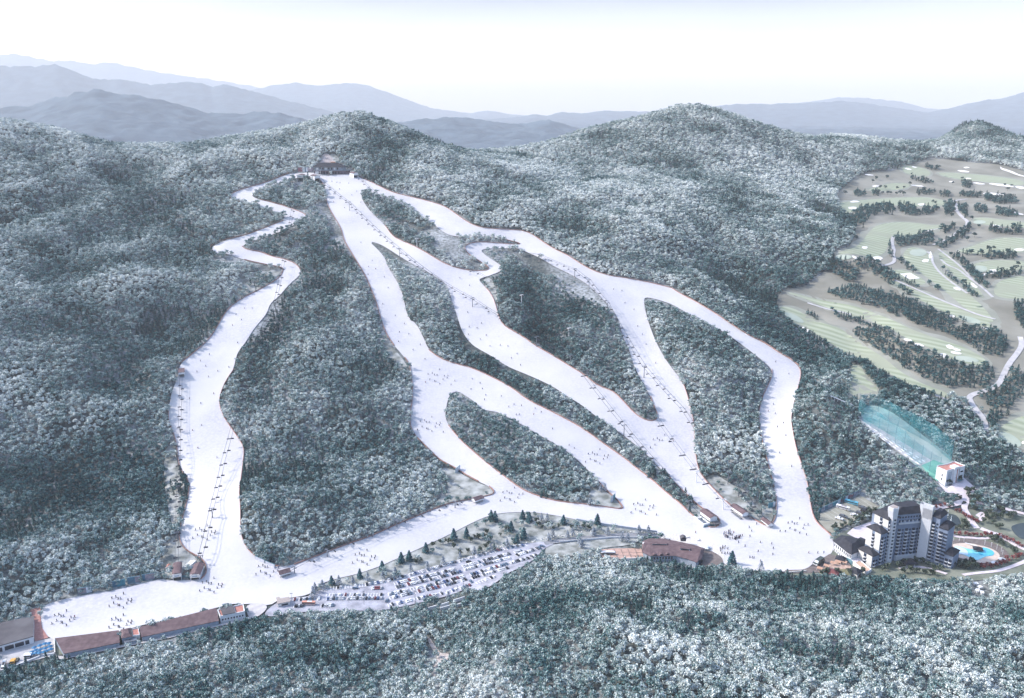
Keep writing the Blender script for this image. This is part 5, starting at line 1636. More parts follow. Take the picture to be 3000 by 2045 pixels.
def build_hotel():
    B = {k: P(*hz([p])[0]) for k, p in dict(
        c0=(1470, 1135), c1=(1795, 1100), s0=(1792, 1112), s1=(1922, 1152), r1=(2025, 1184), r2=(2145, 1220), r3=(2262, 1252),
        k3=(1172, 1236), k2=(1240, 1203), k1=(1318, 1172), t0=(1372, 1190), t1=(1425, 1150)).items()}
    o = B['c0']
    base = -0.5
    root = empty('hotel', (o.x, o.y, base), 0, 'tall stepped hotel with white towers, balconies and dark roofs beside the pool', 'hotel')
    v2 = lambda k: Vector((B[k].x - o.x, B[k].y - o.y))
    N = [0]
    win_stuff = MB()
    wins = [0]
    bal_mesh = {}
    def balcony(w, depth=1.7):
        key = round(w, 1)
        if key not in bal_mesh:
            m = MB()
            n = 6
            out, inn = [], []
            for i in range(n + 1):
                x = -w / 2 + w * i / n
                y = -depth * (0.72 + 0.28 * math.sin(math.pi * i / n))
                out.append((x, y)); inn.append((x * .93, y + .18))
            m.prism([(-w / 2, 0.1)] + out + [(w / 2, 0.1)], 0, .25)
            for i in range(n):
                m.prism([out[i], out[i + 1], inn[i + 1], inn[i]], .25, 1.2)
            m.prism([(-w / 2, .1), out[0], inn[0], (-w / 2 * .93, .1)], .25, 1.2)
            m.prism([(w / 2, .1), (w / 2 * .93, .1), inn[-1], out[-1]], .25, 1.2)
            bal_mesh[key] = m.mesh('balcony', M_SLAB)
        return bal_mesh[key]
    def put(me, name, p, ang, z):
        q = bpy.data.objects.new(name, me)
        COL.objects.link(q)
        q.parent = root
        q.location = (p.x, p.y, z)
        q.rotation_euler = (0, 0, ang)
        return q
    wmesh = {}
    def window(p, ang, z, w, h):
        """dark recessed window with a pale surround"""
        key = (round(w, 1), round(h, 1))
        if key not in wmesh:
            wmesh[key] = mb().box(-w / 2, w / 2, -.10, .25, 0, h).mesh('window', M_SHUT)
        if wins[0] < 100:
            wins[0] += 1
            put(wmesh[key], 'window', p, ang, z)
        else:
            c, s = math.cos(ang), math.sin(ang)
            V = [(x, y, zz) for zz in (0, h) for x, y in ((-w / 2, -.10), (w / 2, -.10), (w / 2, .25), (-w / 2, .25))]
            win_stuff.add([(p.x + x * c - y * s, p.y + x * s + y * c, z + zz) for x, y, zz in V], [(3, 2, 1, 0), (4, 5, 6, 7), (0, 1, 5, 4), (1, 2, 6, 5), (2, 3, 7, 6), (3, 0, 4, 7)])
    def facade(a, b, z0, z1, cols, fh=3.55, skip_top=0.6):
        """cols: (fraction along a->b, width, 'b' balcony bay | 'w' window); outside on the right of a->b"""
        d = b - a
        L = d.length
        ang = math.atan2(d.y, d.x)
        floors = int((z1 - z0 - skip_top) / fh)
        for f, w, kd in cols:
            p = a + d * f
            for k in range(floors):
                z = z0 + fh * k
                if kd == 'b':
                    window(p, ang, z + .25, w * .9, 2.95)
                    put(balcony(w), 'balcony', p, ang, z)
                else:
                    window(p, ang, z + .9, w * 1.15, 1.7)
    def block(name, poly, h, m, roof_h=4.5, ridge=.5, over=1.0, roofm=M_ROOFD):
        pl = [(p.x, p.y) for p in poly]
        mb().prism(pl, -3, h).build('wall', m, root)
        if roof_h:
            mb().hip(pl, h, roof_h, over, ridge, .5).build('roof', roofm, root)
    back = Vector((0.10, 1.0)).normalized()
    # main centre block
    c0, c1 = v2('c0'), v2('c1')
    dC = (c1 - c0).normalized()
    nC = Vector((-dC.y, dC.x))
    cl, cr = c0 - dC * 3, c1 + dC * 4
    block('c', [cl, cr, cr + nC * 17, cl + nC * 17], 47, M_FACADE, 5.5, .62)
    # right wing, three steps down
    s0, s1, r1, r2, r3 = v2('s0'), v2('s1'), v2('r1'), v2('r2'), v2('r3')
    dR = (r3 - s1).normalized()
    nR = Vector((-dR.y, dR.x))
    block('r1', [s1 - dR * 1.0, r1, r1 + nR * 16, s1 - dR * 1.0 + nR * 16], 47.5, M_FACADE, 4.5, .5)
    block('r2', [r1, r2, r2 + nR * 16, r1 + nR * 16], 38.5, M_FACADE, 3.8, .5)
    block('r3', [r2, r3, r3 + nR * 15, r2 + nR * 15], 14.5, M_FACADE, 3.2, .5)
    # left wing, three steps down towards the front left
    k3, k2, k1, t1 = v2('k3'), v2('k2'), v2('k1'), v2('t1')
    dL = (t1 - k3).normalized()
    nL = Vector((-dL.y, dL.x))
    W3 = 16.5
    k2 = k3 + dL * (k2 - k3).dot(dL)
    k1 = k3 + dL * (k1 - k3).dot(dL)
    block('l3', [k3, k2, k2 + nL * W3, k3 + nL * W3], 11.5, M_FACADE, 3.6, .42)
    block('l2', [k2, k1, k1 + nL * (W3 - .5), k2 + nL * (W3 - .5)], 32.5, M_FACADE, 3.8, .42)
    e = t1 + dL * 10
    block('l1', [k1, e, e + nL * (W3 + 2), k1 + nL * (W3 + 2)], 44.5, M_FACADE, 4.6, .5)
    # end faces of the steps: their sunlit tone put into cream panels
    for kk, z0, z1 in ((k3, 0, 11.5), (k2, 15.2, 32.5), (k1, 36.3, 44.5)):
        a, b = kk + nL * (W3 - .7), kk + nL * .2
        for f0, f1 in ((0.0, .40), (.60, 1.0)):
            p, q = a + (b - a) * f0, a + (b - a) * f1
            mb().prism([(p.x, p.y), (q.x, q.y), ((q - dL * .35).x, (q - dL * .35).y), ((p - dL * .35).x, (p - dL * .35).y)], z0, z1 - .3).build('end_wall', M_CREAM, root)
        facade(a, b, z0 + .2, z1, [(.5, 3.0, 'b')], 3.55)
    # dark right hand face of the left wing
    facade(k3, k2, 0.5, 11.5, [(.3, 2.8, 'b'), (.75, 2.2, 'w')])
    facade(k2, k1, 0.5, 32.5, [(.3, 3.0, 'b'), (.75, 1.6, 'w')])
    facade(k1, t1, 0.5, 44.5, [(.2, 3.0, 'b'), (.5, 1.4, 'w'), (.8, 3.0, 'b')])
    # white towers: tall blank slab and the slim corner tower with slit windows
    dS = (s1 - s0).normalized()
    nS = Vector((-dS.y, dS.x))
    a, b = s0 - nS * 2.6, s1 - nS * 2.6
    pl = [a, b, b + nS * 4.5, a + nS * 4.5]
    mb().prism([(p.x, p.y) for p in pl], -3, 54).build('tower', M_SLAB, root)
    up = [a - dS * 3.0, b, b + nS * 4.5, a - dS * 3.0 + nS * 4.5]
    # flared head with an open top
    V = [(p.x, p.y, 44) for p in pl] + [(p.x, p.y, 54) for p in up] + [(p.x, p.y, 57.5) for p in up]
    F = [(i, (i + 1) % 4, 4 + (i + 1) % 4, 4 + i) for i in range(4)] + [(4 + i, 4 + (i + 1) % 4, 8 + (i + 1) % 4, 8 + i) for i in range(4)]
    mb().add(V, F).build('tower_head', M_SLAB, root)
    mb().prism([(p.x, p.y) for p in [a - dS * 2.2 + nS * 1, b - dS * 1 + nS * 1, b - dS * 1 + nS * 3.8, a - dS * 2.2 + nS * 3.8]], 54.1, 55.2).build('plant_deck', M_ROOFG, root)
    for k in range(5):
        p = a + dS * (0.5 + 1.6 * k) + nS * 2.4
        mb().bar((p.x, p.y, 55.2), (p.x, p.y, 56.9), .7, 8).build('vent', M_WHITE, root)
    t0 = v2('t0')
    tl = [t0 + dL * 1.5, t0 + dL * 5.0 - nL * 1.6, t0 + dL * 8.0 + nL * 0.2, t0 + dL * 7.5 + nL * 5, t0 + nL * 4.5 + dL * 1.0]
    mb().prism([(p.x, p.y) for p in tl], -3, 50).build('corner_tower', M_SLAB, root)
    cx, cy = sum(p.x for p in tl) / 5, sum(p.y for p in tl) / 5
    hd = [((p.x - cx) * 1.25 + cx - .5, (p.y - cy) * 1.25 + cy) for p in tl]
    V = [(p.x, p.y, 45) for p in tl] + [(*p, 54) for p in hd] + [(*p, 57) for p in hd]
    F = [(i, (i + 1) % 5, 5 + (i + 1) % 5, 5 + i) for i in range(5)] + [(5 + i, 5 + (i + 1) % 5, 10 + (i + 1) % 5, 10 + i) for i in range(5)] + [(10, 11, 12, 13, 14)]
    mb().add(V, F).build('corner_tower_head', M_SLAB, root)
    mb().prism([((x - cx) * .78 + cx, (y - cy) * .78 + cy) for x, y in hd], 57.05, 57.5).build('roof_deck', M_STONE, root)
    facade(tl[0], tl[1], 4, 49, [(.6, 1.6, 'w')], 3.55)
    facade(tl[1], tl[2], 4, 49, [(.5, 2.0, 'w')], 3.55)
    # centre facade: four balcony bays with small windows between, upper two floors banded
    facade(cl + dC * 3.4, cr, 4.0, 36.5, [(.06, 3.5, 'b'), (.19, 1.4, 'w'), (.32, 3.5, 'b'), (.45, 1.4, 'w'), (.58, 3.5, 'b'), (.71, 1.4, 'w'), (.84, 3.5, 'b')])
    facade(cl + dC * 3.4, cr, 38.5, 47, [(.04 + .1 * i, 1.5, 'w') for i in range(9)], 3.55)
    p, q = cl + dC * 3, cr
    mb().prism([(p.x, p.y), (q.x, q.y), ((q - nC * 1.4).x, (q - nC * 1.4).y), ((p - nC * 1.4).x, (p - nC * 1.4).y)], 37.2, 38.4).build('balcony_band', M_SLAB, root)
    for i in range(7):
        pp = p + (q - p) * ((i + .5) / 7)
        mb().box(-.35, .35, -.3, .3, 38.4, 41).build('frame', M_SLAB, root, (pp.x - nC.x * 1.1, pp.y - nC.y * 1.1, 0), math.atan2(dC.y, dC.x))
    # right wing facades
    facade(s1, r1, 3.5, 46.5, [(.25, 3.3, 'b'), (.7, 1.6, 'w')])
    facade(r1, r2, 3.5, 38, [(.28, 3.8, 'b'), (.66, 1.8, 'w'), (.9, 1.4, 'w')])
    facade(r2, r3, 3.5, 14.5, [(.3, 3.0, 'b'), (.75, 3.0, 'b')])
    if win_stuff.v:
        w = win_stuff.build('windows', M_SHUT, root)
        w['kind'] = 'stuff'
    # low entrance floor
    mb().prism([(p.x, p.y) for p in (c0 - nC * 1.5 + dC * 2, c1 - nC * 1.5 - dC * 1, c1 + nC * .5, c0 + nC * .5)], -3, 4.2).build('lobby', M_SLAB, root)
    global NO_TREES
    allp = [k3, k2, s0, s1, r3, r3 + nR * 16, cr + nC * 18, cl + nC * 18, e + nL * 20, k3 + nL * 18]
    for grp in ([k3, e, e + nL * 20, k3 + nL * 18], [cl - nC * 3, cr - nC * 3, cr + nC * 18, cl + nC * 18], [s1 - nR * 2, r3 - nR * 2, r3 + nR * 17, s1 + nR * 17]):
        NO_TREES |= raster([np.array([(p.x + o.x, p.y + o.y) for p in grp])])
    return root, (o, c0, c1, dC, nC, dL, nL, k3)
HOTEL, HF = build_hotel()

# entrance canopy in front of the hotel
g = P(*hz([(1690, 1150)])[0], 4)
t = empty('entrance_canopy', (g.x, g.y, g.z), RAD(8), 'dark hipped porch in front of the hotel entrance', 'canopy')
for sx in (-4, 4):
    for sy in (-3, 3):
        mb().bar((sx, sy, -2), (sx, sy, 4.2), .35, 8).build('column', M_SLAB, t)
mb().hip([(-6, -4.5), (6, -4.5), (6, 4.5), (-6, 4.5)], 4.2, 2.6, .6, .4).build('roof', M_ROOFD, t)
# banquet hall with the broad hipped roof
t, q = building_px('banquet_hall', 'low hall with a broad dark hipped roof between the snow and the hotel', 'hall', hz([(655, 850), (770, 785), (870, 800), (1085, 870), (1085, 940), (1000, 1005), (905, 1040), (845, 1010)]), 11, M_WHITE)
mb().prism(shrink(q, 1.2), -4, 11).build('wall', M_WHITE, t)
mb().hip(q, 10.8, 5.2, .4, .42, .5).build('roof', M_ROOFD, t)
w0 = shrink(q, 1.2)
for i, j, n_ in ((0, 7, 7), (7, 6, 3)):
    for k in range(n_):
        on_wall(t, w0[i], w0[j], 'window', M_SHUT, (k + .25) / n_, (k + .75) / n_, 6.2, 9.2, .1, .2)
        on_wall(t, w0[i], w0[j], 'window', M_SHUT, (k + .3) / n_, (k + .7) / n_, 1.2, 3.8, .1, .2)
mb().prism([mid(w0[7], w0[6], 0), mid(w0[7], w0[6], 1), (w0[6][0] + .5, w0[6][1] - 3), (w0[7][0] + .5, w0[7][1] - 3)], -2, 5).build('glazed_bay', M_TEAL, t)
def pavilion(px, up, w, d, h, rz, label, name='pavilion', roof=M_ROOFD, wall=M_CREAM, rh=2.4, group='small pavilions round the hotel'):
    g = P(*px, up)
    t = empty(name, (g.x, g.y, g.z), rz, label, name.replace('_', ' '), group)
    mb().box(-w / 2, w / 2, -d / 2, d / 2, -2, h).build('wall', wall, t)
    mb().hip([(-w / 2, -d / 2), (w / 2, -d / 2), (w / 2, d / 2), (-w / 2, d / 2)], h, rh, .9, .3).build('roof', roof, t)
    mb().box(-w * .3, w * .3, -d / 2 - .06, -d / 2 + .1, .3, h * .7).build('doorway', M_SHUT, t)
    return t
pavilion(hz([(757, 1100)])[0], 4, 8, 7, 4, RAD(-30), 'dark roofed pavilion on the orange terrace, below the banquet hall')
pavilion(hz([(1050, 860)])[0], 9, 13, 11, 8, RAD(37), 'dark roofed low block joining the banquet hall to the hotel', roof=M_ROOFD, wall=M_FACADE)
t, q = building_px('podium', 'terrace podium with an orange deck in front of the stepped hotel wing', 'terrace', hz([(900, 1125), (1005, 1080), (1020, 1130), (1150, 1225), (1180, 1240), (1110, 1275)]), 4, M_WHITE)
mb().prism(q, -3, 4).build('wall', M_WHITE, t)
mb().prism(shrink(q, .8), 4, 4.15).build('deck', mat('apricot_deck', (0.50, 0.33, 0.24), .85, c2=(0.60, 0.43, 0.34), scale=.4), t)
mb().prism([mid(q[0], q[1], 0), mid(q[0], q[1], 1), mid(q[1], q[2], .9), mid(q[0], q[5], .25)], 4.15, 4.3).build('pink_floor', M_PINK, t)
for i in range(6):
    on_wall(t, q[(i + 1) % 6], q[i], 'parapet', M_WHITE, 0, 1, 4, 5, .02, .4)
for k, (x, y) in enumerate(((470, 1275), (560, 1240), (650, 1200), (720, 1185), (800, 1190))):
    g = P(*hz([(x, y)])[0])
    o = empty('terrace_kiosk', (g.x, g.y, g.z + 1.1), RAD(-35), '%s small orange awning from the left on the hotel terrace' % ORD(k + 1).capitalize(), 'awning', 'orange awnings on the hotel terrace')
    mb().add([(-2.6, -1.6, 2.3), (2.6, -1.6, 2.3), (2.6, 1.6, 3.1), (-2.6, 1.6, 3.1)], [(0, 1, 2, 3)]).add([(-2.6, -1.6, 2.2), (2.6, -1.6, 2.2), (2.6, 1.6, 3.0), (-2.6, 1.6, 3.0)], [(3, 2, 1, 0)]).build('awning_cloth', mat('orange_cloth', (0.46, 0.28, 0.20), .8) if k == 0 else bpy.data.materials['orange_cloth'], o)
    for sx in (-2.4, 2.4):
        mb().bar((sx, -1.5, 0), (sx, -1.5, 2.25), .08, 5).build('leg', M_WHITE, o)
pavilion(hz([(640, 1275)])[0], 4, 11, 8, 3.2, RAD(-32), 'maroon roofed garden pavilion below the orange terrace', roof=mat('maroon_roof', (0.20, 0.07, 0.07), .8), rh=2.6)
pavilion(hz([(825, 1280)])[0], 4, 9, 7, 3.2, RAD(-32), 'olive roofed garden pavilion below the orange terrace', roof=mat('olive_roof', (0.17, 0.16, 0.09), .8), rh=2.6)
pavilion(hz([(960, 1255)])[0], 5, 9, 9, 4, RAD(40), 'dark roofed round pavilion at the foot of the podium', rh=2.8)
# pool house, parasols and lamp posts round the pool
g = P(*pz([(990, 860)])[0], 3)
t = empty('pool_bar', (g.x, g.y, g.z), RAD(-20), 'dark roofed bar hut standing beside the swimming pool', 'bar')
for sx in (-3.4, 3.4):
    for sy in (-2.6, 2.6):
        mb().bar((sx, sy, -1), (sx, sy, 3.2), .2, 6).build('post', M_STEEL, t)
mb().hip([(-4, -3.2), (4, -3.2), (4, 3.2), (-4, 3.2)], 3.2, 1.8, .6, .3).build('roof', M_ROOFD, t)
mb().box(-3, 3, -2.4, 2.0, -.5, 1.2).build('counter', M_STONE, t)
for k, (x, y, nm) in enumerate(((1550, 1085, 'right'), (1388, 1170, 'left'))):
    g = P(*pz([(x, y)])[0], 3)
    t = empty('garden_parasol', (g.x, g.y, g.z), 0, 'big round white parasol, %s one of the two at the right end of the pool' % nm, 'parasol', 'round white parasols by the pool')
    mb().cone((0, 0), 3.4, 2.7, 3.7, 14).build('canopy', M_WHITE, t)
    mb().bar((0, 0, 0), (0, 0, 3.0), .12, 6).build('pole', M_STEEL, t)
for k, (x, y) in enumerate(((420, 690), (548, 705), (660, 710), (1140, 780), (1295, 830), (1420, 885), (1525, 940), (1552, 1015))):
    g = P(*pz([(x, y)])[0])
    t = empty('lamp_post', (g.x, g.y, g.z + .9), 0, '%s white lamp post from the left round the pool deck' % ORD(k + 1).capitalize(), 'lamp post', 'white lamp posts round the pool')
    mb().bar((0, 0, 0), (0, 0, 4.6), .16, 6).build('pole', M_WHITE, t)
    mb().bar((0, 0, 4.6), (0, 0, 5.3), .4, 8, 0, .15).build('lamp', M_CREAM, t)
t = empty('pool_slide', P(*pz([(820, 800)])[0]) + Vector((0, 0, 1)), RAD(120), 'slim white slide running into the pool beside the dark bar hut', 'slide')
mb().add([(-6, -.5, 2.4), (6, -.5, .1), (6, .5, .1), (-6, .5, 2.4), (-6, -.5, 2.7), (6, -.5, .4), (6, .5, .4), (-6, .5, 2.7)], [(3, 2, 1, 0), (4, 5, 6, 7), (0, 1, 5, 4), (1, 2, 6, 5), (2, 3, 7, 6), (3, 0, 4, 7)]).build('chute', M_WHITE, t)
for x in (-5, 0):
    mb().bar((x, 0, -.5), (x, 0, 1.1 - x * .2), .12, 6).build('leg', M_STEEL, t)
M_FOAM = mat('fountain_spray', (0.75, 0.80, 0.83), 0.6)
for k, (x, y) in enumerate(((275, 150), (348, 290))):
    g = P(*pz([(x, y)])[0])
    m = MB()
    rn = random.Random(k)
    for i in range(26):
        a, r = rn.uniform(0, 6.28), rn.uniform(.1, 1.3)
        z = rn.uniform(0, 1)
        rr = r * (1.1 - z)
        m.bar((rr * math.cos(a), rr * math.sin(a), z * 8), (rr * 1.15 * math.cos(a), rr * 1.15 * math.sin(a), z * 8 + 1.3), .22, 5, 0, .05)
    o = m.build('fountain', M_FOAM, None, (g.x, g.y, g.z + 1.0))
    tag(o, '%s white fountain jet in the dark pond behind the hotel' % ('far' if k == 0 else 'near'), 'fountain', 'fountains in the pond')
# driving range: building, netting and posts
c = [P(*rz_([p])[0]) for p in ((672, 760), (780, 815), (1130, 690))]
up = P(*rz_([(780, 815)])[0])
dB = Vector((c[2].x - c[1].x, c[2].y - c[1].y)); LB = dB.length; dB.normalize(); nB = Vector((-dB.y, dB.x))
t = empty('range_building', (c[1].x, c[1].y, c[1].z + .5), math.atan2(dB.y, dB.x), 'white building with a curved red roof edge at the lower end of the driving range', 'building')
WB = 13.0
n = 8
pl = [(0, 0), (LB, 0), (LB, WB)] + [(LB * (1 - i / n), WB + 2.2 * math.cos(math.pi * (i / n - .5)) * -1.0 + 1.2) for i in range(1, n)] + [(0, WB)]
h_ = 17.0
mb().prism(pl, -4, h_).build('wall', M_WHITE, t)
mb().prism(shrink(pl, .9), h_, h_ + .25).build('roof', M_REDT, t)
for i in range(len(pl)):
    on_wall(t, pl[(i + 1) % len(pl)], pl[i], 'parapet', M_WHITE, 0, 1, h_, h_ + 1.0, .03, .4) if i < 1 else None
mb().prism([(x, y) for x, y in pl[1:]][::-1] + [(x * .985 + LB * .008, y - .5 if y > 1 else y) for x, y in pl[1:]], h_, h_ + 1.1).build('curved_parapet', M_WHITE, t)
mb().box(LB * .36, LB * .62, -1.6, 5, -4, h_ + 2.6).build('stair_tower', M_WHITE, t)
mb().box(LB * .55, LB * .68, -1.0, .2, 1, h_ - .5).build('glazing', M_DARK, t)
mb().box(LB * .50, LB * .545, -1.75, -1.5, 1, h_ + .5).build('red_panel', M_REDT, t)
for k, (x0, x1) in enumerate(((.10, .14), (.17, .21), (.24, .28))):
    mb().box(LB * x0, LB * x1, -.12, .2, 2, h_ - 2).build('window', M_GREYW, t)
for z in (6, 11):
    mb().box(LB * .78, LB * .93, -.12, .2, z, z + 1.6).build('window', M_DARK, t)
for z in (4, 8.5):
    mb().box(-.12, .2, WB * .35, WB * .43, z, z + 3).build('window', M_DARK, t)
mb().box(LB * .55, LB * .85, -4.5, -.05, 3.4, 3.8).build('porch_roof', M_TEAL, t)
NO_TREES |= raster([np.array([(c[1].x + dB.x * a - dB.y * b, c[1].y + dB.y * a + dB.x * b) for a, b in ((-3, -6), (LB + 3, -6), (LB + 3, WB + 5), (-3, WB + 5))])])

def mat_net():
    m = bpy.data.materials.new('teal_netting')
    m.use_nodes = True
    t = m.node_tree
    b = t.nodes['Principled BSDF']
    tc = t.nodes.new('ShaderNodeTexCoord').outputs['Object']
    n = noise_node(t, tc, 0.05, 4, .35, .65)
    t.links.new(mixc(t, n, (0.01, 0.17, 0.22), (0.03, 0.30, 0.35)), b.inputs['Base Color'])
    b.inputs['Roughness'].default_value = 0.8
    mr = t.nodes.new('ShaderNodeMapRange')
    mr.inputs['To Min'].default_value = 0.14
    mr.inputs['To Max'].default_value = 0.38
    t.links.new(n, mr.inputs['Value'])
    t.links.new(mr.outputs[0], b.inputs['Alpha'])
    return m
M_TNET = mat_net()
def net(base_px, h, label):
    pts = [P(*p) for p in base_px]
    o0 = pts[0]
    t = empty('range_netting', o0, 0, label, 'netting', 'teal driving range netting')
    v = [p - o0 for p in pts]
    m = MB()
    for a, b in zip(v[:-1], v[1:]):
        k = 6
        for i in range(k):
            p, q = a.lerp(b, i / k), a.lerp(b, (i + 1) / k)
            sag = lambda f: 1.2 * 4 * f * (1 - f)
            m.add([(p.x, p.y, p.z), (q.x, q.y, q.z), (q.x, q.y, q.z + h - sag((i + 1) / k)), (p.x, p.y, p.z + h - sag(i / k))], [(0, 1, 2, 3)])
    m.build('net', M_TNET, t)
    for p in v:
        mb().bar((p.x, p.y, p.z - 2), (p.x, p.y, p.z + h + 1.0), .17, 6).build('pole', M_TEAL, t)
rg = fr_(2400, 1120, .1894)
net(rg([(640, 590), (795, 690), (915, 775), (1040, 880), (1170, 955), (1300, 1060), (1430, 1190), (1570, 1290), (1700, 1390), (1850, 1470)]), 24, 'tall near row of teal netting and posts along the driving range')
net(rg([(600, 500), (760, 480), (900, 530), (1060, 610), (1220, 690), (1380, 770), (1560, 870), (1740, 980), (1900, 1110), (2040, 1230)]), 26, 'far row of teal netting behind the driving range')
net(rg([(640, 590), (600, 500)]), 24, 'short end panel of teal netting at the upper end of the driving range')
# white pergola above the range
a, b = P(2431, 1172), P(2493, 1200)
d = b - a
t = empty('pergola', a + Vector((0, 0, .5)), math.atan2(d.y, d.x), 'long white roofed pergola in the trees above the driving range', 'pergola')
L = d.length
mb().add([(0, -1.2, 5), (L, -1.2, 5 + d.z), (L, 1.2, 5 + d.z), (0, 1.2, 5), (0, -1.2, 5.4), (L, -1.2, 5.4 + d.z), (L, 1.2, 5.4 + d.z), (0, 1.2, 5.4)], [(3, 2, 1, 0), (4, 5, 6, 7), (0, 1, 5, 4), (1, 2, 6, 5), (2, 3, 7, 6), (3, 0, 4, 7)]).build('roof', M_WHITE, t)
for k in range(7):
    x = L * (k + .3) / 7
    mb().bar((x, -1, -2), (x, -1, 5 + d.z * x / L), .2, 5).build('post', M_WHITE, t)
NO_TREES |= raster([ribbon_poly(np.array([(a.x, a.y), (b.x, b.y)]), 9)])
# range floor markings: rows of mats seen as pale bars
js = MB()
for k in range(10):
    f0, f1 = k / 10, (k + .55) / 10
    A0, A1 = Vector((2598, 1294)), Vector((2716, 1362))
    B0, B1 = Vector((2560, 1266)), Vector((2692, 1362))
    for r in range(3):
        u = .12 + .28 * r
        q = []
        for ff, uu in ((f0, u), (f1, u), (f1, u + .12), (f0, u + .12)):
            p = (Vector((2545, 1248)).lerp(Vector((2722, 1358)), ff)).lerp(Vector((2530, 1256)).lerp(Vector((2690, 1370)), ff), uu)
            w = P(p.x, p.y)
            q.append((w.x, w.y, w.z + 1.25))
        js.add(q, [(0, 1, 2, 3), (3, 2, 1, 0)])
tag(js.build('range_bay_markings', M_PAINT), kind='structure')
# ------------------------------------------------------------------ cars
def car_mesh(name, paint, van=False):
    m = MB()
    hw, L = (.92, 2.25) if not van else (1.0, 2.5)
    prof = [(-L, .35), (-L, .85), (-L * .72, 1.0), (-L * .42, 1.05), (-L * .22, 1.48), (L * .55, 1.5), (L * .86, 1.02), (L, .95), (L, .35)]
    if van:
        prof = [(-L, .35), (-L, .95), (-L * .8, 1.1), (-L * .55, 1.85), (L * .92, 1.9), (L, 1.0), (L, .35)]
    n = len(prof)
    V = [(-hw * (.8 if z > 1.2 else 1), y, z) for y, z in prof] + [(hw * (.8 if z > 1.2 else 1), y, z) for y, z in prof]
    F = [tuple(range(n)), tuple(range(2 * n - 1, n - 1, -1))] + [((i + 1) % n, i, n + i, n + (i + 1) % n) for i in range(n)]
    m.add(V, F, 0)
    # glass: windscreens and sides
    a, b = (3, 4) if not van else (2, 3)
    c, d = (5, 6) if not van else (4, 5)
    def gl(i, j, s):
        (y0, z0), (y1, z1) = prof[i], prof[j]
        dy = .03 * s
        m.add([(-hw * .72, y0 + dy, z0 + .05), (hw * .72, y0 + dy, z0 + .05), (hw * .66, y1 + dy, z1 - .02), (-hw * .66, y1 + dy, z1 - .02)], [(0, 1, 2, 3), (3, 2, 1, 0)], 1)
    gl(a, b, -1); gl(d, c, 1)
    for sx in (-1, 1):
        x0, x1 = sx * hw * .99, sx * hw * .82
        y0, y1 = prof[a][0] + .25, prof[d][0] - .2
        m.add([(x0, y0, 1.04), (x0, y1, 1.04), (x1, prof[c][0] - .15, prof[c][1] - .08), (x1, prof[b][0] + .15, prof[b][1] - .08)], [(0, 1, 2, 3), (3, 2, 1, 0)], 1)
        for y in (-L * .62, L * .62):
            m.bar((sx * (hw - .12), y, .33), (sx * (hw + .04), y, .33), .33, 10, 2)
    return m.mesh(name, [paint, M_DARK, M_BLACK])

PAINTS = [('silver', (0.50, 0.51, 0.54)), ('white', (0.72, 0.73, 0.75)), ('black', (0.02, 0.02, 0.025)), ('dark grey', (0.09, 0.10, 0.12)), ('dark red', (0.16, 0.04, 0.05)), ('blue', (0.06, 0.10, 0.22)), ('slate blue', (0.10, 0.15, 0.22))]
CARM = {}
for nm, c in PAINTS:
    CARM[nm] = car_mesh('parked_car_' + nm.replace(' ', '_'), mat('car_paint_' + nm.replace(' ', '_'), c, .35, .05, spec=.5))
ROWS = [
 ('top row against the bank', [(948,1729),(1031,1721),(1126,1708),(1250,1674),(1331,1650),(1434,1622),(1486,1608),(1545,1599)], .62),
 ('upper row of the long double block', [(1160,1713),(1250,1691),(1336,1669)], .72),
 ('lower row of the long double block', [(1164,1723),(1250,1703),(1348,1678)], .72),
 ('upper row of the second double block', [(1142,1744),(1250,1721),(1356,1692)], .75),
 ('lower row of the second double block', [(1146,1755),(1250,1731),(1363,1701)], .75),
 ('bottom row above the foreground trees', [(1142,1776),(1250,1752),(1376,1718)], .62),
 ('upper row of the right double block', [(1359,1662),(1491,1626)], .75),
 ('lower row of the right double block', [(1364,1671),(1499,1637)], .72),
 ('upper row of the lower right block', [(1382,1686),(1532,1644),(1570,1630)], .75),
 ('lower row of the lower right block', [(1386,1696),(1486,1668)], .75),
 ('short row near the road end', [(1511,1621),(1526,1617)], .8),
 ('last row near the road end', [(1516,1630),(1586,1606)], .72),
 ('short row at the lower right corner', [(1400,1710),(1455,1691)], .7),
 ('upper row of the left block', [(961,1747),(1117,1746)], .5),
 ('lower row of the left block', [(961,1758),(1117,1756)], .7),
 ('three car row above the left block', [(1094,1727),(1117,1726)], 1.0),
 ('row beside the grey kiosk', [(864,1760),(935,1757)], .7),
 ('small row at the lower left corner', [(866,1779),(887,1778)], 1.0),
 ('small row left of the snowy tree', [(946,1778),(975,1777)], 1.0),
]
marks = MB()
rng = random.Random(4)
ncar = 0
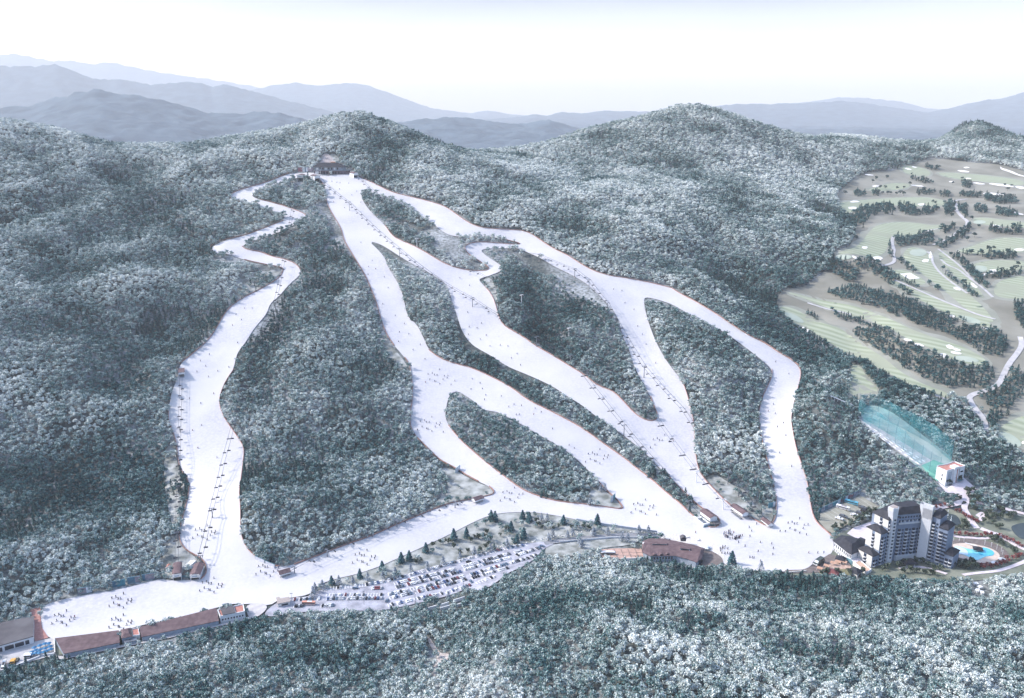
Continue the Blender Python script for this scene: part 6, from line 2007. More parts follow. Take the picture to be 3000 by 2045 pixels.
for nm, px, occ in ROWS:
    w = smooth_closed(poly_w(px), 2.55, 1, closed=False)
    d = np.gradient(w, axis=0)
    d /= np.linalg.norm(d, axis=1)[:, None]
    k = 0
    for (x, y), (dx, dy) in zip(w, d):
        z = G(x, y)
        # stall line
        nx, ny = -dy, dx
        for f in (0,):
            cx, cy = x - dx * 1.27, y - dy * 1.27
            q = [(cx + nx * a + dx * b, cy + ny * a + dy * b) for a, b in ((-2.6, -.28), (-2.6, .28), (2.6, .28), (2.6, -.28))]
            marks.add([(px_, py_, G(px_, py_) + 1.12) for px_, py_ in q], [(0, 1, 2, 3), (3, 2, 1, 0)])
        if rng.random() > occ + .1 or ncar >= 300:
            continue
        k += 1
        ncar += 1
        col = rng.choices([p[0] for p in PAINTS], [30, 20, 17, 16, 6, 4, 9])[0]
        o = bpy.data.objects.new('parked_car', CARM[col])
        COL.objects.link(o)
        o.location = (x, y, z + 0.95)
        o.scale = (1.0, 1.0, 1.0)
        o.rotation_euler = (0, 0, math.atan2(dy, dx) + (math.pi if rng.random() < .5 else 0))
        tag(o, '%s car, %s from the left in the %s' % (col, ORD(k), nm), 'car', 'cars in the snowy car park')
    # long stall border
    for a, b in zip(w[:-1], w[1:]):
        dd = (b - a) / (np.linalg.norm(b - a) + 1e-9)
        n_ = np.array([-dd[1], dd[0]])
        c0, c1 = a + n_ * 2.6, b + n_ * 2.6
        if 'top row' in nm:
            c0, c1 = a - n_ * 2.6, b - n_ * 2.6
        q = [c0 - n_ * .3, c1 - n_ * .3, c1 + n_ * .3, c0 + n_ * .3]
        marks.add([(p[0], p[1], G(p[0], p[1]) + 1.12) for p in q], [(0, 1, 2, 3), (3, 2, 1, 0)])
tag(marks.build('parking_markings', M_PAINT), kind='structure')
print('CARS', ncar)
moving = [((1041, 1727), 'slate blue', 8, 'dark car driving along the upper lane of the car park'), ((1373, 1650), 'black', 14, 'black car driving below the top row near the middle of the car park'),
          ((1283, 1706), 'slate blue', 14, 'dark car driving in the lane between the two double blocks'), ((1380, 1708), 'slate blue', -60, 'bluish car turning in the cross lane of the car park'), ((1588, 1604), 'slate blue', -20, 'dark car leaving the car park at the road end'),
          ((1134, 1764), 'slate blue', 80, 'bluish car in the cross lane beside the left block')]
for px, col, a, lb in moving:
    o = bpy.data.objects.new('car', CARM[col]); COL.objects.link(o)
    p = P(*px); o.location = (p.x, p.y, p.z + .95); o.rotation_euler = (0, 0, RAD(a + 90)); o.scale = (1.15,) * 3
    tag(o, lb, 'car', 'cars moving in the car park')
# big dark car on the hotel drive
o = empty('people_carrier', P(*hz([(455, 1180)])[0]) + Vector((0, 0, 1.1)), RAD(-48), 'large dark green car with a pale windscreen on the brown hotel drive', 'car')
o.scale = (2.6,) * 3
mt = bpy.data.materials
me = car_mesh('van_body', mat('dark_green_paint', (0.06, 0.075, 0.07), .35, .05), True)
link('body', me, o)
mb().box(-.9, .9, -2.62, -2.48, .4, .62).build('bumper', M_WHITE, o)
mb().add([(-.74, -2.05, 1.16), (.74, -2.05, 1.16), (.66, -1.42, 1.82), (-.66, -1.42, 1.82)], [(0, 1, 2, 3)]).build('windscreen', M_PW, o)
for sx in (-.6, .6):
    mb().box(sx - .2, sx + .2, -2.56, -2.46, .68, .84).build('headlight', M_WHITE, o)
# coaches
def coach(px, rz, body, stripe, label, s=1.0):
    p = P(*px)
    o = empty('coach', (p.x, p.y, p.z + 1.0), rz, label, 'coach', 'parked coaches')
    o.scale = (s,) * 3
    mb().box(-1.25, 1.25, -6, 6, .5, 3.3).build('body', body, o)
    mb().box(-1.30, 1.30, -5.6, 5.4, 1.7, 2.6).build('side_windows', M_DARK, o)
    mb().box(-1.1, 1.1, -6.06, -5.9, 1.5, 2.9).build('windscreen', M_DARK, o)
    mb().box(-.9, .9, -3, 1.5, 3.3, 3.5).build('roof_unit', stripe, o)
    mb().box(-1.28, 1.28, -5.8, 5.8, .9, 1.3).build('stripe', stripe, o)
    for y in (-3.8, 3.6):
        for sx in (-1.15, 1.15):
            mb().bar((sx - .15, y, .5), (sx + .15, y, .5), .5, 12).build('wheel', M_BLACK, o)
coach(hz([(785, 435)])[0], RAD(52), M_WHITE, M_PG, 'white coach parked on the yellow coach park', 1.15)
coach(hz([(900, 365)])[0], RAD(52), mat('sky_blue_paint', (0.10, 0.38, 0.52), .4), M_TEAL, 'blue coach parked below the mural wall', 1.15)
p = (905, 1774)
coach(p, RAD(88), mat('orange_paint', (0.62, 0.30, 0.22), .5), M_WHITE, 'pale orange coach parked along the lower edge of the car park', .95)
# parked cars and shelters on the coach park
for k, (x, y, col, lb) in enumerate(((790, 545, 'dark grey', 'dark grey car, upper one of the pair left on the coach park'), (735, 575, 'white', 'white car, lower one of the pair left on the coach park'), (945, 530, 'white', 'white car at the hedge edge of the coach park'), (1015, 500, 'dark grey', 'dark grey car beside the white one at the coach park hedge'),
                                     (1080, 475, 'black', 'black car by the hedge at the middle of the coach park'), (1055, 430, 'dark grey', 'dark grey car alone in the right half of the coach park'), (1140, 455, 'black', 'black car at the far right of the coach park'))):
    o = bpy.data.objects.new('parked_car', CARM[col]); COL.objects.link(o)
    p = P(*hz([(x, y)])[0]); o.location = (p.x, p.y, p.z + 1.05); o.rotation_euler = (0, 0, RAD(52)); o.scale = (1.8,) * 3
    tag(o, lb, 'car', 'cars on the coach park')
js = MB()
for k in range(1, 12):
    a = Vector((470 + 560 * k / 12, 505 - 253 * k / 12)); b = a + Vector((190, 125))
    q0, q1 = P(*hz([tuple(a)])[0]), P(*hz([tuple(b)])[0])
    dd = (q1 - q0); dd.z = 0; dd.normalize(); n_ = Vector((-dd.y, dd.x, 0)) * .18
    js.add([(p.x, p.y, G(p.x, p.y) + 1.25) for p in (q0 - n_, q1 - n_, q1 + n_, q0 + n_)], [(0, 1, 2, 3), (3, 2, 1, 0)])
q0, q1 = P(*hz([(600, 660)])[0]), P(*hz([(1240, 400)])[0])
dd = (q1 - q0); dd.z = 0; dd.normalize(); n_ = Vector((-dd.y, dd.x, 0)) * .2
js.add([(p.x, p.y, G(p.x, p.y) + 1.254) for p in (q0 - n_, q1 - n_, q1 + n_, q0 + n_)], [(0, 1, 2, 3), (3, 2, 1, 0)])
tag(js.build('coach_park_markings', mat('faded_paint', (0.55, 0.55, 0.50), .8)), kind='structure')
# plaza bottom left: blue parasols and small vehicles
UM = [(493,1000),(573,970),(643,945),(700,940),(515,1035),(575,1030),(650,1010),(715,985),(458,1065),(520,1075),(570,1075),(632,1060),(660,1050),(725,1025),(445,1100)]
RWN = ['back', 'back', 'back', 'back', 'second', 'second', 'second', 'second', 'third', 'third', 'third', 'third', 'third', 'front', 'front']
CNT = {}
M_BLU = mat('navy_blue_cloth', (0.03, 0.12, 0.26), .8, c2=(0.06, 0.24, 0.42), scale=.6)
for k, p in enumerate(UM):
    CNT[RWN[k]] = CNT.get(RWN[k], 0) + 1
    g = P(*wz([p])[0])
    o = empty('parasol', (g.x, g.y, g.z + .9), k * .7, 'blue parasol, %s from the left in the %s row on the pale plaza' % (ORD(CNT[RWN[k]]), RWN[k]), 'parasol', 'blue parasols on the lower left plaza')
    mb().cone((0, 0), 2.1, 2.2, 3.2, 8).build('canopy', M_BLU, o)
    mb().bar((0, 0, 0), (0, 0, 2.6), .09, 6).build('pole', M_WHITE, o)
    mb().bar((0, 0, .7), (0, 0, .8), .8, 8).build('table_top', M_WHITE, o)
g = P(*wz([(402, 1105)])[0])
o = empty('snack_stand', (g.x, g.y, g.z + .9), RAD(8), 'small black and white stand left of the blue parasols', 'stand')
mb().box(-2.4, 2.4, -1.6, 1.6, 0, 2.6).build('booth', M_BLACK, o)
mb().box(-2.7, 2.7, -1.9, 1.9, 2.6, 2.9).build('roof', M_WHITE, o)
mb().box(-2.5, 2.5, -2.1, -1.6, 1.0, 1.2).build('counter', M_WHITE, o)
g = P(*wz([(185, 1195)])[0])
o = empty('snow_groomer', (g.x, g.y, g.z + .9), RAD(15), 'orange yellow snow groomer parked on the lower left plaza', 'snow groomer')
M_OR = mat('amber_paint', (0.66, 0.36, 0.08), .45)
mb().box(-1.6, 1.6, -1.6, 1.8, 1.0, 3.0).build('cab', M_OR, o)
mb().box(-1.3, 1.3, -1.65, -1.5, 1.8, 2.8).build('windscreen', M_DARK, o)
mb().box(-1.7, 1.7, 1.8, 4.4, .9, 1.9).build('engine_deck', M_OR, o)
for sx in (-1.9, 1.9):
    mb().box(sx - .6, sx + .6, -2.2, 4.4, 0, .9).build('track', M_BLACK, o)
mb().box(-2.6, 2.6, -3.2, -2.7, .1, 1.3).build('blade', M_STEEL, o)
g = P(*wz([(250, 1155)])[0])
o = empty('tractor', (g.x, g.y, g.z + .9), RAD(5), 'small olive brown tractor beside the orange groomer', 'tractor')
mb().box(-1, 1, -.2, 1.4, .8, 2.6).build('cab', M_MURAM, o)
mb().box(-.7, .7, -2, -.2, .7, 1.5).build('bonnet', M_MURAM, o)
for sx in (-1.1, 1.1):
    mb().bar((sx - .2, .9, .8), (sx + .2, .9, .8), .8, 12).build('wheel', M_BLACK, o)
    mb().bar((sx - .2, -1.5, .5), (sx + .2, -1.5, .5), .5, 12).build('wheel', M_BLACK, o)
coach(wz([(60, 1235)])[0], RAD(20), M_WHITE, M_BLACK, 'white bus with dark bands at the lower left edge', .85)
# ------------------------------------------------------------------ skiers and other people
def person_mesh(name, joints, edges, radii, mats, cols):
    """one continuous body grown over a jointed skeleton"""
    me = bpy.data.meshes.new(name + '_bones')
    me.from_pydata(joints, edges, [])
    o = bpy.data.objects.new(name, me)
    COL.objects.link(o)
    sk = o.modifiers.new('skin', 'SKIN')
    for v, r in zip(me.skin_vertices[0].data, radii):
        v.radius = (r, r)
    me.skin_vertices[0].data[0].use_root = True
    bpy.context.view_layer.update()
    dg = bpy.context.evaluated_depsgraph_get()
    out = bpy.data.meshes.new_from_object(o.evaluated_get(dg), depsgraph=dg)
    out.name = name
    bpy.data.objects.remove(o)
    out.materials.clear()
    for m in mats:
        out.materials.append(m)
    for p in out.polygons:
        z, y = p.center.z, p.center.y
        p.material_index = cols(p.center)
    return out

def bodies():
    sk = {}
    # 0 pelvis 1 chest 2 neck 3 head 4 headtop | legs 5-7 l, 8-10 r | arms 11-13 l, 14-16 r
    E = [(0, 1), (1, 2), (2, 3), (3, 4), (0, 5), (5, 6), (6, 7), (0, 8), (8, 9), (9, 10), (1, 11), (11, 12), (12, 13), (1, 14), (14, 15), (15, 16)]
    R = [.17, .20, .075, .115, .09, .11, .08, .07, .11, .08, .07, .075, .06, .05, .075, .06, .05]
    sk['glide'] = [(0, .05, .85), (0, -.12, 1.28), (0, -.20, 1.47), (0, -.24, 1.60), (0, -.24, 1.72), (-.13, -.12, .55), (-.14, .05, .15), (-.14, -.12, .07), (.13, -.12, .55), (.14, .05, .15), (.14, -.12, .07),
                   (-.26, -.15, 1.32), (-.36, -.18, 1.05), (-.34, -.42, .98), (.26, -.15, 1.32), (.36, -.18, 1.05), (.34, -.42, .98)]
    sk['turn'] = [(0, 0, .82), (.10, -.10, 1.24), (.15, -.16, 1.42), (.17, -.19, 1.55), (.18, -.19, 1.67), (-.16, -.15, .52), (-.24, .02, .15), (-.24, -.14, .07), (.10, -.12, .55), (.03, .02, .17), (.03, -.14, .09),
                  (-.16, -.16, 1.30), (-.40, -.20, 1.12), (-.48, -.40, 1.0), (.36, -.10, 1.26), (.52, -.15, 1.02), (.50, -.36, .92)]
    sk['stand'] = [(0, 0, .92), (0, 0, 1.38), (0, 0, 1.54), (0, -.02, 1.65), (0, -.02, 1.76), (-.11, -.01, .50), (-.12, .02, .12), (-.12, -.14, .06), (.11, -.01, .50), (.12, .02, .12), (.12, -.14, .06),
                   (-.24, 0, 1.38), (-.31, .02, 1.10), (-.32, -.14, .90), (.24, 0, 1.38), (.31, .02, 1.10), (.30, -.16, .92)]
    return sk, E, R
BOD, BE, BR = bodies()
SUITS = [('black', (0.05, 0.05, 0.065), (0.05, 0.05, 0.065)), ('navy', (0.02, 0.035, 0.10), (0.02, 0.025, 0.05)), ('dark red', (0.20, 0.02, 0.03), (0.03, 0.03, 0.04)), ('grey', (0.16, 0.17, 0.21), (0.08, 0.08, 0.11)), ('blue', (0.03, 0.09, 0.30), (0.03, 0.035, 0.06))]
M_SKIN = mat('skin', (0.50, 0.34, 0.27), .6, .05)
M_HELM = mat('dark_helmet', (0.03, 0.03, 0.04), .4)
BODYM = {}
for nm, jc, tr in SUITS:
    mj, mt_ = mat(nm.replace(' ', '_') + '_jacket', jc, .8), mat(nm.replace(' ', '_') + '_trousers', tr, .8)
    for pose in BOD:
        def cols(c):
            if c.z > 1.62: return 3
            if c.z > 1.50: return 2
            return 0 if c.z > .86 else 1
        BODYM[nm, pose] = person_mesh('person', BOD[pose], BE, BR, [mj, mt_, M_SKIN, M_HELM], cols)
SKIS = mb().box(-.19, -.10, -.95, .75, 0, .04).box(.10, .19, -.95, .75, 0, .04).mesh('skis', M_BLACK)
POLES = mb().bar((-.34, -.42, 1.0), (-.42, .35, .05), .02, 4).bar((.34, -.42, 1.0), (.42, .35, .05), .02, 4).mesh('ski_poles', M_BLACK)
PS = 1.35
AREAS = []
def person(px, where, pose=None, skis=True, rng=random.Random(9), size=PS):
    g = P(*px)
    nm = rng.choices([s[0] for s in SUITS], [36, 26, 8, 18, 12])[0]
    pose = pose or rng.choice(['glide', 'turn', 'stand'])
    o = bpy.data.objects.new('person', BODYM[nm, pose])
    COL.objects.link(o)
    o.location = (g.x, g.y, g.z + 0.95)
    o.scale = (size,) * 3
    o.rotation_euler = (0, 0, rng.uniform(-.9, .9))
    for me, n2 in (((SKIS, 'skis'), (POLES, 'ski_poles')) if skis else ()):
        c = bpy.data.objects.new(n2, me)
        COL.objects.link(c)
        c.parent = o
    AREAS.append((where, nm, pose, px, o))
    return o

STAMP = [(130,-5),(53,25),(80,18),(95,30),(112,30),(160,38),(185,35),(65,60),(35,80),(95,72),(104,74),(130,90),(152,60),(180,50),(205,95),(230,70)]
def stamp(x, y, where, s=.442, n=16, drop=()):
    for k, (a, b) in enumerate(STAMP[:n]):
        if k not in drop:
            person((x + a * s, y + b * s), where)
za, zb, zc, zd = fr_(1000, 700, .4419), fr_(0, 700, .4419), fr_(2000, 700, .4419), fr_(2000, 1345, .4419)
ze = fr_(820, 420, .13257)
stamp(1231, 1088, 'fork above the small island')
stamp(1208, 1227, 'slope left of the small island', n=15)
stamp(1700, 1322, 'slope right of the small island', n=14)
stamp(1450, 1435, 'slope below the small island', n=13)
stamp(1833, 1470, 'slope above the lodge', n=15)
stamp(550, 1545, 'foot of the broad left slope', n=14)
stamp(570, 1700, 'snow right of the left lift pair', n=14)
stamp(735, 1652, 'snow by the white hoardings', n=14)
stamp(305, 1745, 'field left of the lift pair', n=14)
stamp(305, 1808, 'snow above the long low buildings', n=15)
stamp(138, 1796, 'rounded end of the snow field', n=14)
stamp(1018, 1618, 'cross slope below the beginner lift', n=14)
stamp(2285, 1525, 'foot of the right slope', n=13)
stamp(1890, 1280, 'slope above the big station', n=9)
for q in [(130,30),(205,150),(180,190),(228,205),(178,242),(285,258),(310,330),(275,437),(358,515),(418,568),(385,625),(448,637),(380,687),(523,707),(476,742),(555,803)]:
    person(za([q])[0], 'steep slope beside the central wood')
for q in [(787,265),(850,315),(838,493),(930,565),(848,590),(900,597),(843,640),(960,645),(921,672),(985,717),(1053,710),(1105,718),(1165,768),(1127,797),(1188,843)]:
    person(za([q])[0], 'slope left of the middle island')
for q in [(868,935),(920,962),(860,1003),(935,1000),(958,1043),(1060,1050),(950,1072),(1110,1120),(1145,1105),(1195,1112),(1285,1130),(1325,1155),(1160,1172),(1180,1172),(1275,1170),(1400,1265),(1510,1375),(1545,1395)]:
    person(za([q])[0], 'slope below the wooded strip')
for q in [(1860,350),(1805,340),(1880,430),(1940,475),(1965,585),(2085,830),(2020,705),(1995,640)]:
    person(za([q])[0], 'slope right of the middle island')
for q in [(1623,467),(1673,466),(1565,507),(1602,543),(1542,580),(1576,695),(1389,773),(1330,815),(1366,850),(1518,856),(1307,887),(1384,920),(1445,883),(1418,1033),(1257,1065),(1332,1097),(1338,1242),(1277,1277),(1313,1393),(1440,1457)]:
    person(zb([q])[0], 'broad left slope')
for q in [(703,900),(617,820),(600,1103),(567,1150),(613,1165),(667,1227),(628,1252),(683,1310),(640,1425),(722,1515)]:
    person(zc([q])[0], 'lower right slope')
for q in [(1520,900),(1320,1030),(1330,890),(1260,880),(1190,1310),(1790,1320),(1430,1440),(1590,1160),(1150,860),(1700,1080)]:
    person(ze([q])[0], 'top slope below the summit lodge')
pl_ = [(440,460),(457,485),(395,515),(445,520),(515,560),(370,560),(413,585),(590,570),(600,600),(500,620),(445,660),(460,662),(472,664),(515,685),(835,630),(895,630),(935,628),(597,640),(490,437),(820,510),(645,487),(85,495)]
for q in pl_:
    person(zd([q])[0], 'open snow below the stations', 'stand')
rg_ = random.Random(12)
for k in range(38):
    a, r = rg_.uniform(0, 6.28), math.sqrt(rg_.uniform(0, 1))
    x, y = 322 + 62 * r * math.cos(a), 512 + 30 * r * math.sin(a) + 8 * math.cos(a)
    person(zd([(x, y)])[0], 'crowd queuing above the lodge', 'stand')
for k in range(13):
    x, y = 262 + rg_.uniform(-14, 52), 612 + rg_.uniform(-24, 24)
    person(zd([(x, y)])[0], 'small group beside the blue green fir', 'stand')
# labels: colour, posture and order along the slope
by = {}
for a in AREAS:
    by.setdefault((a[0], a[1]), []).append(a)
POSN = {'glide': 'gliding skier', 'turn': 'turning skier', 'stand': 'upright skier'}
for (wh, nm), L in by.items():
    L.sort(key=lambda a: a[3][1])
    for k, (w_, n_, pose, px, o) in enumerate(L):
        lb = '%s in %s, %s down the %s' % (POSN[pose], nm, ORD(k + 1), wh) if len(L) > 1 else 'only %s in %s on the %s' % (POSN[pose], nm, wh)
        tag(o, lb, 'person', 'people on the ' + wh)
print('PEOPLE', len(AREAS))

# ------------------------------------------------------------------ single trees
def tree_kind(name, crown, trunk, m, mt_=M_BARK):
    cm = mesh_vft(name + '_crown', *crown, mats=[m])
    tm = mesh_vft(name + '_trunk', *trunk, mats=[mt_])
    return cm, tm
M_FIR = mat_foliage('blue_green_needles', (0.012, 0.05, 0.065), (0.055, 0.13, 0.15), (0.45, 0.52, 0.54))
M_SNOWFIR = mat_foliage('snowy_needles', (0.02, 0.04, 0.06), (0.22, 0.26, 0.31), (0.78, 0.80, 0.84))
M_MAPLE = mat_foliage('red_maple_leaves', (0.09, 0.02, 0.025), (0.22, 0.06, 0.06), (0.55, 0.35, 0.33))
M_GARDEN = mat_foliage('garden_leaves', (0.028, 0.045, 0.035), (0.085, 0.115, 0.085), (0.36, 0.38, 0.33))
TK = {
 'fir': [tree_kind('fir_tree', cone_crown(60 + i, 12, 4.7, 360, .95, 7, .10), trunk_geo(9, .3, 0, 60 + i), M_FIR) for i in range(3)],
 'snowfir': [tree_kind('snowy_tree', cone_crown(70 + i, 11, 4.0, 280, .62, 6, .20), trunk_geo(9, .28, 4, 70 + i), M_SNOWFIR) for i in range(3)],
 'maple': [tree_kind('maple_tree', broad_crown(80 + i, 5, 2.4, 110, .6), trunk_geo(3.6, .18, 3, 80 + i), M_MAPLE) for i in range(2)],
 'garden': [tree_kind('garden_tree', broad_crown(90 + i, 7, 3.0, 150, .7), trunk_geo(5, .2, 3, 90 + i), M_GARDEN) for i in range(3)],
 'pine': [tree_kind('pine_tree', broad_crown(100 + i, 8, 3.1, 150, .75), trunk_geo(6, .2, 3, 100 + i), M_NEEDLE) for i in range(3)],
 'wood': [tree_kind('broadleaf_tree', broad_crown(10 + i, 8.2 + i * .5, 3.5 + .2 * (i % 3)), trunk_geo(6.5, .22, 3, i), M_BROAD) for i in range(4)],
}
NAMES = {'fir': 'fir_tree', 'snowfir': 'snowy_tree', 'maple': 'maple_tree', 'garden': 'garden_tree', 'pine': 'pine_tree', 'wood': 'broadleaf_tree'}
def tree_at(x, y, kd, s, frost, label, cat, group, rng):
    cm, tm = rng.choice(TK[kd])
    o = empty(NAMES[kd], (x, y, G(x, y) + (.4 if kd != 'wood' else 0)), rng.uniform(0, 6.28), label, cat, group)
    o.scale = (s * rng.uniform(.92, 1.08), s * rng.uniform(.92, 1.08), s)
    c = link('crown', cm, o)
    c['frost'] = frost
    link('trunk', tm, o)
    return o
rt = random.Random(21)
zp4, zp3 = fr_(1150, 1400, .2582), fr_(700, 1560, .23666)
# feet of the dark blue-green firs and of the snow-laden trees on the bank
FIRS = zp4([(1120,480),(1165,500),(1475,470),(1550,505),(840,680),(695,710),(380,850),(190,940),(100,965),(1940,530),(1345,610),(1490,695),(1410,745)]) + zp3([(1150,650),(1500,570),(1775,470),(2110,350),(2010,380)]) + lz([(232,408)]) + zd([(325,700)])
LBF = 'blue green fir, %s from the left along the bank above the car park'
for k, (x, y) in enumerate(sorted(FIRS[:-1])):
    w = P(x, y)
    tree_at(w.x, w.y, 'fir', (.92 if y < 1640 else .8) * rt.uniform(.85, 1.1), rt.uniform(.05, .3), LBF % ORD(k + 1), 'fir tree', 'firs on the bank above the car park', rt)
w = P(*FIRS[-1]); tree_at(w.x, w.y, 'fir', 1.1, .2, 'lone blue green fir standing in the snow right of the restaurant lodge', 'fir tree', None, rt)
SNOWF = zp4([(30,1110),(205,1080),(395,1040),(575,990),(765,930),(930,880),(1110,835),(1300,795),(1770,720),(1815,690),(1985,690),(2040,660),(2280,660),(2120,760),(2145,800),(1690,500),(1755,490),(2250,320),(635,1400)]) + zp3([(1035,700),(945,750),(920,800),(1240,650),(1410,645),(1595,610),(1780,580),(1930,545)]) + lz([(180,565),(370,550),(795,540),(925,545),(565,640),(645,640),(10,730)]) + fr_(1000, 1345, .4419)([(1720,220),(1745,215),(1650,310)]) + zd([(517,745)])
LBS = 'snow laden tree, %s from the left around the car park and bank'
for k, (x, y) in enumerate(sorted(SNOWF)):
    w = P(x, y)
    tree_at(w.x, w.y, 'snowfir', rt.uniform(.72, .92), rt.uniform(.4, .8), LBS % ORD(k + 1), 'snowy tree', 'snow laden trees round the car park', rt)
# dark bushes on the bank
BUSH = zp4([(540,760),(600,740),(640,750),(460,800),(930,690),(980,700),(1040,690),(1220,670),(880,740),(850,860),(1060,800),(1090,780),(320,960),(270,980),(1650,560),(1700,580),(1760,560),(1820,590),(1880,570),(1640,520),(1300,610),(1000,850),(760,890),(700,800),(2030,590),(2080,570),(2160,590),(2220,600),(1120,710),(1070,640)])
for k, (x, y) in enumerate(sorted(BUSH)):
    w = P(x, y)
    tree_at(w.x, w.y, 'garden', rt.uniform(.55, .95), rt.uniform(-.1, .3), 'dark leafy bush, %s from the left on the frosted bank above the car park' % ORD(k + 1), 'bush', 'dark bushes on the bank', rt)
# garden trees and red maples round the hotel and pool
MAPLES = pz([(360,560),(440,540),(560,560),(700,560),(780,570),(880,590),(960,570),(1060,590),(1150,570),(1210,570),(1290,560),(1420,600),(1480,600),(1560,620),(1640,660),(1720,700),(1800,730),(1900,800),(2000,840),(700,130),(760,170),(660,110),(820,190),(560,30),(480,10),(880,220),(960,280),
                 (1050,1300),(1120,1330),(1180,1290),(1300,1320),(1400,1270),(1500,1260),(1600,1230),(1700,1180),(1800,1120),(1900,1080),(1980,1040),(1650,1120),(1560,1180)]) + hz([(2050,420),(2110,400),(2170,390),(2230,420),(2280,400)])
for k, (x, y) in enumerate(sorted(MAPLES)):
    w = P(x, y)
    tree_at(w.x, w.y, 'maple', rt.uniform(.75, 1.1), rt.uniform(.1, .7), 'small red leaved maple, %s from the left in the hotel gardens' % ORD(k + 1), 'maple tree', 'red maples in the hotel gardens', rt)
GARD = pz([(450,430),(560,410),(650,430),(760,410),(360,400),(620,300),(700,340),(1250,650),(1320,700),(1400,690),(1480,760),(1560,800),(1350,640),(1750,900),(1820,960),(1850,1000),(1120,250),(1200,160),(1260,200),(1350,300),(1420,380),(1500,420),(1330,180),(1380,120),(1700,150),(1800,120),(1580,60),(480,1200),(560,1230),(680,1230),(760,1260),(840,1220),(900,1260),(600,1300),(520,1310),(700,1340),(820,1340),(940,1330),(430,1280)]) + \
    rz_([(830,800),(870,790),(1000,740),(1060,720),(1200,940),(1260,960),(1320,950),(1240,1030),(1300,1080),(1080,1090),(1000,1060),(1400,1120),(1460,1150),(1300,1210),(1260,1260),(1340,1300),(1600,1180),(1700,1280),(1800,1300),(1900,1340),(2050,1400),(1640,1360),(1560,1420),(1750,1440),(1850,1460)]) + \
    hz([(760,690),(820,660),(880,640),(960,600),(1010,570),(1060,550),(1110,560),(1150,590),(1040,610),(980,640),(900,690),(690,700),(640,720),(720,740),(1180,500),(1220,470),(1130,480),(1550,1230),(1640,1200),(1780,1170),(1850,1180),(1950,1220),(2020,1260),(2100,1270),(1600,1300),(1700,1300),(1800,1310),(1900,1320),(2000,1330),(700,1330),(860,1330),(560,1320),(500,1330),(1060,1310),(1400,1250),(1330,1270)])
for k, (x, y) in enumerate(sorted(GARD)):
    w = P(x, y)
    tree_at(w.x, w.y, 'garden', rt.uniform(.7, 1.1), rt.uniform(-.05, .45), 'olive green garden tree, %s from the left in the hotel grounds' % ORD(k + 1), 'garden tree', 'garden trees in the hotel grounds', rt)

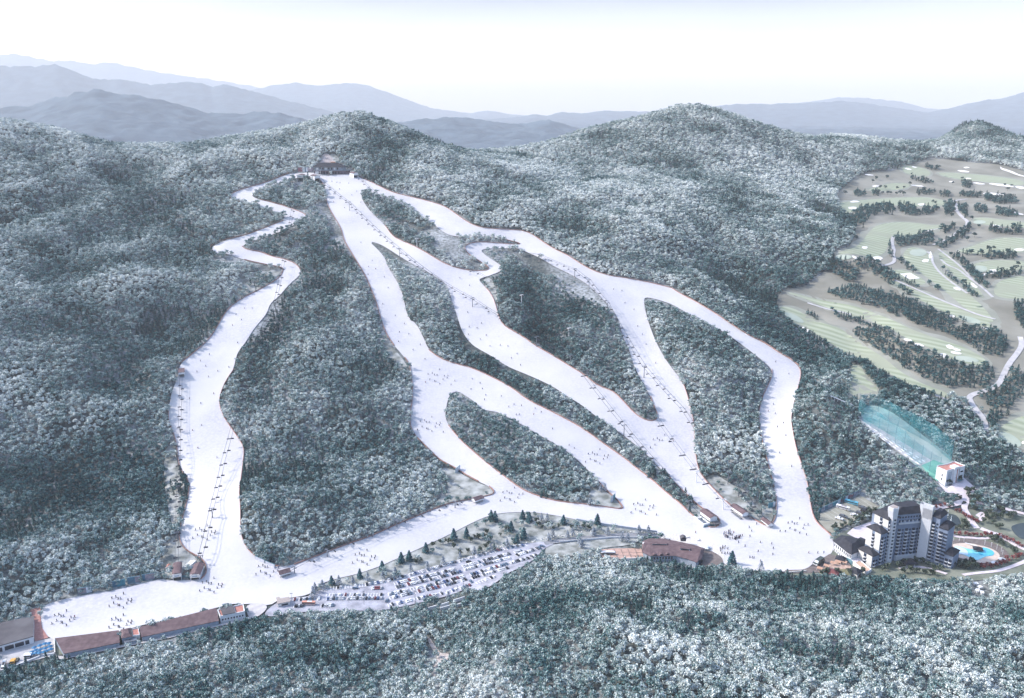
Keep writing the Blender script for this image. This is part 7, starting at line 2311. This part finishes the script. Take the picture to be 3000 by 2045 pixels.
# tree belts between the fairways
BELTS = [  # (polygon, trees per 100 m2 scale, kind)
 g1([(480,640),(700,600),(800,600),(910,640),(880,720),(760,700),(640,740),(560,860),(440,830),(420,760)]),
 g1([(930,560),(1050,570),(1150,680),(1300,640),(1400,640),(1300,720),(1080,730),(950,690)]),
 g1([(900,960),(1100,960),(1200,920),(1330,930),(1350,1000),(1250,1060),(1100,1040),(950,1080),(900,1030)]),
 g1([(1390,880),(1540,820),(1560,880),(1450,930)]), g1([(1330,1040),(1500,980),(1640,880),(1720,830),(1740,900),(1620,990),(1480,1060),(1400,1100)]),
 g1([(0,1000),(140,1050),(230,1190),(420,1260),(560,1180),(740,1250),(830,1350),(1000,1440),(1180,1520),(1260,1600),(1100,1620),(900,1520),(700,1390),(540,1330),(440,1480),(300,1400),(0,1300)]),
 g1([(830,1010),(880,1040),(890,1180),(840,1190)]), g1([(930,1180),(1040,1260),(1150,1350),(1110,1370),(960,1270)]),
 g1([(1200,1420),(1400,1530),(1500,1590),(1450,1610),(1290,1500)]), g1([(1380,1260),(1500,1390),(1700,1500),(1850,1600),(1800,1640),(1600,1520),(1430,1370)]),
 g1([(1480,1130),(1620,1180),(1740,1310),(1900,1440),(1960,1600),(1860,1520),(1700,1390),(1560,1280)]),
 g1([(1930,850),(2090,870),(2060,930),(1940,900)]), g1([(2110,870),(2180,870),(2180,930),(2110,930)]), g1([(2190,820),(2290,830),(2290,930),(2190,930)]),
 g1([(1460,570),(1560,600),(1560,680),(1470,740),(1440,650)]), g1([(1580,620),(1700,620),(1700,760),(1640,740)]), g1([(1770,620),(1910,640),(1910,700),(1790,690)]), g1([(2010,650),(2250,680),(2240,750),(2020,720)]),
 g1([(1600,470),(1850,480),(1850,530),(1620,520)]), g1([(1880,510),(2200,510),(2260,590),(2050,600),(1900,570)]), g1([(1140,450),(1340,450),(1340,490),(1150,500)]), g1([(1390,470),(1500,470),(1500,520),(1400,520)]),
 g1([(450,460),(590,470),(560,520),(470,510)]), g1([(640,460),(740,460),(730,510),(650,500)]), g1([(1060,300),(1240,330),(1350,370),(1250,380),(1080,330)]), g1([(1200,180),(1400,190),(1390,220),(1260,220)]),
 g1([(1620,350),(1750,360),(1750,430),(1650,420)]), g1([(1640,1120),(1990,1120),(2000,1150),(1660,1160)]), g1([(1860,1160),(2250,1140),(2220,1210),(1880,1200)]), g1([(1880,1380),(2100,1340),(2300,1330),(2300,1390),(2100,1420),(1900,1410)]),
 g2([(640,110),(900,60),(1150,120),(1420,190),(1650,300),(1900,370),(2080,420),(2200,560),(2150,660),(2010,660),(1890,580),(1700,480),(1420,390),(1300,340),(1100,250),(900,200),(720,160)]),
 g2([(670,260),(760,300),(900,340),(1040,390),(1140,420),(1300,510),(1260,520),(1100,450),(940,390),(720,330)]),
 g2([(880,420),(1050,430),(1250,520),(1450,590),(1600,660),(1800,730),(2000,740),(2100,830),(1990,930),(1800,930),(1700,930),(1500,870),(1290,760),(1150,650),(960,540),(860,450)]),
 g2([(990,750),(1200,860),(1500,960),(1800,1090),(1960,1180),(1900,1200),(1700,1110),(1450,1010),(1200,920),(1060,830)]),
 g2([(1090,970),(1300,980),(1430,1060),(1340,1120),(1180,1070)]), g2([(1420,1020),(1700,1130),(1980,1240),(2000,1340),(2150,1420),(2330,1440),(2330,1569),(1800,1569),(1700,1480),(1640,1330),(1500,1200)]),
 g2([(1860,970),(2000,930),(2150,880),(2200,760),(2330,800),(2330,1000),(2200,1100),(2050,1100),(1950,1030)]), g2([(2040,1100),(2200,1140),(2100,1220),(2040,1300),(2000,1230)]),
 g2([(2230,180),(2320,180),(2320,420),(2240,330)]), g2([(830,740),(990,680),(1060,780),(960,760)]), g2([(940,760),(1000,800),(980,880),(940,860)]), g2([(1050,840),(1100,860),(1090,920),(1050,900)]),
]
def belts():
    rng = np.random.default_rng(77)
    out = []
    for b in BELTS:
        w = poly_w(b)
        lo, hi = w.min(0), w.max(0)
        d = np.hypot(*w.mean(0))
        s = 5.2 if d < 1500 else 6.6 if d < 1900 else 8.0
        X, Y = np.meshgrid(np.arange(lo[0], hi[0], s), np.arange(lo[1], hi[1], s))
        X = X.ravel() + rng.uniform(-.45, .45, X.size) * s
        Y = Y.ravel() + rng.uniform(-.45, .45, Y.size) * s
        k = inside([w], X, Y) & (rng.uniform(size=X.size) < .95) & (fbm(X, Y, 45, 88, 2) > -.6) & ~in_mask(NO_TREES, X, Y)
        out.append(np.stack([X[k], Y[k], np.full(k.sum(), min(s / 6.6, 1.1))], -1))
    A = np.concatenate(out)
    return A[:, 0], A[:, 1], A[:, 2] * rng.uniform(.55, 1.3, len(A))
BX, BY, BS = belts()
_bk = inside([W_ROUGH], BX, BY)
# scattered single pines over the rough
SING = g1([(90,500),(240,490),(360,490),(500,480),(690,470),(770,485),(825,490),(860,490),(920,495),(960,490),(1000,500),(740,430),(800,430),(930,435),(1070,390),(1000,430),(1320,590),(1350,600),(1510,1170),(1750,770),(1780,960),(1830,860),(1700,1000),(420,960),(480,990),(400,900),(340,860),(1460,710),(1530,740),(1930,1110),(1990,1100),(2050,1180),(2150,1150),(2250,1280),(2230,1320),(2070,1340),(2110,1370),(1640,330),(1540,380),(820,320),(700,330),(660,360),(500,240),(890,120),(1090,280),(2110,400),(2180,410),(2140,450)])
for k, (x, y) in enumerate(sorted(SING)):
    w = P(x, y)
    tree_at(w.x, w.y, 'pine', 1.25 * rt.uniform(.8, 1.15), rt.uniform(-.1, .2), 'dark pine standing alone, %s from the left on the golf rough' % ORD(k + 1), 'pine tree', 'single pines on the golf course', rt)
# ------------------------------------------------------------------ odds and ends round the car park, road and forest edge
for k, (x, y) in enumerate(zp4([(262, 1440), (808, 1295), (740, 1385)]) + zp3([(660, 930), (1550, 905), (2180, 900)])):
    g = P(x, y)
    o = empty('light_mast', (g.x, g.y, g.z + .8), k, 'slim grey light mast, %s along the lower edge of the car park' % ORD(k + 1), 'light mast', 'light masts of the car park')
    mb().bar((0, 0, -1), (0, 0, 13), .17, 6, 0, .10).build('pole', M_STEEL, o)
    mb().box(-1.3, 1.3, -.2, .2, 12.9, 13.2).build('lamp_arm', M_STEEL, o)
def low_wall(a, b, h, label, name='low_wall', m=M_WHITE, posts=0, cat='wall', group=None, w=.35, lift=0.5):
    a, b = P(*a), P(*b)
    n = max(1, int((b - a).length / 8))
    o = empty(name, a, 0, label, cat, group)
    q = MB()
    for i in range(n):
        p0, p1 = a.lerp(b, i / n), a.lerp(b, (i + 1) / n)
        p0, p1 = Vector((p0.x, p0.y, G(p0.x, p0.y))) - a, Vector((p1.x, p1.y, G(p1.x, p1.y))) - a
        d = (p1 - p0); d.z = 0; d.normalize(); s_ = Vector((-d.y, d.x, 0)) * w
        v = [p0 - s_, p1 - s_, p1 + s_, p0 + s_]
        q.add([(c.x, c.y, c.z + lift - 1) for c in v] + [(c.x, c.y, c.z + lift + h) for c in v], [(3, 2, 1, 0), (4, 5, 6, 7), (0, 1, 5, 4), (1, 2, 6, 5), (2, 3, 7, 6), (3, 0, 4, 7)])
    q.build('wall' if not posts else 'rail', m, o)
    for i in range(posts):
        p0 = a.lerp(b, (i + .5) / posts)
        mb().bar((p0.x - a.x, p0.y - a.y, G(p0.x, p0.y) - a.z - .5), (p0.x - a.x, p0.y - a.y, G(p0.x, p0.y) - a.z + lift + h + .8), .2, 5).build('post', M_WHITE, o)
    return o
GW = 'white walls in the trees below the car park'
for k, (a, b) in enumerate((((390, 1510), (500, 1480)), ((535, 1475), (640, 1440)), ((540, 1510), (650, 1480)), ((690, 1420), (820, 1380)), ((735, 1470), (810, 1445)))):
    pa, pb = zp4([a, b])
    low_wall(pa, pb, 2.2, 'low white wall, %s from the left in the trees below the car park' % ORD(k + 1), group=GW, lift=1.0)
    NO_TREES |= raster([ribbon_poly(np.array([P(*pa)[:2], P(*pb)[:2]]), 10)])
low_wall((1690, 1526), (1760, 1540), 2.0, 'left stretch of the grey wall under the cross slope by the road', 'retaining_wall', M_GREYW, lift=.6)
low_wall((1760, 1540), (1925, 1563), 2.4, 'dark fence with white posts under the cross slope above the access road', 'post_fence', M_GREYW, posts=9, cat='fence', w=.2, lift=.6)
low_wall((1640, 1590), (1790, 1577), .9, 'lower stretch of pale guard rail along the access road', 'guard_rail', M_WHITE, cat='guard rail', w=.2, lift=1.0)
low_wall((1790, 1577), (1925, 1578), .9, 'upper stretch of pale guard rail along the access road', 'guard_rail', M_WHITE, cat='guard rail', w=.2, lift=1.0)
low_wall((120, 1925), (160, 1919), 1.3, 'right stretch of white parapet at the edge of the lower left plaza', 'plaza_parapet', M_WHITE, lift=.8)
low_wall((0, 1971), (118, 1927), 1.3, 'left stretch of white parapet at the edge of the lower left plaza', 'plaza_parapet', M_WHITE, lift=.8)
low_wall((160, 1873), (162, 1921), 2.4, 'pale wall between the lower left plaza and the earth bank', 'bank_wall', M_CREAM, lift=.8)
low_wall((2300, 1682), (2362, 1676), 1.2, 'cream wall along the lower edge of the snow by the hotel drive', 'snow_wall', M_CREAM, lift=.8)
rk = random.Random(6)
def boulders(pxs, label, s=1.0):
    q = MB()
    for x, y in pxs:
        g = P(x, y)
        for k in range(2):
            cx, cy, r = g.x + rk.uniform(-1.5, 1.5), g.y + rk.uniform(-1.5, 1.5), s * rk.uniform(.5, 1.2)
            bm = bmesh.new()
            bmesh.ops.create_icosphere(bm, subdivisions=1, radius=r)
            for v in bm.verts:
                v.co *= rk.uniform(.75, 1.15)
                v.co.z *= .7
            q.add([(v.co.x + cx, v.co.y + cy, v.co.z + G(cx, cy) + .8) for v in bm.verts], [tuple(v.index for v in f.verts) for f in bm.faces])
            bm.free()
    o = q.build('boulders', M_CREAM)
    tag(o, label, 'boulders', kind='stuff')
boulders([(1500 + 9 * i + rk.uniform(-4, 4), 1598 - 1.6 * i + rk.uniform(-5, 3)) for i in range(26)] + [(1800 + 9 * i, 1562 + rk.uniform(-3, 4)) for i in range(14)] + [(1420 + 8 * i, 1612 - 1.5 * i) for i in range(8)], 'pale boulders heaped along the bank above the access road')
boulders([(35 + 5 * i, 1798 - 3.0 * i + rk.uniform(-2, 2)) for i in range(15)], 'white boulders behind the charcoal roofed hall', 1.6)
for k, (x, y, nm) in enumerate(((2858, 1716, 'uppermost'), (2870, 1726, 'second from the top'), (2862, 1736, 'third from the top'), (2876, 1742, 'lowest'))):
    g = P(x, y)
    o = empty('white_shelter', (g.x, g.y, g.z + .3), .4 * k, '%s small white shelter in the trees below the hotel road' % nm.capitalize(), 'shelter', 'white shelters below the hotel road')
    mb().box(-2, 2, -1.6, 1.6, 2.2, 2.5).build('roof', M_WHITE, o)
    for sx in (-1.8, 1.8):
        for sy in (-1.4, 1.4):
            mb().bar((sx, sy, -1), (sx, sy, 2.2), .14, 5).build('post', M_WHITE, o)
    mb().box(-1.4, 1.4, -.6, .6, 0, .8).build('table', M_WHITE, o)
NO_TREES |= raster([np.array([tuple(P(x, y)[:2]) for x, y in ((2838, 1712), (2885, 1708), (2895, 1752), (2845, 1752))])])
# ------------------------------------------------------------------ the woods
X_, Y_, Z_, S_, FR_, KD_, RT_ = plant()
rb = np.random.default_rng(3)
nb = len(BX)
x = np.concatenate([X_, BX]); y = np.concatenate([Y_, BY]); sc = np.concatenate([S_, BS])
fr = np.concatenate([FR_, np.clip(rime(BX, BY) * .6 + .25 * fbm(BX, BY, 40, 51, 2) + rb.uniform(-.2, .2, nb), -.3, .8)])
kd = np.concatenate([KD_, np.where(rb.uniform(size=nb) < .45, rb.integers(4, 6, nb), rb.integers(0, 4, nb))])
rt_ = np.concatenate([RT_, rb.uniform(0, 6.28, nb)])
z = H(x, y)
# the 300 trees nearest the camera that stand in the picture are trees of their own
px, py, d = project(x, y, z + 4)
vis = (px > 0) & (px < 3000) & (py < 2060) & (py > 1650)
near = np.where(vis)[0]
near = near[np.argsort(d[near])[:300]]
rest = np.ones(len(x), bool)
rest[near] = False
rw = random.Random(8)
def shade_(f):
    return 'white rimed' if f > .75 else 'pale rimed' if f > .5 else 'grey green' if f > .25 else 'dark blue green'
for i in near:
    pine = kd[i] >= 4
    f = float(fr[i])
    side = 'left' if px[i] < 1000 else 'middle' if px[i] < 2000 else 'right'
    tree_at(float(x[i]), float(y[i]), 'pine' if pine else 'wood', float(sc[i]), f, '%s %s in the nearest wood along the %s of the bottom edge' % (shade_(f), 'conifer' if pine else 'broadleaf tree', side), 'tree', 'trees of the nearest wood', rw)
print('TREES', len(x))
forest_object(x[rest], y[rest], z[rest], sc[rest], fr[rest], kd[rest], rt_[rest])
# ------------------------------------------------------------------ haze
def build_haze():
    x0, x1, y0, y1, z0, z1 = -40000, 40000, -300, 42000, -900, 2600
    me = bpy.data.meshes.new('haze')
    bm = bmesh.new()
    bmesh.ops.create_cube(bm, size=1.0)
    bmesh.ops.scale(bm, vec=(x1 - x0, y1 - y0, z1 - z0), verts=bm.verts)
    bmesh.ops.translate(bm, vec=((x0 + x1) / 2, (y0 + y1) / 2, (z0 + z1) / 2), verts=bm.verts)
    bm.to_mesh(me)
    bm.free()
    m = bpy.data.materials.new('haze')
    m.use_nodes = True
    t = m.node_tree
    t.nodes.clear()
    o_ = t.nodes.new('ShaderNodeOutputMaterial')
    v = t.nodes.new('ShaderNodeVolumePrincipled')
    v.inputs['Color'].default_value = (0.975, 0.985, 1.0, 1)
    v.inputs['Density'].default_value = HAZE_D
    v.inputs['Anisotropy'].default_value = HAZE_G
    t.links.new(v.outputs[0], o_.inputs['Volume'])
    o = link('haze', me, None, m)
    tag(o, 'pale haze filling the air over the valley and hills', 'haze', kind='stuff')
HAZE_D, HAZE_G = 0.00004, 0.0
build_haze()
